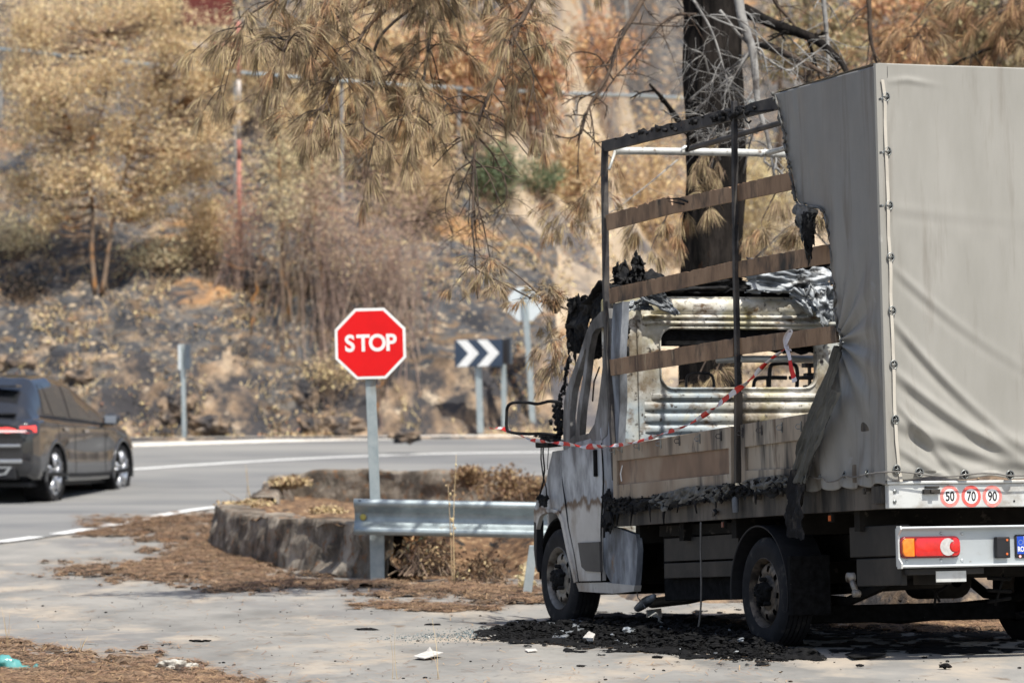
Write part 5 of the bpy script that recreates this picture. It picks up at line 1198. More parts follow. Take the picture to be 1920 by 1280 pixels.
# stop sign -------------------------------------------------
base = hit(706, 1088); Dp = base.y; Ms = face_frame(694.5, 644, Dp, R(2), R(-1.3)); k = ppm(Dp)
stop = thing('stop_sign', 'red octagonal stop sign on a galvanised post behind the end of the guardrail', 'sign', base)
IB = Matrix.Translation(-base)
def octa(r): return [(r / math.cos(R(22.5)) * math.cos(R(22.5 + 45 * i)), r / math.cos(R(22.5)) * math.sin(R(22.5 + 45 * i))) for i in range(8)]
def solid(pts, y0, y1, Mx, mb, mi=0):
    n = len(pts); vs = [Mx @ Vector((p[0], y0, p[1])) for p in pts] + [Mx @ Vector((p[0], y1, p[1])) for p in pts]
    mb.add(vs, [tuple(range(n)), tuple(range(n, 2 * n))[::-1]] + [(i, (i + 1) % n, (i + 1) % n + n, i + n) for i in range(n)], mi)
rr = 66.5 / k
mb = MB(); solid(octa(rr), -.004, .004, IB @ Ms, mb); solid(octa(rr * .985), .004, .022, IB @ Ms, mb); pl = fixn(mb.build('sign_plate', M['white'], stop, bevel=.002))
mb = MB(); solid(octa(rr * .918), -.0052, -.0041, IB @ Ms, mb); fixn(mb.build('red_face', M['red'], pl))
for ch, dx in (('S', -38.5), ('T', -13.5), ('O', 13), ('P', 39.5)):
    Mt = IB @ Ms @ Matrix(((1, 0, 0, dx / k), (0, 0, -1, -.0056), (0, 1, 0, 1.5 / k), (0, 0, 0, 1)))
    text_mesh(ch, 43 / k, M['white'], 'letter', pl, Mt, bold=.006, sx=.93)
def cpost(pts, D, w, dep, parent, IBm, m_, name='post'):
    """C-profile post through pixel points"""
    mb = MB(); vs = []
    for (px, py) in pts:
        p = at(px, py, D)
        for (dx, dy) in ((-w / 2, 0), (w / 2, 0), (w / 2, dep), (-w / 2, dep)): vs.append(IBm @ (p + Vector((dx, dy, 0))))
    n = len(pts); mb.add(vs, [(i * 4 + a, i * 4 + (a + 1) % 4, (i + 1) * 4 + (a + 1) % 4, (i + 1) * 4 + a) for i in range(n - 1) for a in range(4)] + [(0, 3, 2, 1), ((n - 1) * 4, (n - 1) * 4 + 1, (n - 1) * 4 + 2, (n - 1) * 4 + 3)])
    return fixn(mb.build(name, m_, parent, bevel=.004))
cpost([(690, 590), (694.5, 713), (700, 850), (704, 960), (707, 1092)], Dp + .03, 19 / k, .05, stop, IB, M['post'])
# guardrail --------------------------------------------------
Dg = Dp - .22; g0 = at(664, 968, Dg); g1 = at(1000, 988, Dg - .12); dirg = (g1 - g0); ln = dirg.length; dirg.normalize(); g2 = g0 + dirg * (ln + 7.0); g2.z = g1.z - .10
gr = thing('guardrail', 'galvanised corrugated steel guardrail running behind the front of the truck', 'guardrail', (g0.x, g0.y, float(G(g0.x, g0.y))))
IG = Matrix.Translation(-gr.location)
h = 65 / k / 2 * 1.03
prof = [(-1, .0), (-.97, -.03), (-.80, -.045), (-.62, -.04), (-.40, .01), (-.22, .036), (0, .04), (.22, .036), (.40, .01), (.62, -.04), (.80, -.045), (.97, -.03), (1, 0)]
nrm = Vector((dirg.y, -dirg.x, 0)).normalized()
def wbeam(name, p0, p1, n, m_, parent, extra=0):
    V = []; q = []
    for a_, b_ in zip(prof[:-1], prof[1:]):
        for t in (0, .33, .66): q.append((a_[0] + (b_[0] - a_[0]) * t, a_[1] + (b_[1] - a_[1]) * t))
    q.append(prof[-1])
    for i in range(n):
        t = i / (n - 1); p = p0.lerp(p1, t)
        for (z, d) in q: V.append(tuple(IG @ (p + Vector((0, 0, z * h)) + nrm * (-d - extra))))
    o = np_mesh(name, V, grid_faces(n, len(q)), m_, parent, True); o.modifiers.new('t', 'SOLIDIFY').thickness = .004; return o
wbeam('rail_beam', g0, g0.lerp(g2, .5), 30, M['steel'], gr); wbeam('rail_beam', g0.lerp(g2, .48), g2, 30, M['steel'], gr, .006)
p = g0 + dirg * (16 / k); mb = MB(); mb.lathe([(0, .028), (.012, .026), (.018, .016), (.018, 0)], IG @ (p - nrm * .035 + Vector((0, 0, 0))), nrm, 16); mb.build('yellow_bolt', mat('yellow bolt paint', [(.50, .42, .10)], rough=.5), gr, smooth=True)
mb = MB(); mb.lathe([(0, .036), (.004, .036), (.004, 0)], IG @ (p - nrm * .036), nrm, 16); mb.build('washer', M['chrome'], gr)
for px, py in ((674, 938), (688, 938), (696, 940), (674, 994)):
    p = at(px, py, Dg - .04); mb = MB(); mb.box(tuple(IG @ (p + Vector((-.012, -.004, -.004)))), tuple(IG @ (p + Vector((.012, .002, .004))))); mb.build('slot', M['black'], gr)
cpost([(705, 946), (706.5, 1000), (708, 1089)], Dp - .06, 27 / k, .09, gr, IG, M['post'], 'rail_post')
pz = hit(986, 1118); cpost([(1001, 1022), (994, 1070), (987, 1122)], pz.y, 17 / ppm(pz.y), .06, gr, IG, M['post'], 'rail_post')
for f_ in (.45, .75, .97):
    p = g0.lerp(g2, f_); q = p + Vector((0, .12, 0)); zz = float(G(q.x, q.y)); mb = MB(); mb.box(tuple(IG @ Vector((q.x - .05, q.y - .03, zz - .1))), tuple(IG @ Vector((q.x + .05, q.y + .03, p.z + .1)))); mb.build('rail_post', M['post'], gr)
# chevron boards -------------------------------------------
Dc = 64.1; kc = ppm(Dc)
cb = at(900, 806, Dc); ch = thing('chevron_sign', 'dark blue curve board with two white chevrons on a thin grey post', 'sign', cb); IC = Matrix.Translation(-cb)
Mc = face_frame(897.5, 662, Dc, R(-14), R(-.5)); w2, h2 = 46 / kc, 25.5 / kc
mb = MB(); solid([(-w2, -h2), (w2, -h2), (w2, h2), (-w2, h2)], -.02, .02, IC @ Mc, mb); pl = fixn(mb.build('sign_board', M['navy'], ch, bevel=.004))
for x0 in (-.92, -.06):
    a = .44 * w2; W_ = .50 * w2; e = .97 * h2; X0 = x0 * w2
    pts = [(X0, e), (X0 + a, e), (X0 + a + W_, 0), (X0 + a, -e), (X0, -e), (X0 + W_, 0)]
    mb = MB(); solid(pts, -.0225, -.0205, IC @ Mc, mb); fixn(mb.build('chevron', M['white'], pl))
cpost([(896, 650), (897, 700), (901, 812)], Dc + .06, 12 / kc, .06, ch, IC, M['post'])
cb2 = at(946, 800, 64.3); ch2 = thing('curve_board', 'narrow dark board seen nearly edge on at the right end of the chevrons', 'sign', cb2); I2 = Matrix.Translation(-cb2)
Mc2 = face_frame(944, 659, 64.3, R(-72), 0); mb = MB(); solid([(-.42, -.21), (.42, -.21), (.42, .21), (-.42, .21)], -.015, .015, I2 @ Mc2, mb); fixn(mb.build('sign_board', M['darkpanel'], ch2, bevel=.004))
cpost([(943, 640), (944, 700), (946, 804)], 64.35, 10 / kc, .05, ch2, I2, M['post'])
# back of an octagonal sign ---------------------------------
Do = 64.6; ko = ppm(Do); ob = at(999, 790, Do); og = thing('sign_seen_from_behind', 'pale grey octagonal sign seen from behind on a tall post under the pine branch', 'sign', ob); IO = Matrix.Translation(-ob)
Mo = face_frame(984, 570, Do, R(6), R(-2)); mb = MB(); solid(octa(32 / ko), -.01, .01, IO @ Mo, mb); fixn(mb.build('sign_plate', M['signback'], og, bevel=.003))
mb = MB(); solid([(-.04, -.22), (.04, -.22), (.04, .22), (-.04, .22)], -.05, -.012, IO @ Mo, mb); fixn(mb.build('mounting_channel', M['post'], og))
cpost([(984, 560), (988, 620), (994, 700), (999, 800)], Do - .07, 11 / ko, .05, og, IO, M['post'])
# marker post on the left ------------------------------------
lb = hhit(346, 828); lb = at(345, 832, 63.6); lg = thing('marker_post', 'slim grey roadside post with a dark panel standing left of the stop sign', 'marker post', lb); IL = Matrix.Translation(-lb)
cpost([(342, 645), (343.5, 720), (345.5, 836)], 63.6, 8 / ppm(63.6), .05, lg, IL, M['post'])
for nm, x0, x1, mk in (('marker_panel', 334, 339, 'signback'), ('marker_panel', 347, 357, 'darkpanel')):
    mb = MB(); a = IL @ at(x0, 693, 63.55); b = IL @ at(x1, 646, 63.55); mb.box((a.x, a.y - .02, a.z), (b.x, b.y + .02, b.z)); mb.build(nm, M[mk], lg, bevel=.004)
# red and white pole with its arm ------------------------------
Dr = hhit(448, 480).y; kr = ppm(Dr); rb = at(448, 470, Dr); rp = thing('striped_pole', 'tall red and white striped pole with a side arm among the scorched trees', 'pole', rb); IR = Matrix.Translation(-rb)
segs = [(40, 100, 'r'), (100, 150, 'r'), (150, 200, 'w'), (202, 262, 'w'), (262, 300, 'r'), (300, 470, 'r')]
for a, b, c in segs: mb = MB(); mb.tube([IR @ at(447 + (a - 40) * .004, a, Dr), IR @ at(447 + (b - 41) * .004, b - 1, Dr)], 4.2 / kr, 12); mb.build('pole_section', M['redwhite_' + c], rp, smooth=True)
for a, b, c in ((340, 390, 'w'), (391, 442, 'r')): mb = MB(); mb.tube([IR @ at(a, 84, Dr), IR @ at(b, 86, Dr)], 6.0 / kr, 12); mb.build('arm_section', M['redwhite_' + c], rp, smooth=True)
# maroon sheet up the slope
mgd = hhit(385, 60).y - .8; print('shed', mgd); mg = at(385, 44, mgd); mt = thing('metal_shed', 'dark maroon sheet metal shed wall high on the slope at the top edge', 'shed', mg)
mb = MB()
for i in range(9): x = -.45 + i * .11; mb.box((x, -.0, -.05), (x + .10, .04, 1.6)); mb.box((x + .10, .01, -.05), (x + .11, .035, 1.6))
mb.build('wall_sheet', M['maroon'], mt, M=Matrix.Rotation(R(0), 4, 'Y')); mb = MB(); mb.box((-.5, .0, 1.62), (.6, 1.2, 1.68)); mb.build('roof', M['maroon'], mt)
# slim grey upper railing
ptsr = [(-60, 86), (0, 93), (60, 98), (220, 116), (440, 136), (640, 152), (860, 166), (1080, 176), (1240, 182), (1500, 196)]
Dq = [76, 76.5, 77, 79, 83, 90, 99, 108, 114, 124]
Dq = [73, 72.5, 72, 70.5, 69.5, 69, 70, 74, 80, 84]; P_ = [at(x, y, d) for (x, y), d in zip(ptsr, Dq)]; ub = thing('upper_railing', 'thin grey pipe railing crossing the burnt slope high above the road', 'railing', P_[4]); IU = Matrix.Translation(-P_[4])
mb = MB(); mb.tube([IU @ p for p in smoothp(P_, 4)], .036, 8); mb.build('pipe', M['post'], ub, smooth=True)
for i in range(0, len(P_), 1):
    p = P_[i]; mb = MB(); mb.tube([IU @ Vector((p.x, p.y + .06, float(HILL(p.x, p.y)) - .2)), IU @ Vector((p.x, p.y + .06, p.z))], .04, 6); mb.build('railing_post', M['barkgrey'], ub)

# ================================================================== THE CAR
cg = hit(95, 941); CS = cg.y / F_PX * 240 / 1.60 * .995
car = thing('car', 'dark grey metallic SUV with lit tail lamps driving away round the bend', 'car', cg)
HD = R(-12.3)
CM = Matrix.Translation(cg) @ Matrix.Rotation(HD, 4, 'Z') @ Matrix.Rotation(R(.25), 4, 'X') @ Matrix.Scale(CS / 1.0, 4) @ Matrix.Translation((-.84, -.88, 0))
IK = Matrix.Translation(-cg) @ CM
ST = [  # y, then (x,z): bottom centre, bottom edge, sill, mid, shoulder, belt, roof edge, roof mid, roof centre
 (0.00, [(0, .42), (.55, .42), (.76, .48), (.78, .70), (.74, .92), (.66, .96), (.55, .98), (.3, 1.0), (0, 1.0)]),
 (0.06, [(0, .34), (.66, .34), (.86, .42), (.885, .72), (.85, .97), (.74, 1.02), (.62, 1.04), (.3, 1.06), (0, 1.06)]),
 (0.25, [(0, .28), (.74, .28), (.91, .36), (.925, .72), (.90, .99), (.81, 1.06), (.68, 1.20), (.35, 1.25), (0, 1.26)]),
 (0.48, [(0, .26), (.74, .26), (.91, .34), (.93, .72), (.905, 1.0), (.82, 1.07), (.65, 1.36), (.34, 1.42), (0, 1.435)]),
 (0.80, [(0, .25), (.74, .25), (.91, .33), (.93, .70), (.90, .98), (.83, 1.05), (.62, 1.51), (.33, 1.565), (0, 1.58)]),
 (1.40, [(0, .24), (.74, .24), (.90, .31), (.905, .66), (.895, .95), (.83, 1.02), (.63, 1.535), (.34, 1.60), (0, 1.61)]),
 (2.10, [(0, .24), (.74, .24), (.895, .30), (.90, .64), (.895, .93), (.84, .99), (.64, 1.47), (.34, 1.545), (0, 1.56)]),
 (2.60, [(0, .24), (.74, .24), (.895, .30), (.90, .64), (.90, .91), (.84, .97), (.66, 1.32), (.36, 1.42), (0, 1.44)]),
 (3.00, [(0, .24), (.74, .24), (.90, .30), (.905, .65), (.905, .90), (.85, .96), (.72, 1.16), (.4, 1.27), (0, 1.30)]),
 (3.30, [(0, .24), (.74, .25), (.91, .32), (.925, .68), (.91, .90), (.84, .96), (.72, 1.02), (.4, 1.07), (0, 1.09)]),
 (3.80, [(0, .25), (.74, .26), (.91, .34), (.925, .68), (.89, .86), (.80, .92), (.66, .96), (.35, 1.0), (0, 1.01)]),
 (4.15, [(0, .27), (.70, .28), (.85, .36), (.87, .64), (.82, .78), (.72, .83), (.58, .86), (.3, .89), (0, .90)]),
 (4.36, [(0, .34), (.50, .34), (.62, .40), (.64, .56), (.60, .66), (.52, .70), (.42, .72), (.2, .74), (0, .74)])]
SY = np.array([s[0] for s in ST]); SP = np.array([s[1] for s in ST], float)
def crv(A, t):
    n = len(A); i = int(min(max(math.floor(t), 0), n - 2)); f = t - i
    a, b, c, d = A[max(i - 1, 0)], A[i], A[i + 1], A[min(i + 2, n - 1)]
    return .5 * ((2 * b) + (c - a) * f + (2 * a - 5 * b + 4 * c - d) * f * f + (3 * b - a - 3 * c + d) * f ** 3)
def cy2s(y): return float(np.interp(y, SY, np.arange(len(SY))))
def cev(y, t, off=0.0):
    s = cy2s(y); sec = crv(SP, s) if False else SP[int(min(s, len(SP) - 2))] * (1 - (s - int(min(s, len(SP) - 2)))) + SP[int(min(s, len(SP) - 2)) + 1] * (s - int(min(s, len(SP) - 2)))
    p = crv(sec, t)
    if off:
        q = crv(sec, min(t + .05, 8)); r_ = crv(sec, max(t - .05, 0)); d = q - r_; nn = np.array((d[1], -d[0])); nn /= np.hypot(*nn) + 1e-9; p = p + nn * off
    return p
cyl = np.concatenate([np.linspace(0, .5, 22), np.linspace(.5, 4.36, 110)[1:]]); ct = np.linspace(0, 8, 73)
WR = [(.88, .355), (3.56, .355)]; V = []; fs = []; nT = len(ct)
for sgn in (1, -1):
    o_ = len(V)
    for y in cyl:
        for t in ct: p = cev(y, t); V.append((sgn * p[0], y, p[1]))
    for i in range(len(cyl) - 1):
        for j in range(nT - 1):
            q = [o_ + i * nT + j, o_ + (i + 1) * nT + j, o_ + (i + 1) * nT + j + 1, o_ + i * nT + j + 1]
            c_ = np.mean([V[a] for a in q], axis=0)
            if abs(c_[0]) > .55 and any(math.hypot(c_[1] - w[0], c_[2] - w[1]) < .405 for w in WR): continue
            fs.append(q if sgn > 0 else q[::-1])
for i_ in (0, len(cyl) - 1):
    pass
o = np_mesh('body', [tuple(IK @ Vector(v)) for v in V], fs, M['carpaint'], car, True)
mb = MB(); y = 0.0
ring = [(cev(0, t)[0], cev(0, t)[1]) for t in ct]; vs = [IK @ Vector((x, -.0, z)) for x, z in ring] + [IK @ Vector((-x, -.0, z)) for x, z in ring]
mb.add(vs, [(j, j + 1, nT + j + 1, nT + j) for j in range(nT - 1)]); mb.build('rear_panel', M['carpaint'], car)
def cpatch(name, y0, y1, t0, t1, m_, off=.006, ny=14, ntt=10, sides=(1,), parent=car, skew=0, skew1=0, taper=0):
    out = None
    for sg in sides:
        V = []
        for i in range(ny):
            for j in range(ntt):
                b = j / (ntt - 1); a = i / (ny - 1)
                ya = y0 + skew * b; yb = y1 + skew1 * b; y = ya + (yb - ya) * a; t = t0 + taper * (1 - a) * 1.0 * (1 - b) + (t1 - t0) * b; p = cev(y, t, off); V.append(tuple(IK @ Vector((sg * p[0], y, p[1]))))
        out = np_mesh(name, V, grid_faces(ny, ntt), m_, parent, True)
    return out
cpatch('side_window', 1.06, 1.62, 5.12, 5.92, M['glass'], sides=(1, -1), skew=-.04, skew1=.02)
cpatch('side_window', 1.70, 2.98, 5.12, 5.90, M['glass'], sides=(1, -1), skew=.04, skew1=-.62, ny=24)
cpatch('quarter_window', .70, 1.00, 5.15, 5.92, M['glass'], sides=(1, -1), skew=.22, skew1=.0)
for ys_, t1_ in ((1.0, 5.05), (1.66, 5.05), (2.86, 5.0)): cpatch('door_seam', ys_, ys_ + .016, 2.1, t1_, M['black'], .003, ny=2, ntt=14, sides=(1, -1))
for ys_ in (1.2, 2.0): cpatch('door_handle', ys_, ys_ + .17, 3.72, 3.86, M['brightmetal'], .02, ny=4, ntt=3, sides=(1, -1))
cpatch('sill_trim', .4, 3.9, 2.0, 2.18, M['black'], .012, ny=30, ntt=3, sides=(1, -1))
cpatch('window_trim', .55, 3.05, 5.02, 5.10, M['black'], .010, sides=(1, -1), ny=30, ntt=3)
mb = MB(); zz = [(.20, 1.10), (.44, 1.37)]
mb.add([IK @ Vector(p) for p in ((-.60, .155, 1.13), (.60, .155, 1.13), (.56, .415, 1.37), (-.56, .415, 1.37))], [(0, 1, 2, 3)]); mb.build('rear_window', M['glass'], car)
mb = MB(); mb.box((-.66, .05, 1.10), (.66, .21, 1.128)); mb.box((-.60, .30, 1.44), (.60, .50, 1.47)); mb.build('spoiler', M['carpaint'], car, M=IK, bevel=.01)
for s in (1, -1):
    mb = MB(); mb.add([(s * .30, -.008, .93), (s * .84, .03, .955), (s * .90, .14, .965), (s * .90, .16, .885), (s * .84, .025, .875), (s * .56, -.006, .88)], [(0, 1, 2, 3, 4, 5) if s > 0 else (5, 4, 3, 2, 1, 0)])
    a = mb.build('tail_lamp', M['taillamp'], car, M=IK @ Matrix.Translation((0, -.012, 0)) @ Matrix.Scale(1.015, 4, (1, 0, 0)))
    mb = MB(); mb.box((min(s * .3, s * .84), -.03, .885), (max(s * .3, s * .84), -.026, .905)); mb.build('lamp_strip', M['taillampwhite'], a, M=IK)
    mb = MB(); mb.add([(s * .30, -.04, .33), (s * .58, -.04, .36), (s * .66, -.04, .46), (s * .36, -.04, .46)], [(0, 1, 2, 3)]); a = mb.build('exhaust_tip', M['brightmetal'], car, M=IK)
    mb = MB(); mb.add([(s * .38, -.044, .37), (s * .55, -.044, .38), (s * .60, -.044, .44), (s * .42, -.044, .44)], [(0, 1, 2, 3)]); mb.build('tip_hole', M['black'], a, M=IK)
    mb = MB(); mb.add([(s * .18, -.04, .46), (s * .30, -.04, .33), (s * .36, -.04, .33), (s * .24, -.04, .46)], [(0, 1, 2, 3)]); mb.build('reflector', M['lampred'], car, M=IK)
mb = MB(); mb.box((-.76, -.03, .70), (.76, .02, .735)); mb.build('chrome_strip', M['brightmetal'], car, M=IK, bevel=.01)
mb = MB(); mb.box((-.78, -.035, .50), (.78, .02, .55)); mb.build('bumper_strip', M['brightmetal'], car, M=IK, bevel=.012)
mb = MB(); mb.box((-.70, -.03, .30), (.70, .2, .46)); mb.box((-.80, .2, .20), (.80, 4.1, .27)); mb.build('underbody', M['black'], car, M=IK, bevel=.02)
mb = MB(); mb.box((-.82, .3, .9), (.82, 3.2, .96)); mb.box((-.6, 1.0, .5), (.6, 2.4, 1.2)); mb.box((.12, 1.55, 1.0), (.62, 1.75, 1.36)); mb.build('interior', M['black'], car, M=IK)
mb = MB(); mb.lump((.99, 2.90, 1.03), .12, 0, 2, .05, (1.0, .65, .7)); mi_ = mb.build('wing_mirror', M['carpaint'], car, M=IK, smooth=True); mb = MB(); mb.box((.92, 2.81, .98), (1.07, 2.822, 1.08)); mb.build('mirror_glass', M['brightmetal'], mi_, M=IK); mb = MB(); mb.box((.85, 2.88, .95), (.95, 2.93, .99)); mb.build('mirror_foot', M['black'], mi_, M=IK)
mb = MB(); mb.lump((-.99, 2.90, 1.03), .12, 0, 2, .05, (1.0, .65, .7)); mb.build('wing_mirror', M['carpaint'], car, M=IK, smooth=True)
for s in (1, -1):
    for (wy, wz) in WR:
        mb = MB(); n = 22; vs = []
        for i in range(n + 1):
            q = R(-12 + 204 * i / n)
            for (x, r_) in ((.90, .385), (.935, .39), (.932, .43), (.90, .435)): vs.append((s * x, wy + r_ * math.cos(q), wz + r_ * math.sin(q)))
        mb.add(vs, [(i * 4 + k, i * 4 + (k + 1) % 4, (i + 1) * 4 + (k + 1) % 4, (i + 1) * 4 + k) for i in range(n) for k in range(4)]); mb.build('wheel_arch', M['carpaint'], car, M=IK, smooth=True)
        mb = MB(); mb.lathe([(0, .40), (-.3, .40), (-.3, 0)], (s * .9, wy, wz), (s, 0, 0), 24); mb.build('arch_liner', M['charmatte'], car, M=IK)
        w = thing('wheel', None, None, (0, 0, 0)); w.parent = car
        mb = MB(); mb.lathe([(-.24, .22), (-.24, .32), (-.21, .352), (-.03, .352), (0, .335), (.004, .30), (-.004, .265)], (s * .905, wy, wz), (s, 0, 0), 40); autosmooth(mb.build('tyre', M['rubber'], w, M=IK), 40)
        mb = MB(); mb.lathe([(-.2, .26), (-.02, .262), (-.004, .266), (-.012, .25), (-.1, .24)], (s * .905, wy, wz), (s, 0, 0), 36)
        for k_ in range(5):
            a_ = 2 * math.pi * k_ / 5 + .4
            for d_ in (-.10, .10): mb.tube([Vector((s * .895, wy + .04 * math.cos(a_), wz + .04 * math.sin(a_))), Vector((s * .897, wy + .25 * math.cos(a_ + d_ * 1.6), wz + .25 * math.sin(a_ + d_ * 1.6)))], [.022, .026], 6)
        mb.lathe([(-.02, .06), (.0, .05), (.0, 0)], (s * .895, wy, wz), (s, 0, 0), 16); mb.build('rim', M['brightmetal'], w, M=IK, smooth=True)
        mb = MB(); mb.lathe([(-.1, .25), (-.1, 0)], (s * .905, wy, wz), (s, 0, 0), 24); mb.build('brake', M['charmatte'], w, M=IK)

# ================================================================== BARRIER TAPE
tp = [((1480, 622), .0), ((1474, 640), -.02), ((1472, 654), -.04), ((1440, 679), -.03), ((1400, 715), -.04), ((1365, 745), -.06), ((1330, 772), -.06), ((1285, 797), -.06), ((1235, 816), -.06), ((1180, 830), -.05), ((1125, 838), -.05), ((1065, 832), -.08), ((1010, 827), -.12), ((975, 815), -.13), ((945, 804), -.14), ((921, 804), -.16)]
tape = thing('barrier_tape', 'twisted red and white barrier tape strung from a side slat to the burnt mirror', 'tape', TM @ S3(1472, 652, -.03)); IT = Matrix.Translation(-tape.location)
def taperib(pts, name, w0, twist, seg_m, seed, wf_=None):
    P_ = smoothp([TM @ S3(*p, v) for p, v in pts], 14); n = len(P_); V = []; L_ = 0; f0 = []; rg = random.Random(seed)
    for i, p in enumerate(P_):
        t = (P_[min(i + 1, n - 1)] - P_[max(i - 1, 0)]).normalized(); a = t.cross(Vector((0, 1, 0))).normalized(); b = t.cross(a)
        if i: L_ += (p - P_[i - 1]).length
        q = L_ * twist + .8 * noise.noise(Vector((L_ * 3, seed, 0))) * 2; w_ = w0 * (.75 + .5 * noise.noise(Vector((L_ * 5, 9, seed)))) * (wf_(i / n) if wf_ else 1)
        for k in (-1, -.33, .33, 1):
            q2 = q + k * .35; V.append(tuple(IT @ (p + (a * math.cos(q2) + b * math.sin(q2)) * w_ * k)))
        f0.append(L_)
    fq = grid_faces(n, 4); mi = np.array([int((f0[i // 3]) / seg_m) % 2 for i in range(len(fq))])
    o = np_mesh(name, V, fq, [M['tapewhite'], M['tapered']], tape, True, mi); o.modifiers.new('t', 'SOLIDIFY').thickness = .0006; return o
taperib(tp, 'tape_run', .018, 7, .085, 1, lambda t: 1.0 + .5 * math.exp(-((t - .32) / .08) ** 2) + .6 * math.exp(-((t - .68) / .04) ** 2) + .6 * (t > .95))
taperib([((1474, 648), -.05), ((1480, 668), -.06), ((1484, 690), -.07), ((1491, 716), -.07)], 'tape_tail', .020, 1.0, .12, 3)
taperib([((1473, 652), -.05), ((1470, 635), -.06), ((1478, 620), -.06), ((1485, 622), -.05), ((1474, 650), -.05), ((1484, 656), -.05)], 'tape_knot', .010, 3, .5, 4)

# ================================================================== DEBRIS, TRASH
rg = random.Random(21)
poly = [(905, 1186), (960, 1170), (1060, 1168), (1100, 1160), (1200, 1164), (1300, 1160), (1400, 1180), (1450, 1210), (1545, 1232), (1440, 1242), (1340, 1236), (1240, 1226), (1160, 1215), (1040, 1208), (930, 1202)]
mb = MB(); cnt = 0
while cnt < 5200:
    px = rg.uniform(900, 1550); py = rg.uniform(1158, 1245)
    if not inpoly(np.array([px]), np.array([py]), poly)[0]: continue
    d_ = float(polydist(np.array([px]), np.array([py]), poly)[0]); p = hit(px, py, step=1.0); r = rg.uniform(.003, .010) + min(.018, d_ * .0005) * rg.random() ** 3
    mb.lump((p.x, p.y, p.z + r * .4 + min(.07, d_ * .0018) * rg.random()), r, 0 if rg.random() < .985 else 1, 0 if r < .011 else 1, .9, (rg.uniform(.8, 1.9), rg.uniform(.8, 1.6), rg.uniform(.4, 1.0)), rg); cnt += 1
mb.build('burnt_debris', [M['charmatte'], M['foil']], kind='stuff', smooth=False, label='black heap of burnt crumbs fallen along the truck side')
patch([(890, 1180), (1000, 1164), (1100, 1156), (1300, 1158), (1500, 1190), (1560, 1236), (1440, 1246), (1240, 1232), (1040, 1214), (900, 1200)], step=.011, soft=16, m_='charmatte', name='soot_shade_layer', ndens=0, hgt=.02, thr=.20, label='layer of soot and char under the side of the truck')
patch([(1120, 1150), (1400, 1150), (1920, 1150), (2300, 1190), (2200, 1225), (1500, 1222), (1430, 1190), (1110, 1176)], step=.014, soft=14, m_='charmatte', name='soot_shade_layer', ndens=0, hgt=.004, thr=.0, label='sooty film with painted shadow on the asphalt beneath the truck bed')  # real char, spread under the whole truck to deepen its shadow in colour
def slab(name, pix, th, m_, label, cat, seed, tilt=.03):
    P_ = [hit(*p) for p in pix]; c_ = sum(P_, Vector()) / len(P_); rs_ = random.Random(seed)
    mb = MB(); n = len(P_); vs = [p - c_ + Vector((0, 0, .006 + rs_.uniform(0, tilt))) for p in P_]
    mid_ = Vector((0, 0, .006 + tilt)); up_ = Vector((0, 0, th)); vs2 = vs + [mid_] + [v + up_ for v in vs] + [mid_ + up_]
    mb.add(vs2, [(i, n, (i + 1) % n) for i in range(n)] + [(n + 1 + i, n + 1 + (i + 1) % n, 2 * n + 1) for i in range(n)] + [(i, (i + 1) % n, (i + 1) % n + n + 1, i + n + 1) for i in range(n)])
    o = mb.build(name, M[m_]); o.location = c_; return tag(fixn(o), label, cat)
slab('metal_scrap', [(1035, 1200), (1060, 1178), (1100, 1170), (1112, 1182), (1090, 1190), (1060, 1204)], .008, 'foil', 'whitish melted scrap lying by the front wheel on the char', 'scrap', 1, .05)
slab('metal_scrap', [(1212, 1174), (1240, 1170), (1243, 1184), (1218, 1180)], .05, 'railrear', 'pale curved scrap standing in the char under the truck', 'scrap', 2, .06)
slab('metal_scrap', [(1100, 1170), (1110, 1168), (1150, 1188), (1144, 1192)], .012, 'slat', 'narrow brown stick lying across the char', 'scrap', 3, .04)
slab('metal_scrap', [(1334, 1202), (1350, 1192), (1366, 1196), (1352, 1206)], .01, 'foil', 'grey crumpled scrap in the char before the rear wheel', 'scrap', 4, .05)
slab('plaster_chip', [(1093, 1206), (1104, 1194), (1116, 1200), (1112, 1209)], .02, 'paper', 'small white triangular chip in front of the char', 'chip', 5, .02)
slab('paper_scrap', [(984, 1220), (1004, 1219), (1008, 1222), (990, 1224)], .002, 'paper', 'small flat white paper on the asphalt below the char', 'paper', 6, .006)
slab('paper_scrap', [(917, 1192), (935, 1191), (937, 1194), (920, 1195)], .002, 'paper', 'tiny white scrap at the left tip of the char heap', 'paper', 16, .006)
slab('crumpled_tissue', [(775, 1236), (795, 1230), (806, 1221), (815, 1230), (831, 1231), (812, 1236), (795, 1237)], .006, 'paper', 'crumpled white tissue lying alone on the asphalt', 'tissue', 7, .03)
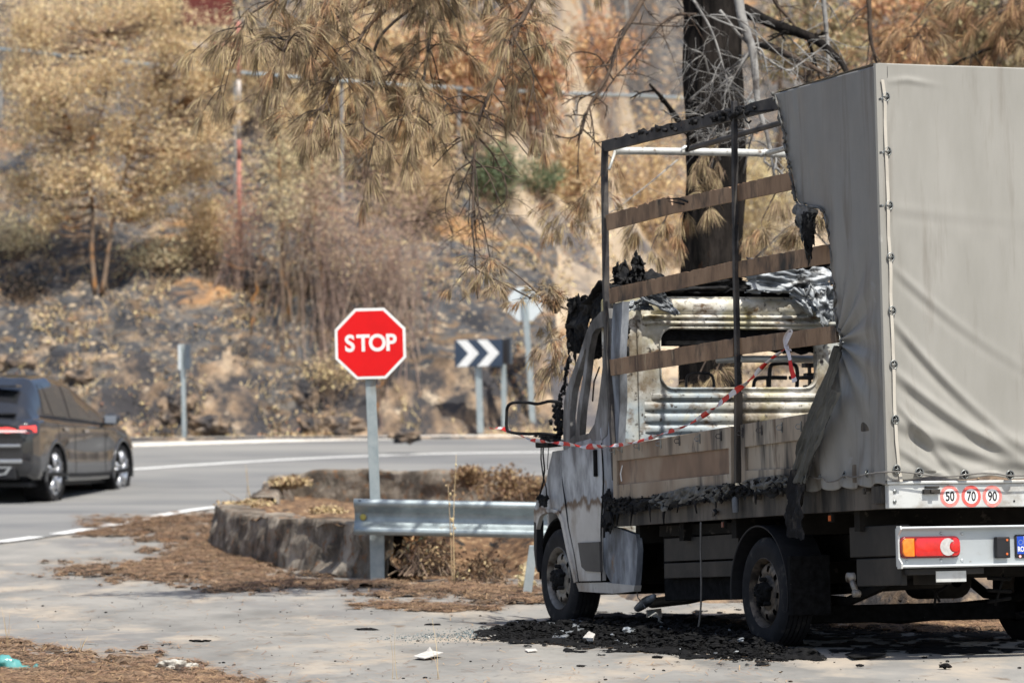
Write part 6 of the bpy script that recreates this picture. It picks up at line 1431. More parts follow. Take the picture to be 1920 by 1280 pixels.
for i, (px, py, w_, lb_) in enumerate(((1232, 1234, 9, 'round black lump on the asphalt below the char heap'), (1085, 1222, 14, 'flat black flake below the white chip'), (1510, 1233, 26, 'large black clod at the right end of the char heap'), (1612, 1249, 7, 'small black lump nearest the bottom right of the rear wheel'), (1733, 1233, 5, 'tiny black lump on the asphalt under the tail lamp'), (1775, 1252, 12, 'black clod at the bottom right beside dry needles'), (1776, 1240, 4, 'tiny dark pebble above the bottom right clod'), (810, 1172, 14, 'thin dark flake lying left of the front wheel'), (905, 1168, 9, 'small dark flake just left of the front wheel'), (1090, 1248, 10, 'black flake near the bottom edge under the char heap'), (375, 1203, 20, 'long flat dark sliver lying on the open asphalt'), (685, 1182, 22, 'long thin dark sliver left of the glass crumbs'))):
    p = hit(px, py); k_ = ppm(p.y); mb = MB(); r_ = w_ / k_
    flat = i in (1, 7, 8, 9, 10, 11)
    for _ in range(3 if flat else 7): mb.lump((rg.uniform(-.6, .6) * r_, rg.uniform(-.5, .5) * r_, r_ * (.12 if flat else .35)), r_ * rg.uniform(.35, .7), 0, 1, .7, (1.2, 1, .22 if flat else .6), rg)
    o = mb.build('charred_lump', M['charmatte']); o.location = p; tag(o, lb_, 'charred lump', 'charred lumps on the asphalt')
slab('rubber_strip', [(1584, 1232), (1604, 1227), (1630, 1230), (1655, 1226), (1663, 1232), (1640, 1236), (1600, 1238)], .006, 'charmatte', 'flat black strip lying on the asphalt right of the rear wheel', 'strip', 17, .015)
# broken glass crumbs
mb = MB()
for _ in range(800):
    px = rg.triangular(690, 990, 880); py = 1197 - (px - 690) * .04 + rg.gauss(0, 6); p = hit(px, py, step=1.0); r = rg.uniform(.002, .0055)
    mb.lump((p.x, p.y, p.z + r * .5), r, 0, 0, .4, (1, 1, .7), rg)
mb.build('glass_crumbs', M['chipglass'], kind='stuff', label='bluish crumbs of shattered window glass left of the front wheel')
# rock and plastic bottle
p = hit(332, 1262); mb = MB(); mb.lump((0, 0, .02), .085, 0, 4, .55, (1.25, .8, .62), random.Random(4)); mb.lump((-.08, 0, .0), .05, 0, 3, .5, (1.2, 1, .4), random.Random(5)); o = mb.build('rock', mat('pale lichen rock', [(.28, .26, .22), (.50, .48, .43)], 30, 8, .95, bump=.01, bscale=90, over=[((.12, .10, .08), 20, .6, .08, O1)]), smooth=True); o.location = p; tag(o, 'pale rough rock at the bottom edge left of centre', 'rock')
p = hit(20, 1262); bt = thing('plastic_bottle', 'crushed teal plastic bottle lying in the bottom left corner', 'bottle', p)
k_ = ppm(p.y); ax = [(-26, -4), (-14, -14), (0, -10), (14, -2), (28, 2), (40, 1), (52, -6)]; rd = [10, 14, 14.5, 12, 9, 7, 8]
mb = MB(); n = 20; pth = smoothp([Vector((x / k_, 0, (-y + 6) / k_)) for x, y in ax], 8); rad = np.interp(np.linspace(0, 1, len(pth)), np.linspace(0, 1, len(rd)), rd) / k_
mb.tube(pth, list(rad), n); V = []
for v in mb.v: e = noise.fractal(Vector(v) * 22, .8, 2, 3) * .014; V.append((v[0], v[1] * 1 + e, max(.002, v[2] + e)))
mb.v = V; b_ = mb.build('bottle_body', M['bottle'], bt, smooth=True)
mb = MB(); mb.lathe([(0, .0), (0, .018), (.02, .018), (.02, 0)], Vector((-.085, 0, .05)), (-1, 0, .2), 14); mb.build('bottle_neck', M['bottle'], bt)

# ================================================================== GRASSES AND DRY PLANTS
def sprig(px, py, hpx, n, label, name='dry_weed', m_='drygrass', spread=.35, wpx=1.2, D=None, stalk=False, cat='weed', seed=0, D0=None):
    p = hit(px, py) if D is None else at(px, py, D); k_ = ppm(p.y); rg = random.Random(seed or int(px)); mb = MB(); H_ = hpx / k_
    for i in range(n):
        a = rg.uniform(-spread, spread); b = rg.uniform(-spread, spread); h_ = H_ * (rg.uniform(.45, 1) if i else 1)
        pts = [Vector((rg.uniform(-.03, .03), rg.uniform(-.03, .03), -.02)), Vector((a * h_ * .35, b * h_ * .3, h_ * .5)), Vector((a * h_, b * h_, h_))]
        mb.tube(smoothp(pts, 4), [wpx / k_ * .6 * (1 - .7 * t) for t in np.linspace(0, 1, 9)], 4)
        if stalk:
            for _ in range(7):
                t = rg.uniform(.4, 1); q = pts[1].lerp(pts[2], (t - .5) * 2) if t > .5 else pts[0].lerp(pts[1], t * 2); mb.lump(tuple(q + Vector((rg.uniform(-.02, .02), 0, 0))), rg.uniform(.005, .012), 0, 0, .6, (1, 1, 1.5), rg)
    o = mb.build(name, M[m_], smooth=True); o.location = p; return tag(o, label, cat)
sprig(14, 1222, 85, 4, 'thin pale grass blades at the left edge above the bottle', spread=.18, cat='grass')
sprig(150, 1228, 34, 9, 'small tuft of straw right of the bottle', spread=.6, cat='grass')
sprig(848, 1102, 250, 2, 'tall dry weed stalk in front of the guardrail', stalk=True, spread=.05, wpx=2.4, D=32.9)
sprig(740, 1285, 110, 2, 'faint dry blade at the bottom edge, left one of three', spread=.1, D=20.8, cat='grass')
sprig(825, 1290, 130, 2, 'leaning dry blade at the bottom edge right of centre', spread=.25, D=20.8, cat='grass', wpx=1.6)
sprig(465, 930, 60, 3, 'sparse thin weeds rising from the tip of the raised bed', spread=.12, D=45.5)
def bush(name, label, cat, cpx, cpy, rx, ry, D, mats_, nl, lsize, seed, ntw=40, basepy=None, dz=1.0, group=None, twm='twig', droop=.1, clumps=14, twr=.006, base=None):
    """scorched shrub: stems fanning from its foot and clumped small leaves"""
    rs_ = np.random.RandomState(seed); c_ = at(cpx, cpy, D); k_ = ppm(D); RX, RZ = rx / k_, ry / k_
    if base is None:
        base = at(cpx, basepy if basepy else cpy + ry, D)
    t = thing(name, label, cat, base, group); IB_ = Matrix.Translation(-base); cl = []
    for _ in range(clumps):
        v = rs_.normal(size=3); v /= np.linalg.norm(v); r_ = rs_.rand() ** .45
        cl.append(np.array([c_.x + v[0] * RX * r_, c_.y + v[1] * RX * .8 * r_, c_.z + v[2] * RZ * r_]))
    mb = MB(); rg = random.Random(seed); far_ = D > 60
    for i in range(ntw):
        e = Vector(cl[i % clumps]) + Vector(rs_.normal(size=3) * RX * .22); s = base + Vector((rs_.normal() * RX * .45, rs_.normal() * RX * .4, 0)); s.z = (float(HILL(s.x, s.y)) - .05 if far_ and s.y > 64 else s.z); m_ = s.lerp(e, .5) + Vector((rs_.normal() * RX * .08, 0, RZ * .12))
        mb.tube([IB_ @ q for q in smoothp([s, m_, e], 3)], [twr * 2.0, twr * 1.7, twr * 1.4, twr * 1.1, twr * .8, twr * .5, twr * .3][:7], 4, jit=.3)
    mb.build('stems', M[twm], t)
    P = []; 
    for q in range(nl): c2 = cl[rs_.randint(clumps)]; P.append(c2 + rs_.normal(size=3) * np.array([RX, RX, RZ]) * (.30 if D > 60 else .20))
    V, Fq = leaf_mesh(np.array(P) - np.array(base), lsize, rs_, droop); mi = rs_.choice(len(mats_), nl, p=None)
    if len(mats_) > 1: mi = np.where(rs_.rand(nl) < .7, 0, mi)
    np_mesh('foliage', V, Fq, [M[q] for q in mats_], t, False, mi)
    return t
rs0 = np.random.RandomState(77)
bush('dead_bush', 'tangled dry brush hanging over the wall under the guardrail', 'bush', 800, 1040, 62, 36, 33.6, ['leafbrown', 'drygrass'], 500, .045, 301, 120, 1078, clumps=20, twr=.004)
bush('dead_bush', 'pale twiggy brush against the bank just left of the truck wheel', 'bush', 900, 1062, 60, 30, 33.5, ['soil', 'drygrass'], 500, .04, 302, 110, 1092, clumps=18, twr=.003)
bush('small_plant', 'small plant with yellowed leaves beside the front wheel', 'plant', 985, 1085, 18, 28, 31.5, ['leafyellow'], 70, .07, 303, 10, 1118, clumps=6, twr=.004)
bush('small_plant', 'few green and orange leaves low under the guardrail', 'plant', 770, 1025, 26, 16, 33.8, ['leaforange', 'leafgreen'], 60, .07, 304, 10, 1045, clumps=6, twr=.003)
bush('small_plant', 'little sprig of orange leaves on the top edge of the guardrail', 'plant', 850, 938, 10, 6, 34.2, ['leaforange'], 16, .06, 305, 4, 962, clumps=3, twr=.003)
for i, (x, y, rx, ry, D, lb_) in enumerate([(470, 945, 46, 9, 42.6, 'straw grass cushion at the left tip of the raised bed'), (540, 905, 34, 10, 45.4, 'straw tuft beside the stepped wall end'), (620, 958, 40, 6, 40, 'rusty needle cushion on the raised bed'), (950, 905, 60, 34, 44.3, 'brown dead creeper over the right end of the far wall'), (880, 890, 40, 22, 44.6, 'dead creeper hanging on the middle of the far wall')]):
    bush('dead_creeper' if i > 2 else 'grass_cushion', lb_, 'creeper' if i > 2 else 'grass', x, y, rx, ry, D, ['drygrass', 'leafbrown'] if i < 3 else ['leafbrown', 'soil'], 1500, .045, 320 + i, 30, y + ry, clumps=20, twr=.004)
# ================================================================== TREES AND SHRUBS ON THE SLOPE
def tree(name, label, stems, D, blobs, mats_, nl, lsize, seed, barkm='barkpale', r0=.07, group=None, cat='tree', twigs=3, droop=.1, spread=.5, base=None, sub=9):
    """stems: pixel polylines from the foot up; blobs: (px, py, radius px) leafy masses of the crown"""
    rs_ = np.random.RandomState(seed); k_ = ppm(D); b0 = at(*stems[0][0], D) if base is None else base
    t = thing(name, label, cat, b0, group); IB_ = Matrix.Translation(-b0); nodes = []; mb = MB()
    for si, st in enumerate(stems):
        yoff = rs_.uniform(-.3, .3) if si else 0; P_ = smoothp([at(x, y, D) + Vector((0, yoff * i / max(1, len(st) - 1), 0)) for i, (x, y) in enumerate(st)], 5); n = len(P_)
        rr_ = r0 * (1 if si < 2 else .6); mb.tube([IB_ @ p for p in P_], [rr_ * (1 - .75 * i / (n - 1)) for i in range(n)], 8, jit=.12); nodes += P_[n // 4:]
    mb.build('trunk', M[barkm], t, smooth=True)
    mb = MB(); cl = []
    for (x, y, r) in blobs:
        c_ = at(x, y, D) + Vector((0, rs_.uniform(-1, 1) * r / k_ * 1.1, 0)); R_ = r / k_
        for q in range(sub):
            v = rs_.normal(size=3); v /= np.linalg.norm(v); e = c_ + Vector(v) * R_ * (rs_.rand() ** .5); cl.append((np.array(e), R_))
            nb = [p for p in nodes if p.z < e.z + .1] or nodes; s = min(nb, key=lambda p: (p - e).length + rs_.rand() * .5); m_ = s.lerp(e, .55) + Vector((0, 0, -.12 * (e - s).length))
            mb.tube([IB_ @ p for p in smoothp([s, m_, e], 3)], [.022, .018, .015, .012, .009, .006, .004], 5, jit=.3)
    mb.build('branches', M[barkm], t, smooth=True)
    P = []; wts = np.array([c[1] for c in cl]) ** 1.5; wts /= wts.sum(); ch = rs_.choice(len(cl), nl, p=wts)
    C = np.array([c[0] for c in cl])[ch]; RR = np.array([c[1] for c in cl])[ch]
    P = C + rs_.normal(size=(nl, 3)) * (RR * spread)[:, None] * np.array([.6, .6, .45])
    V, Fq = leaf_mesh(P - np.array(b0), lsize, rs_, droop); mi = np.where(rs_.rand(nl) < .68, 0, rs_.randint(0, len(mats_), nl))
    np_mesh('foliage', V, Fq, [M[q] for q in mats_], t, False, mi)
    return t
hb = hhit(182, 548); print('left tree depth', hb.y)
DL = hb.y
tree('young_tree', 'tan leaved scorched tree with two thin orange lichened stems on the left slope', [[(178, 550), (172, 470), (174, 400), (168, 340), (172, 280), (200, 160), (190, 60)], [(192, 550), (203, 470), (212, 400), (232, 330), (255, 230), (300, 150)], [(176, 380), (150, 300), (120, 200)], [(232, 330), (270, 250), (330, 200)]], DL,
     [(60, 60, 50), (150, 30, 60), (250, 40, 60), (330, 90, 50), (100, 150, 60), (200, 130, 60), (290, 170, 60), (370, 160, 42), (60, 240, 45), (140, 240, 60), (230, 250, 50), (320, 270, 55), (390, 250, 38), (110, 330, 45), (190, 330, 36), (290, 350, 40), (370, 320, 34), (420, 120, 30), (40, 340, 30), (90, 405, 25), (300, 20, 40), (30, 140, 40), (270, 400, 28), (430, 210, 26), (220, 380, 26)],
     ['leaftan', 'leafyellow', 'leaftan'], 36000, .062, 401, r0=.045, spread=.75, sub=14)
def tb(px, py): return hhit(px, py)
def shr(nm, lb, x, y, rx, ry, m_, nl, seed, by=None, ls=.06, clumps=26, ntw=60, tw='twig', cat='shrub', twr=.005, dr=.1):
    b = hhit(x, by if by else y + ry); ntw = int(ntw * .8); bush(nm, lb, cat, x, y, rx, ry, b.y, m_, nl, ls, seed, ntw, None, clumps=clumps, twm=tw, twr=twr, base=b, droop=dr)
shr('shrub', 'straw yellow shrub between the left tree and the striped pole', 385, 430, 50, 60, ['leaftan', 'leafyellow'], 3500, 501, 520)
shr('shrub', 'reddish brown twiggy shrub at the foot of the striped pole', 452, 420, 50, 90, ['leafred', 'leafpink'], 1500, 502, 530, ntw=90, tw='twigred', ls=.045, twr=.005)
shr('shrub', 'thin stemmed straw coloured tree right of the striped pole', 545, 320, 75, 120, ['leafyellow', 'leaftan'], 3400, 503, 590, tw='twig', ntw=60, ls=.05, twr=.005)
shr('shrub', 'pinkish grey shrub with tan tips above the stop sign', 620, 420, 85, 110, ['leafpink', 'leaftan', 'leafyellow'], 4200, 504, 600, ntw=120, tw='twigred', ls=.045, twr=.005)
shr('shrub', 'broad pinkish brown shrub with bare grey stems right above the stop sign', 730, 450, 95, 110, ['leafpink', 'leaftan'], 4200, 505, 610, ntw=170, tw='twigred', ls=.045, twr=.005)
shr('shrub', 'tan shrub just left of the green bush', 800, 330, 70, 70, ['leaftan', 'leafpink'], 4200, 506, 440)
shr('shrub', 'straw grass clump on the slope below the two stemmed tree', 300, 480, 60, 34, ['leafyellow', 'leaforange'], 1500, 507, 515)
shr('shrub', 'low yellow scrub at the left edge above the car', 40, 440, 60, 40, ['leafyellow', 'leaftan'], 1500, 508, 480)
shr('shrub', 'blackened low shrub on the left slope', 40, 540, 36, 30, ['char', 'twig'], 900, 509, 565)
shr('shrub', 'dark burnt shrub at the road edge left of the chevrons', 620, 700, 60, 30, ['litterleaf', 'char'], 900, 510, 740)
shr('shrub', 'tan bush in the upper left corner behind the tree', 60, 40, 90, 70, ['leaftan', 'leafpink'], 2600, 511, 150)
shr('shrub', 'tall tan foliage under the maroon shed', 420, 110, 70, 80, ['leaftan', 'leafyellow'], 4500, 512, 230)
shr('shrub', 'dusty tan shrub behind the pole top', 520, 120, 80, 90, ['leaftan', 'leafolive'], 4800, 513, 250)
shr('green_bush', 'surviving green bush in the middle of the dry slope', 930, 325, 42, 52, ['leafgreen', 'leafolive'], 4500, 514, 375, cat='bush')
shr('green_bush', 'smaller dull green bush right of the brighter one', 1010, 330, 40, 30, ['leafgreen', 'leaftan'], 1900, 515, 366, cat='bush')
shr('shrub', 'orange brown shrub above the green bush', 990, 130, 60, 110, ['leaforange', 'leafred'], 6500, 516, 270, ls=.10)
shr('shrub', 'orange foliage behind the drooping pine bough', 860, 130, 90, 110, ['leaforange', 'leaftan'], 7000, 517, 280, ls=.10)
shr('shrub', 'tan scrub left of the front cover post', 1080, 330, 60, 60, ['leaftan', 'leaforange'], 3000, 518, 400, ls=.10)
shr('shrub', 'brown scrub far up behind the dead branches', 1120, 110, 70, 80, ['leaforange', 'leafpink'], 2600, 519, 200, ls=.10)
shr('shrub', 'tan grassy scrub seen through the middle of the bed frame', 1230, 330, 100, 120, ['leaftan', 'leafpink'], 6000, 520, 470, ls=.09)
shr('shrub', 'straw scrub seen through the right part of the bed frame', 1430, 380, 80, 100, ['leafyellow', 'leafolive'], 5200, 521, 480, ls=.09)
shr('shrub', 'golden tan scrub behind the hanging boughs, highest of three', 700, 90, 110, 90, ['leaftan', 'leaforange'], 7000, 530, 200, ls=.09)
shr('shrub', 'golden tan scrub behind the hanging boughs, left of three', 590, 220, 80, 80, ['leaftan', 'leafyellow'], 5000, 531, 320, ls=.08)
shr('shrub', 'golden tan scrub behind the hanging boughs, right of three', 770, 240, 80, 80, ['leaftan', 'leaforange'], 5000, 532, 340, ls=.08)
# trees that fill the background above the cover
tree('dead_pine', 'brown dead pine behind the top of the cover, left one', [[(1520, 330), (1515, 150), (1510, -80)]], 60, [(1480, 60, 60), (1560, 20, 60), (1520, 140, 60), (1440, 120, 40), (1600, 90, 46)], ['leafolive', 'leaforange', 'leaftan'], 4200, .085, 402, 'barkbrown', .12)
tree('dead_pine', 'orange brown dead tree behind the middle of the cover top', [[(1690, 330), (1692, 150), (1700, -80)]], 66, [(1660, 60, 60), (1720, 30, 60), (1700, 110, 50), (1620, 30, 50), (1650, 150, 50)], ['leaforange', 'leafolive', 'leaftan'], 5000, .09, 403, 'barkbrown', .13)
tree('dead_pine', 'dark olive brown pine at the top right corner', [[(1880, 330), (1870, 150), (1880, -80)]], 56, [(1840, 50, 60), (1900, 30, 70), (1860, 110, 50), (1930, 100, 60), (1790, 20, 40)], ['leafolive', 'leaforange', 'leafolive'], 6500, .085, 404, 'barkbrown', .12)
tree('dead_pine', 'thin burnt tree between two brown pines at the top right', [[(1780, 330), (1785, 150), (1790, -80)]], 72, [(1770, 60, 60), (1810, 110, 60), (1740, 140, 40)], ['leafolive', 'leaforange', 'leafpink'], 3800, .09, 405, 'barkbrown', .10)
0 and tree('dead_pine', 'rust brown pine rising behind the hanging boughs at top centre', [[(700, 420), (702, 200), (700, -80)]], 62, [(640, 60, 60), (720, 40, 60), (800, 60, 50), (680, 150, 50), (760, 160, 40), (600, 120, 30), (560, 60, 40)], ['leaftan', 'leafolive', 'leaforange'], 7500, .09, 406, 'barkbrown', .12)
# slender trunks on the slope
for i, (x0, y0, x1, y1, D_, w_, m_, lb_) in enumerate([(540, 600, 520, 250, 0, 5, 'barkpale', 'slender pale bare trunk right of the striped pole'), (598, 590, 592, 300, 0, 5, 'barkpale', 'thin tan bare trunk in the pink shrubs'), (565, 560, 580, 330, 0, 4, 'barkbrown', 'leaning reddish thin trunk in the pink shrubs'), (470, 620, 486, 470, 0, 3, 'barkpale', 'short pale leaning stem on the dark slope'), (700, 780, 742, 640, 0, 4, 'barkpale', 'dry leaning stem behind the stop sign'), (880, 420, 892, 250, 95, 5, 'barkbrown', 'dark thin trunk beside the green bush'), (1040, 380, 1030, 150, 110, 6, 'barkgrey', 'grey distant trunk right of the green bush'), (1185, 420, 1170, -20, 95, 6, 'barkgrey', 'grey distant trunk left of the big charred pine'), (1460, 300, 1455, -20, 80, 7, 'barkbrown', 'dark distant trunk right of the big charred pine'), (684, 330, 690, 170, 90, 5, 'barkgrey', 'pale distant trunk below the hanging boughs')]):
    b = hhit(x0, y0) if not D_ else at(x0, y0, D_); k_ = ppm(b.y); q = at(x1, y1, b.y); mb = MB(); n = 8; rg = random.Random(i)
    pts = [Vector((0, 0, -.2))] + [(q - b) * (j / n) + Vector((rg.gauss(0, .05), 0, 0)) for j in range(1, n + 1)]
    mb.tube(pts, [w_ / k_ * (1 - .6 * j / n) for j in range(n + 1)], 6, jit=.2); t = thing('thin_trunk', lb_, 'trunk', b); mb.build('trunk', M[m_], t, smooth=True)
    mb = MB()
    for j in range(14):
        a = pts[rg.randint(3, n)]; L_ = rg.uniform(.25, .9); d_ = Vector((rg.gauss(0, 1), rg.gauss(0, 1), rg.uniform(.2, 1.2))).normalized(); mb.tube([a, a + d_ * L_ * .5, a + d_ * L_ + Vector((0, 0, .1))], [.012, .008, .003], 4)
    mb.build('branches', M[m_], t)
# boulders of the cut bank
for i, (x, y, w_, hh, lb_) in enumerate([(30, 680, 34, 22, 'grey rock overhanging at the left edge above the car'), (150, 705, 26, 20, 'bright tan rock above the car roof'), (330, 765, 36, 34, 'big tan slab of rock behind the marker post'), (395, 800, 40, 20, 'ochre boulder at the road edge right of the marker post'), (575, 745, 26, 34, 'tall pale rock left of the stop sign'), (645, 800, 34, 22, 'grey rounded boulder just left of the stop sign post'), (585, 800, 22, 20, 'small ochre boulder left of the stop sign post'), (470, 400 + 130, 30, 22, 'tan rock high on the dark slope'), (760, 815, 26, 12, 'flat tan stone at the road edge before the chevrons')]):
    b = hhit(x, y + hh * .6); k_ = ppm(b.y); mb = MB(); mb.lump((0, 0, 0), 1.0, 0, 4, .55, (w_ / k_, w_ / k_ * .7, hh / k_), random.Random(60 + i)); o = mb.build('boulder', M['rock'], smooth=True); o.location = (b.x, b.y + .1, b.z + hh / k_ * .4); tag(o, lb_, 'boulder', 'boulders of the cut bank')
# dead leaves and ash tufts scattered on the hillside
rs = np.random.RandomState(91)
n = 130000; X_ = rs.uniform(-11, 7, n); Y_ = 64.2 + rs.rand(n) ** 1.3 * 16
keep = nfbm(X_ * .9, Y_ * .9, 3) + .5 * nfbm(X_ * 4, Y_ * 4, 2) + rs.normal(0, .12, n) > .14; X_ = X_[keep]; Y_ = Y_[keep]
P = np.stack([X_, Y_, HILL(X_, Y_) + .02], 1); V, Fq = leaf_mesh(P, .062, rs, -.25, .5)
tag(np_mesh('dead_leaves', V, Fq, [M['litterleaf'], M['char'], M['leaforange']], None, False, rs.choice(3, len(P), p=[.62, .24, .14])), 'dead leaves and ash flakes strewn over the burnt slope', kind='stuff')
n = 26000; X_ = rs.uniform(-11, 8, n); Y_ = 64.0 + rs.rand(n) ** 1.6 * 20; keep = nfbm(X_ * 1.3 + 9, Y_ * 1.1, 3) > .12; X_ = X_[keep]; Y_ = Y_[keep]; n = len(X_)
Z_ = HILL(X_, Y_); a = rs.uniform(0, 6.28, n); hgt = rs.uniform(.06, .22, n)
tip = np.stack([rs.normal(0, .09, n), rs.normal(0, .09, n), hgt], 1); e = np.stack([np.cos(a), np.sin(a), 0 * a], 1) * .014; B_ = np.stack([X_, Y_, Z_], 1)
V = np.stack([B_ - e, B_ + e, B_ + tip], 1).reshape(-1, 3)
tag(np_mesh('dry_grass', V, np.arange(3 * n).reshape(-1, 3), M['drygrass']), 'dry grass tufts on the burnt slope', kind='stuff')
# bank behind the truck: rocks and straw
rs = np.random.RandomState(14); n = 9000; X_ = rs.uniform(.9, 6, n); Y_ = rs.uniform(26.5, 34, n); Z_ = G(X_, Y_); ok = Z_ > .05; X_, Y_, Z_ = X_[ok], Y_[ok], Z_[ok]; n = len(X_)
P = np.stack([X_, Y_, Z_ + .01], 1); V, Fq = leaf_mesh(P, .05, rs, -.3, .4); tag(np_mesh('bank_straw', V, Fq, [M['drygrass'], M['litter']], None, False, rs.randint(0, 2, n)), 'straw and needles on the bank behind the truck', kind='stuff')
xs = np.linspace(.6, 9, 180); ys = np.linspace(26, 36, 170); X, Y = np.meshgrid(xs, ys, indexing='ij'); Z = G(X, Y) + .02 + np.abs(nfbm(X * 2.2, Y * 2.2, 4)) * .28 * sst((G(X, Y) - .03) / .2) - .10 * (1 - sst((G(X, Y) + .002) / .02))
tag(np_mesh('earth_bank', np.stack([X, Y, Z], -1).reshape(-1, 3), grid_faces(180, 170), M['rock'], None, True), kind='structure')
for i, (x, y, lb_) in enumerate([(1640, 1122, 'tan boulder seen under the tail lamp'), (1700, 1118, 'rounded ochre boulder seen under the bumper'), (1760, 1108, 'rough brown boulder with a dark hole seen under the bumper')]):
    b = at(x, y, 29.2 + i * .2); mb = MB(); mb.lump((0, 0, 0), .2, 0, 3, .5, (1.2, .8, .9), random.Random(80 + i)); o = mb.build('boulder', M['rock'], smooth=True); o.location = b; tag(o, lb_, 'boulder', 'boulders on the bank behind the truck')

# ================================================================== THE BIG CHARRED PINE
DP = 33.0
pb = at(1330, 900, DP); pine = thing('pine_tree', 'large pine with a charred black trunk behind the truck cab and drooping dry boughs', 'tree', (pb.x, pb.y, float(G(pb.x, pb.y))))
IP = Matrix.Translation(-pine.location)
tr_ = [(1334, 1000), (1332, 800), (1331, 600), (1334, 480), (1340, 330), (1338, 180), (1335, 40), (1332, -120), (1330, -420)]
P_ = smoothp([at(x, y, DP) for x, y in tr_], 8); n = len(P_); nth = 90; V = []
for i, p in enumerate(P_):
    r_ = .245 * (1.0 - .10 * i / n) if i > 20 else .245 * (1 + .0 * (20 - i))
    for j in range(nth):
        q = 2 * math.pi * j / nth; z = p.z
        e = .02 * noise.fractal(Vector((math.cos(q) * 5, math.sin(q) * 5, z * 1.3)), .7, 2, 4) + .045 * abs(noise.noise(Vector((math.cos(q) * 5.5, math.sin(q) * 5.5, z * 1.6))))
        V.append(tuple(IP @ (p + Vector(((r_ + e) * math.cos(q), (r_ + e) * math.sin(q), 0)))))
o = np_mesh('trunk', V, np.array([(i * nth + j, i * nth + (j + 1) % nth, (i + 1) * nth + (j + 1) % nth, (i + 1) * nth + j) for i in range(n - 1) for j in range(nth)]), M['bark'], pine, True)
needleV = []; needleM = []
def tuft(c, d, rs_, L=.20, n=38, mi=0):
    """fan of long dry needles hanging from a twig tip"""
    d = np.array(d) / np.linalg.norm(d); v = d[None, :] * 1.0 + rs_.normal(size=(n, 3)) * .30; v[:, 2] -= .75; v /= np.linalg.norm(v, axis=1)[:, None]
    l_ = L * rs_.uniform(.65, 1.1, n)[:, None]; e = np.cross(v, rs_.normal(size=(n, 3))); e /= np.linalg.norm(e, axis=1)[:, None]; e *= .0028
    c = np.array(c)[None, :] + v * .01 + rs_.normal(size=(n, 3)) * .008; mid = c + v * l_ * .55; tip = c + v * l_ + np.array([0, 0, -1])[None, :] * l_ * .16
    needleV.append(np.stack([c, mid - e, tip, mid + e], 1).reshape(-1, 3)); needleM.append(np.full(n, mi))
bough_n = [0]
def bough(pts, D0, D1, r0, m_, seed, side=10, tufts=True, L=.19, sidelen=.45, parent=pine, up=0.0, mi=0, drp=1.0, nn=38, curl=0, tmax=1.0):
    rs_ = np.random.RandomState(seed); rg = random.Random(seed); n0 = len(pts)
    Q = smoothp([at(x, y, D0 + (D1 - D0) * (i / (n0 - 1)) ** .45) for i, (x, y) in enumerate(pts)], 6); n = len(Q); mb = MB()
    mb.tube([IP @ q for q in Q], [r0 * (1 - .75 * i / (n - 1)) for i in range(n)], 8, jit=.22, rg=rg)
    for k in range(side):
        i = rg.randint(int(n * .12), n - 1); a = Q[i]; t = (Q[min(i + 1, n - 1)] - Q[max(0, i - 1)]).normalized(); d_ = (t * rg.uniform(.1, .8) + Vector((rg.gauss(0, .8), rg.gauss(0, .6), rg.gauss(up, .5)))).normalized(); L_ = sidelen * rg.uniform(.4, 1.1)
        b = a + d_ * L_ * .5 + Vector((0, 0, -.03 * drp)); c = a + d_ * L_ + Vector((0, 0, -.22 * L_ * drp * 2))
        if curl: c = c + Vector((rg.gauss(0, .08), 0, rg.gauss(.0, .1)))
        path = smoothp([a, b, c], 4); mb.tube([IP @ q for q in path], [r0 * .28 * (1 - .07 * j) for j in range(len(path))], 5, jit=.3, rg=rg)
        ends = [(c, c - b)]
        for _ in range(3):
            s = path[rg.randint(2, len(path) - 2)]; d2 = (d_ + Vector((rg.gauss(0, .8), rg.gauss(0, .8), rg.gauss(-.2, .5)))).normalized(); e_ = s + d2 * L_ * rg.uniform(.25, .5); mb.tube([IP @ s, IP @ (s.lerp(e_, .5) + Vector((0, 0, .01))), IP @ e_], [r0 * .16, r0 * .12, r0 * .08], 4, rg=rg); ends.append((e_, d2))
        if tufts:
            for (q, dd) in (ends if i <= n * tmax else []):
                if rg.random() < .85: tuft(IP @ q, dd, rs_, L, nn, mi if rg.random() < .8 else 1 - mi)
    if tufts and tmax == 1: tuft(IP @ Q[-1], Q[-1] - Q[-2], rs_, L, nn, mi)
    mb.build('bough', M[m_], parent, smooth=True)
# left drooping boughs, hanging down from above the frame
bough([(1330, -300), (1180, -260), (1060, -60), (1000, 0), (960, 80), (920, 170), (895, 240), (888, 330), (886, 430)], 33, 29.6, .030, 'barkbrown', 1, 34, True, .19, .42, mi=0, tmax=.62)
bough([(1330, -330), (1100, -260), (860, -120), (740, -20), (640, 30), (560, 60), (530, 95)], 33, 29.2, .028, 'barkbrown', 2, 44, True, .20, .48)
bough([(1330, -360), (1100, -240), (900, -100), (820, 30), (800, 110), (790, 190), (770, 260)], 33, 29.8, .024, 'barkbrown', 3, 30, True, .20, .42)
bough([(1330, -310), (1100, -220), (860, -80), (700, 40), (660, 110), (620, 170), (600, 220)], 33, 29.4, .022, 'barkbrown', 4, 34, True, .20, .38)
bough([(1330, -280), (1060, -200), (880, -60), (720, 60), (700, 150), (680, 230), (720, 260)], 33, 29.6, .02, 'barkbrown', 5, 20, True, .19, .36)
bough([(900, -100), (760, -60), (600, -40), (480, 20), (455, 50)], 30, 29.4, .02, 'barkbrown', 6, 26, True, .20, .45)
bough([(1010, -60), (985, 30), (960, 60), (1000, 140), (985, 220)], 30, 29.6, .014, 'barkbrown', 7, 14, True, .17, .40)
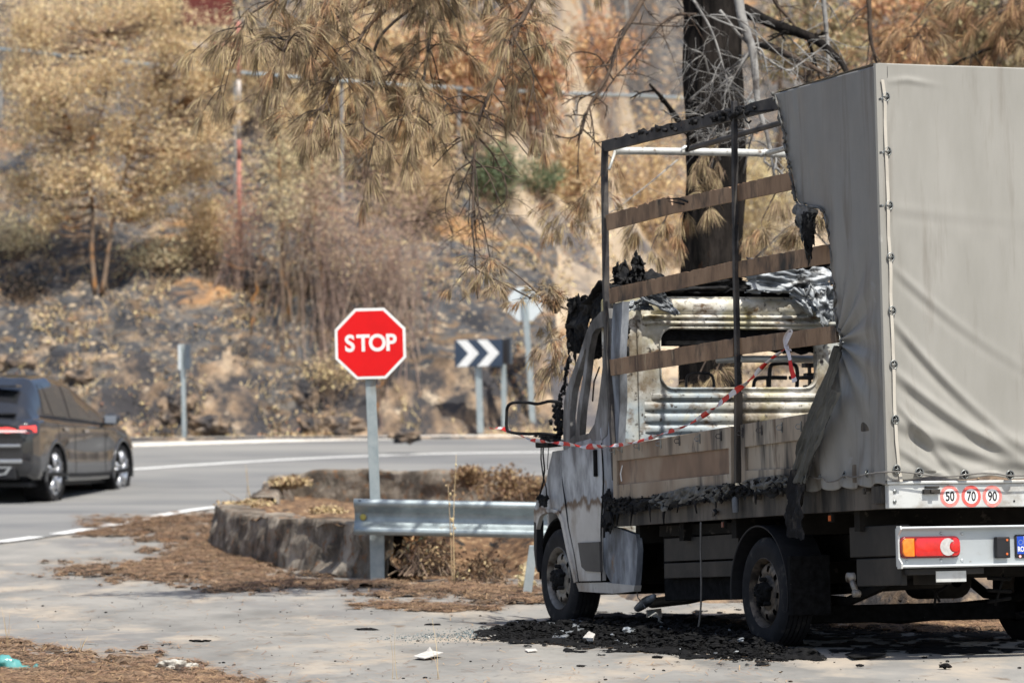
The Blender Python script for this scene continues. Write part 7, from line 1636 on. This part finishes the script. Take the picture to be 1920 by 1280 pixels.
bough([(890, 250), (930, 300), (950, 370), (900, 410)], 30.6, 30.6, .010, 'barkbrown', 8, 20, False, sidelen=.30, curl=1)
bough([(888, 300), (850, 330), (835, 390), (850, 440)], 30.6, 30.6, .008, 'barkbrown', 9, 22, False, sidelen=.32, curl=1)
bough([(888, 380), (892, 440), (900, 470)], 30.6, 30.6, .008, 'barkbrown', 10, 16, False, sidelen=.28, curl=1)
# bare branches left of the trunk
bough([(1335, -200), (1260, -110), (1205, 0), (1160, 80), (1140, 140), (1105, 200), (1090, 250)], 33, 31.5, .030, 'barkbrown', 11, 22, False, sidelen=.40, curl=1)
bough([(1320, 30), (1270, 28), (1235, 50), (1195, 100), (1150, 150), (1125, 190)], 33, 31.8, .016, 'barkbrown', 12, 18, False, sidelen=.38, curl=1)
bough([(1335, 290), (1290, 250), (1250, 195), (1218, 158)], 33, 32.4, .040, 'bark', 13, 3, False, sidelen=.2)
bough([(1150, 150), (1120, 105), (1075, 100), (1062, 130), (1066, 175)], 31.8, 31.8, .008, 'barkbrown', 14, 12, False, sidelen=.22, curl=1)
bough([(1270, 300), (1210, 350), (1140, 400), (1060, 430)], 32.5, 31.4, .007, 'barkgrey', 15, 12, False, sidelen=.3, curl=1)
bough([(1140, 250), (1125, 330), (1090, 370), (1050, 400)], 31.6, 31.4, .006, 'barkbrown', 44, 14, True, sidelen=.3, L=.13, nn=18)
# dead grey branches right of the trunk
bough([(1400, 60), (1330, 30), (1390, 40), (1470, 110), (1500, 130)], 31, 31, .008, 'barkgrey', 16, 10, False, sidelen=.3, curl=1)
bough([(1376, -120), (1388, 20), (1410, 90), (1418, 160), (1422, 200), (1440, 260), (1452, 330)], 31.4, 31.2, .045, 'barkgrey', 17, 14, False, sidelen=.35, curl=1)
bough([(1300, 0), (1335, 60), (1360, 140), (1372, 200)], 31.2, 31.2, .012, 'barkgrey', 18, 14, False, sidelen=.4, curl=1)
bough([(1350, 20), (1400, 80), (1470, 130), (1500, 120), (1560, 75)], 31.2, 31.4, .013, 'barkgrey', 19, 22, False, sidelen=.3, curl=1)
bough([(1395, 20), (1460, 50), (1520, 70), (1560, 100), (1590, 140), (1640, 260)], 33.2, 32, .055, 'bark', 20, 4, False, sidelen=.3)
bough([(1400, 70), (1470, 100), (1530, 130), (1560, 145)], 33, 32.2, .040, 'barkbrown', 21, 6, False, sidelen=.3)
bough([(1480, -80), (1450, -10), (1475, 30), (1500, 60), (1520, 80)], 33, 33, .022, 'barkbrown', 22, 8, False, sidelen=.3)
bough([(1540, -40), (1546, 20), (1552, 90), (1552, 145), (1548, 260)], 33, 33, .026, 'barkgrey', 23, 8, False, sidelen=.3)
bough([(1625, -60), (1630, 20), (1632, 70), (1642, 112), (1660, 180)], 34, 34, .028, 'barkbrown', 24, 8, False, sidelen=.3)
bough([(1640, 280), (1560, 160), (1500, 90), (1440, 40)], 32.4, 32.6, .014, 'barkgrey', 25, 16, False, sidelen=.4, curl=1)
bough([(1990, 60), (1920, 80), (1860, 90), (1790, 120), (1720, 160)], 36, 36, .03, 'bark', 26, 8, False, sidelen=.4)
bough([(1990, -20), (1860, 30), (1780, 60), (1700, 70)], 37, 37, .024, 'barkbrown', 27, 12, False, sidelen=.4)
# twiggy knots before the trunk and needle fans behind the cover frame
for i, (x0, y0, x1, y1) in enumerate([(1290, 190, 1400, 110), (1300, 215, 1370, 150), (1400, 190, 1300, 130), (1330, 140, 1290, 90), (1420, 250, 1330, 260), (1350, 300, 1310, 230), (1460, 300, 1380, 260), (1560, 380, 1430, 470), (1400, 500, 1500, 410), (1560, 470, 1470, 420), (1340, 240, 1270, 215)]):
    bough([(x0, y0), ((x0 + x1) / 2 + 8, (y0 + y1) / 2 - 12), (x1, y1)], 31.6, 31.4, .009, 'barkgrey', 100 + i, 12, False, sidelen=.34, curl=1)
for i, (x0, y0, x1, y1, ln) in enumerate([(1310, 300, 1302, 318, .17), (1335, 300, 1330, 318, .15), (1330, 380, 1325, 394, .17), (1280, 400, 1274, 415, .15), (1470, 355, 1458, 372, .2), (1510, 375, 1505, 395, .2), (1345, 690, 1345, 700, .2), (1310, 705, 1320, 715, .18), (1180, 440, 1176, 455, .18), (1500, 430, 1500, 445, .16), (1225, 455, 1222, 468, .14), (1430, 410, 1428, 425, .16)]):
    bough([(x0 + 30, y0 - 60), (x0, y0), (x1, y1)], 31.5, 31.2, .007, 'barkbrown', 140 + i, 2, True, sidelen=.16, L=ln, nn=50)
for i in range(7):
    rg = random.Random(900 + i); x = rg.uniform(1680, 1960); y = rg.uniform(-30, 100); bough([(x + 60, y - 60), (x + 20, y - 10), (x, y)], 36, 36, .012, 'barkbrown', 200 + i, 7, True, sidelen=.4, L=.2, nn=30, mi=1)
# nearer low bough with the cone, reaching in front of the octagonal sign
bough([(1330, 520), (1160, 590), (1100, 590), (1060, 578), (1000, 560), (950, 535), (905, 512), (880, 495)], 29.5, 28.4, .013, 'barkbrown', 30, 9, True, .105, .24, nn=26)
bough([(1060, 578), (1020, 560), (975, 520), (930, 490), (880, 480)], 28.4, 28.2, .007, 'barkbrown', 31, 5, True, .12, .20, nn=34)
bough([(1100, 590), (1060, 630), (1030, 640), (1010, 650)], 28.6, 28.4, .007, 'barkgrey', 32, 8, True, .12, .20, nn=14)
bough([(1085, 640), (1060, 680), (1030, 690)], 28.6, 28.4, .004, 'barkbrown', 33, 8, True, .12, .15, nn=14)
V = np.concatenate(needleV); mi = np.concatenate(needleM); print('needle faces', len(V) // 4)
np_mesh('needles', V, np.arange(len(V)).reshape(-1, 4), [M['needles'], M['needlesbrown']], pine, False, mi)['kind'] = 'stuff'
mb = MB(); cc = IP @ at(1041, 575, 28.3); rg = random.Random(3)
for i in range(9):
    z = -.05 + i * .0115; rr = .034 * math.sin(math.pi * (i + 1.4) / 10.5)
    for j in range(10):
        q = 2 * math.pi * j / 10 + i * .31; mb.lump((cc.x + rr * math.cos(q), cc.y + rr * math.sin(q), cc.z - z), .0095, 0, 0, .3, (1.2, 1.2, .7), rg)
mb.tube([cc + Vector((0, 0, .02)), cc + Vector((0, 0, -.05))], .018, 8); mb.build('pine_cone', M['cone'], pine)
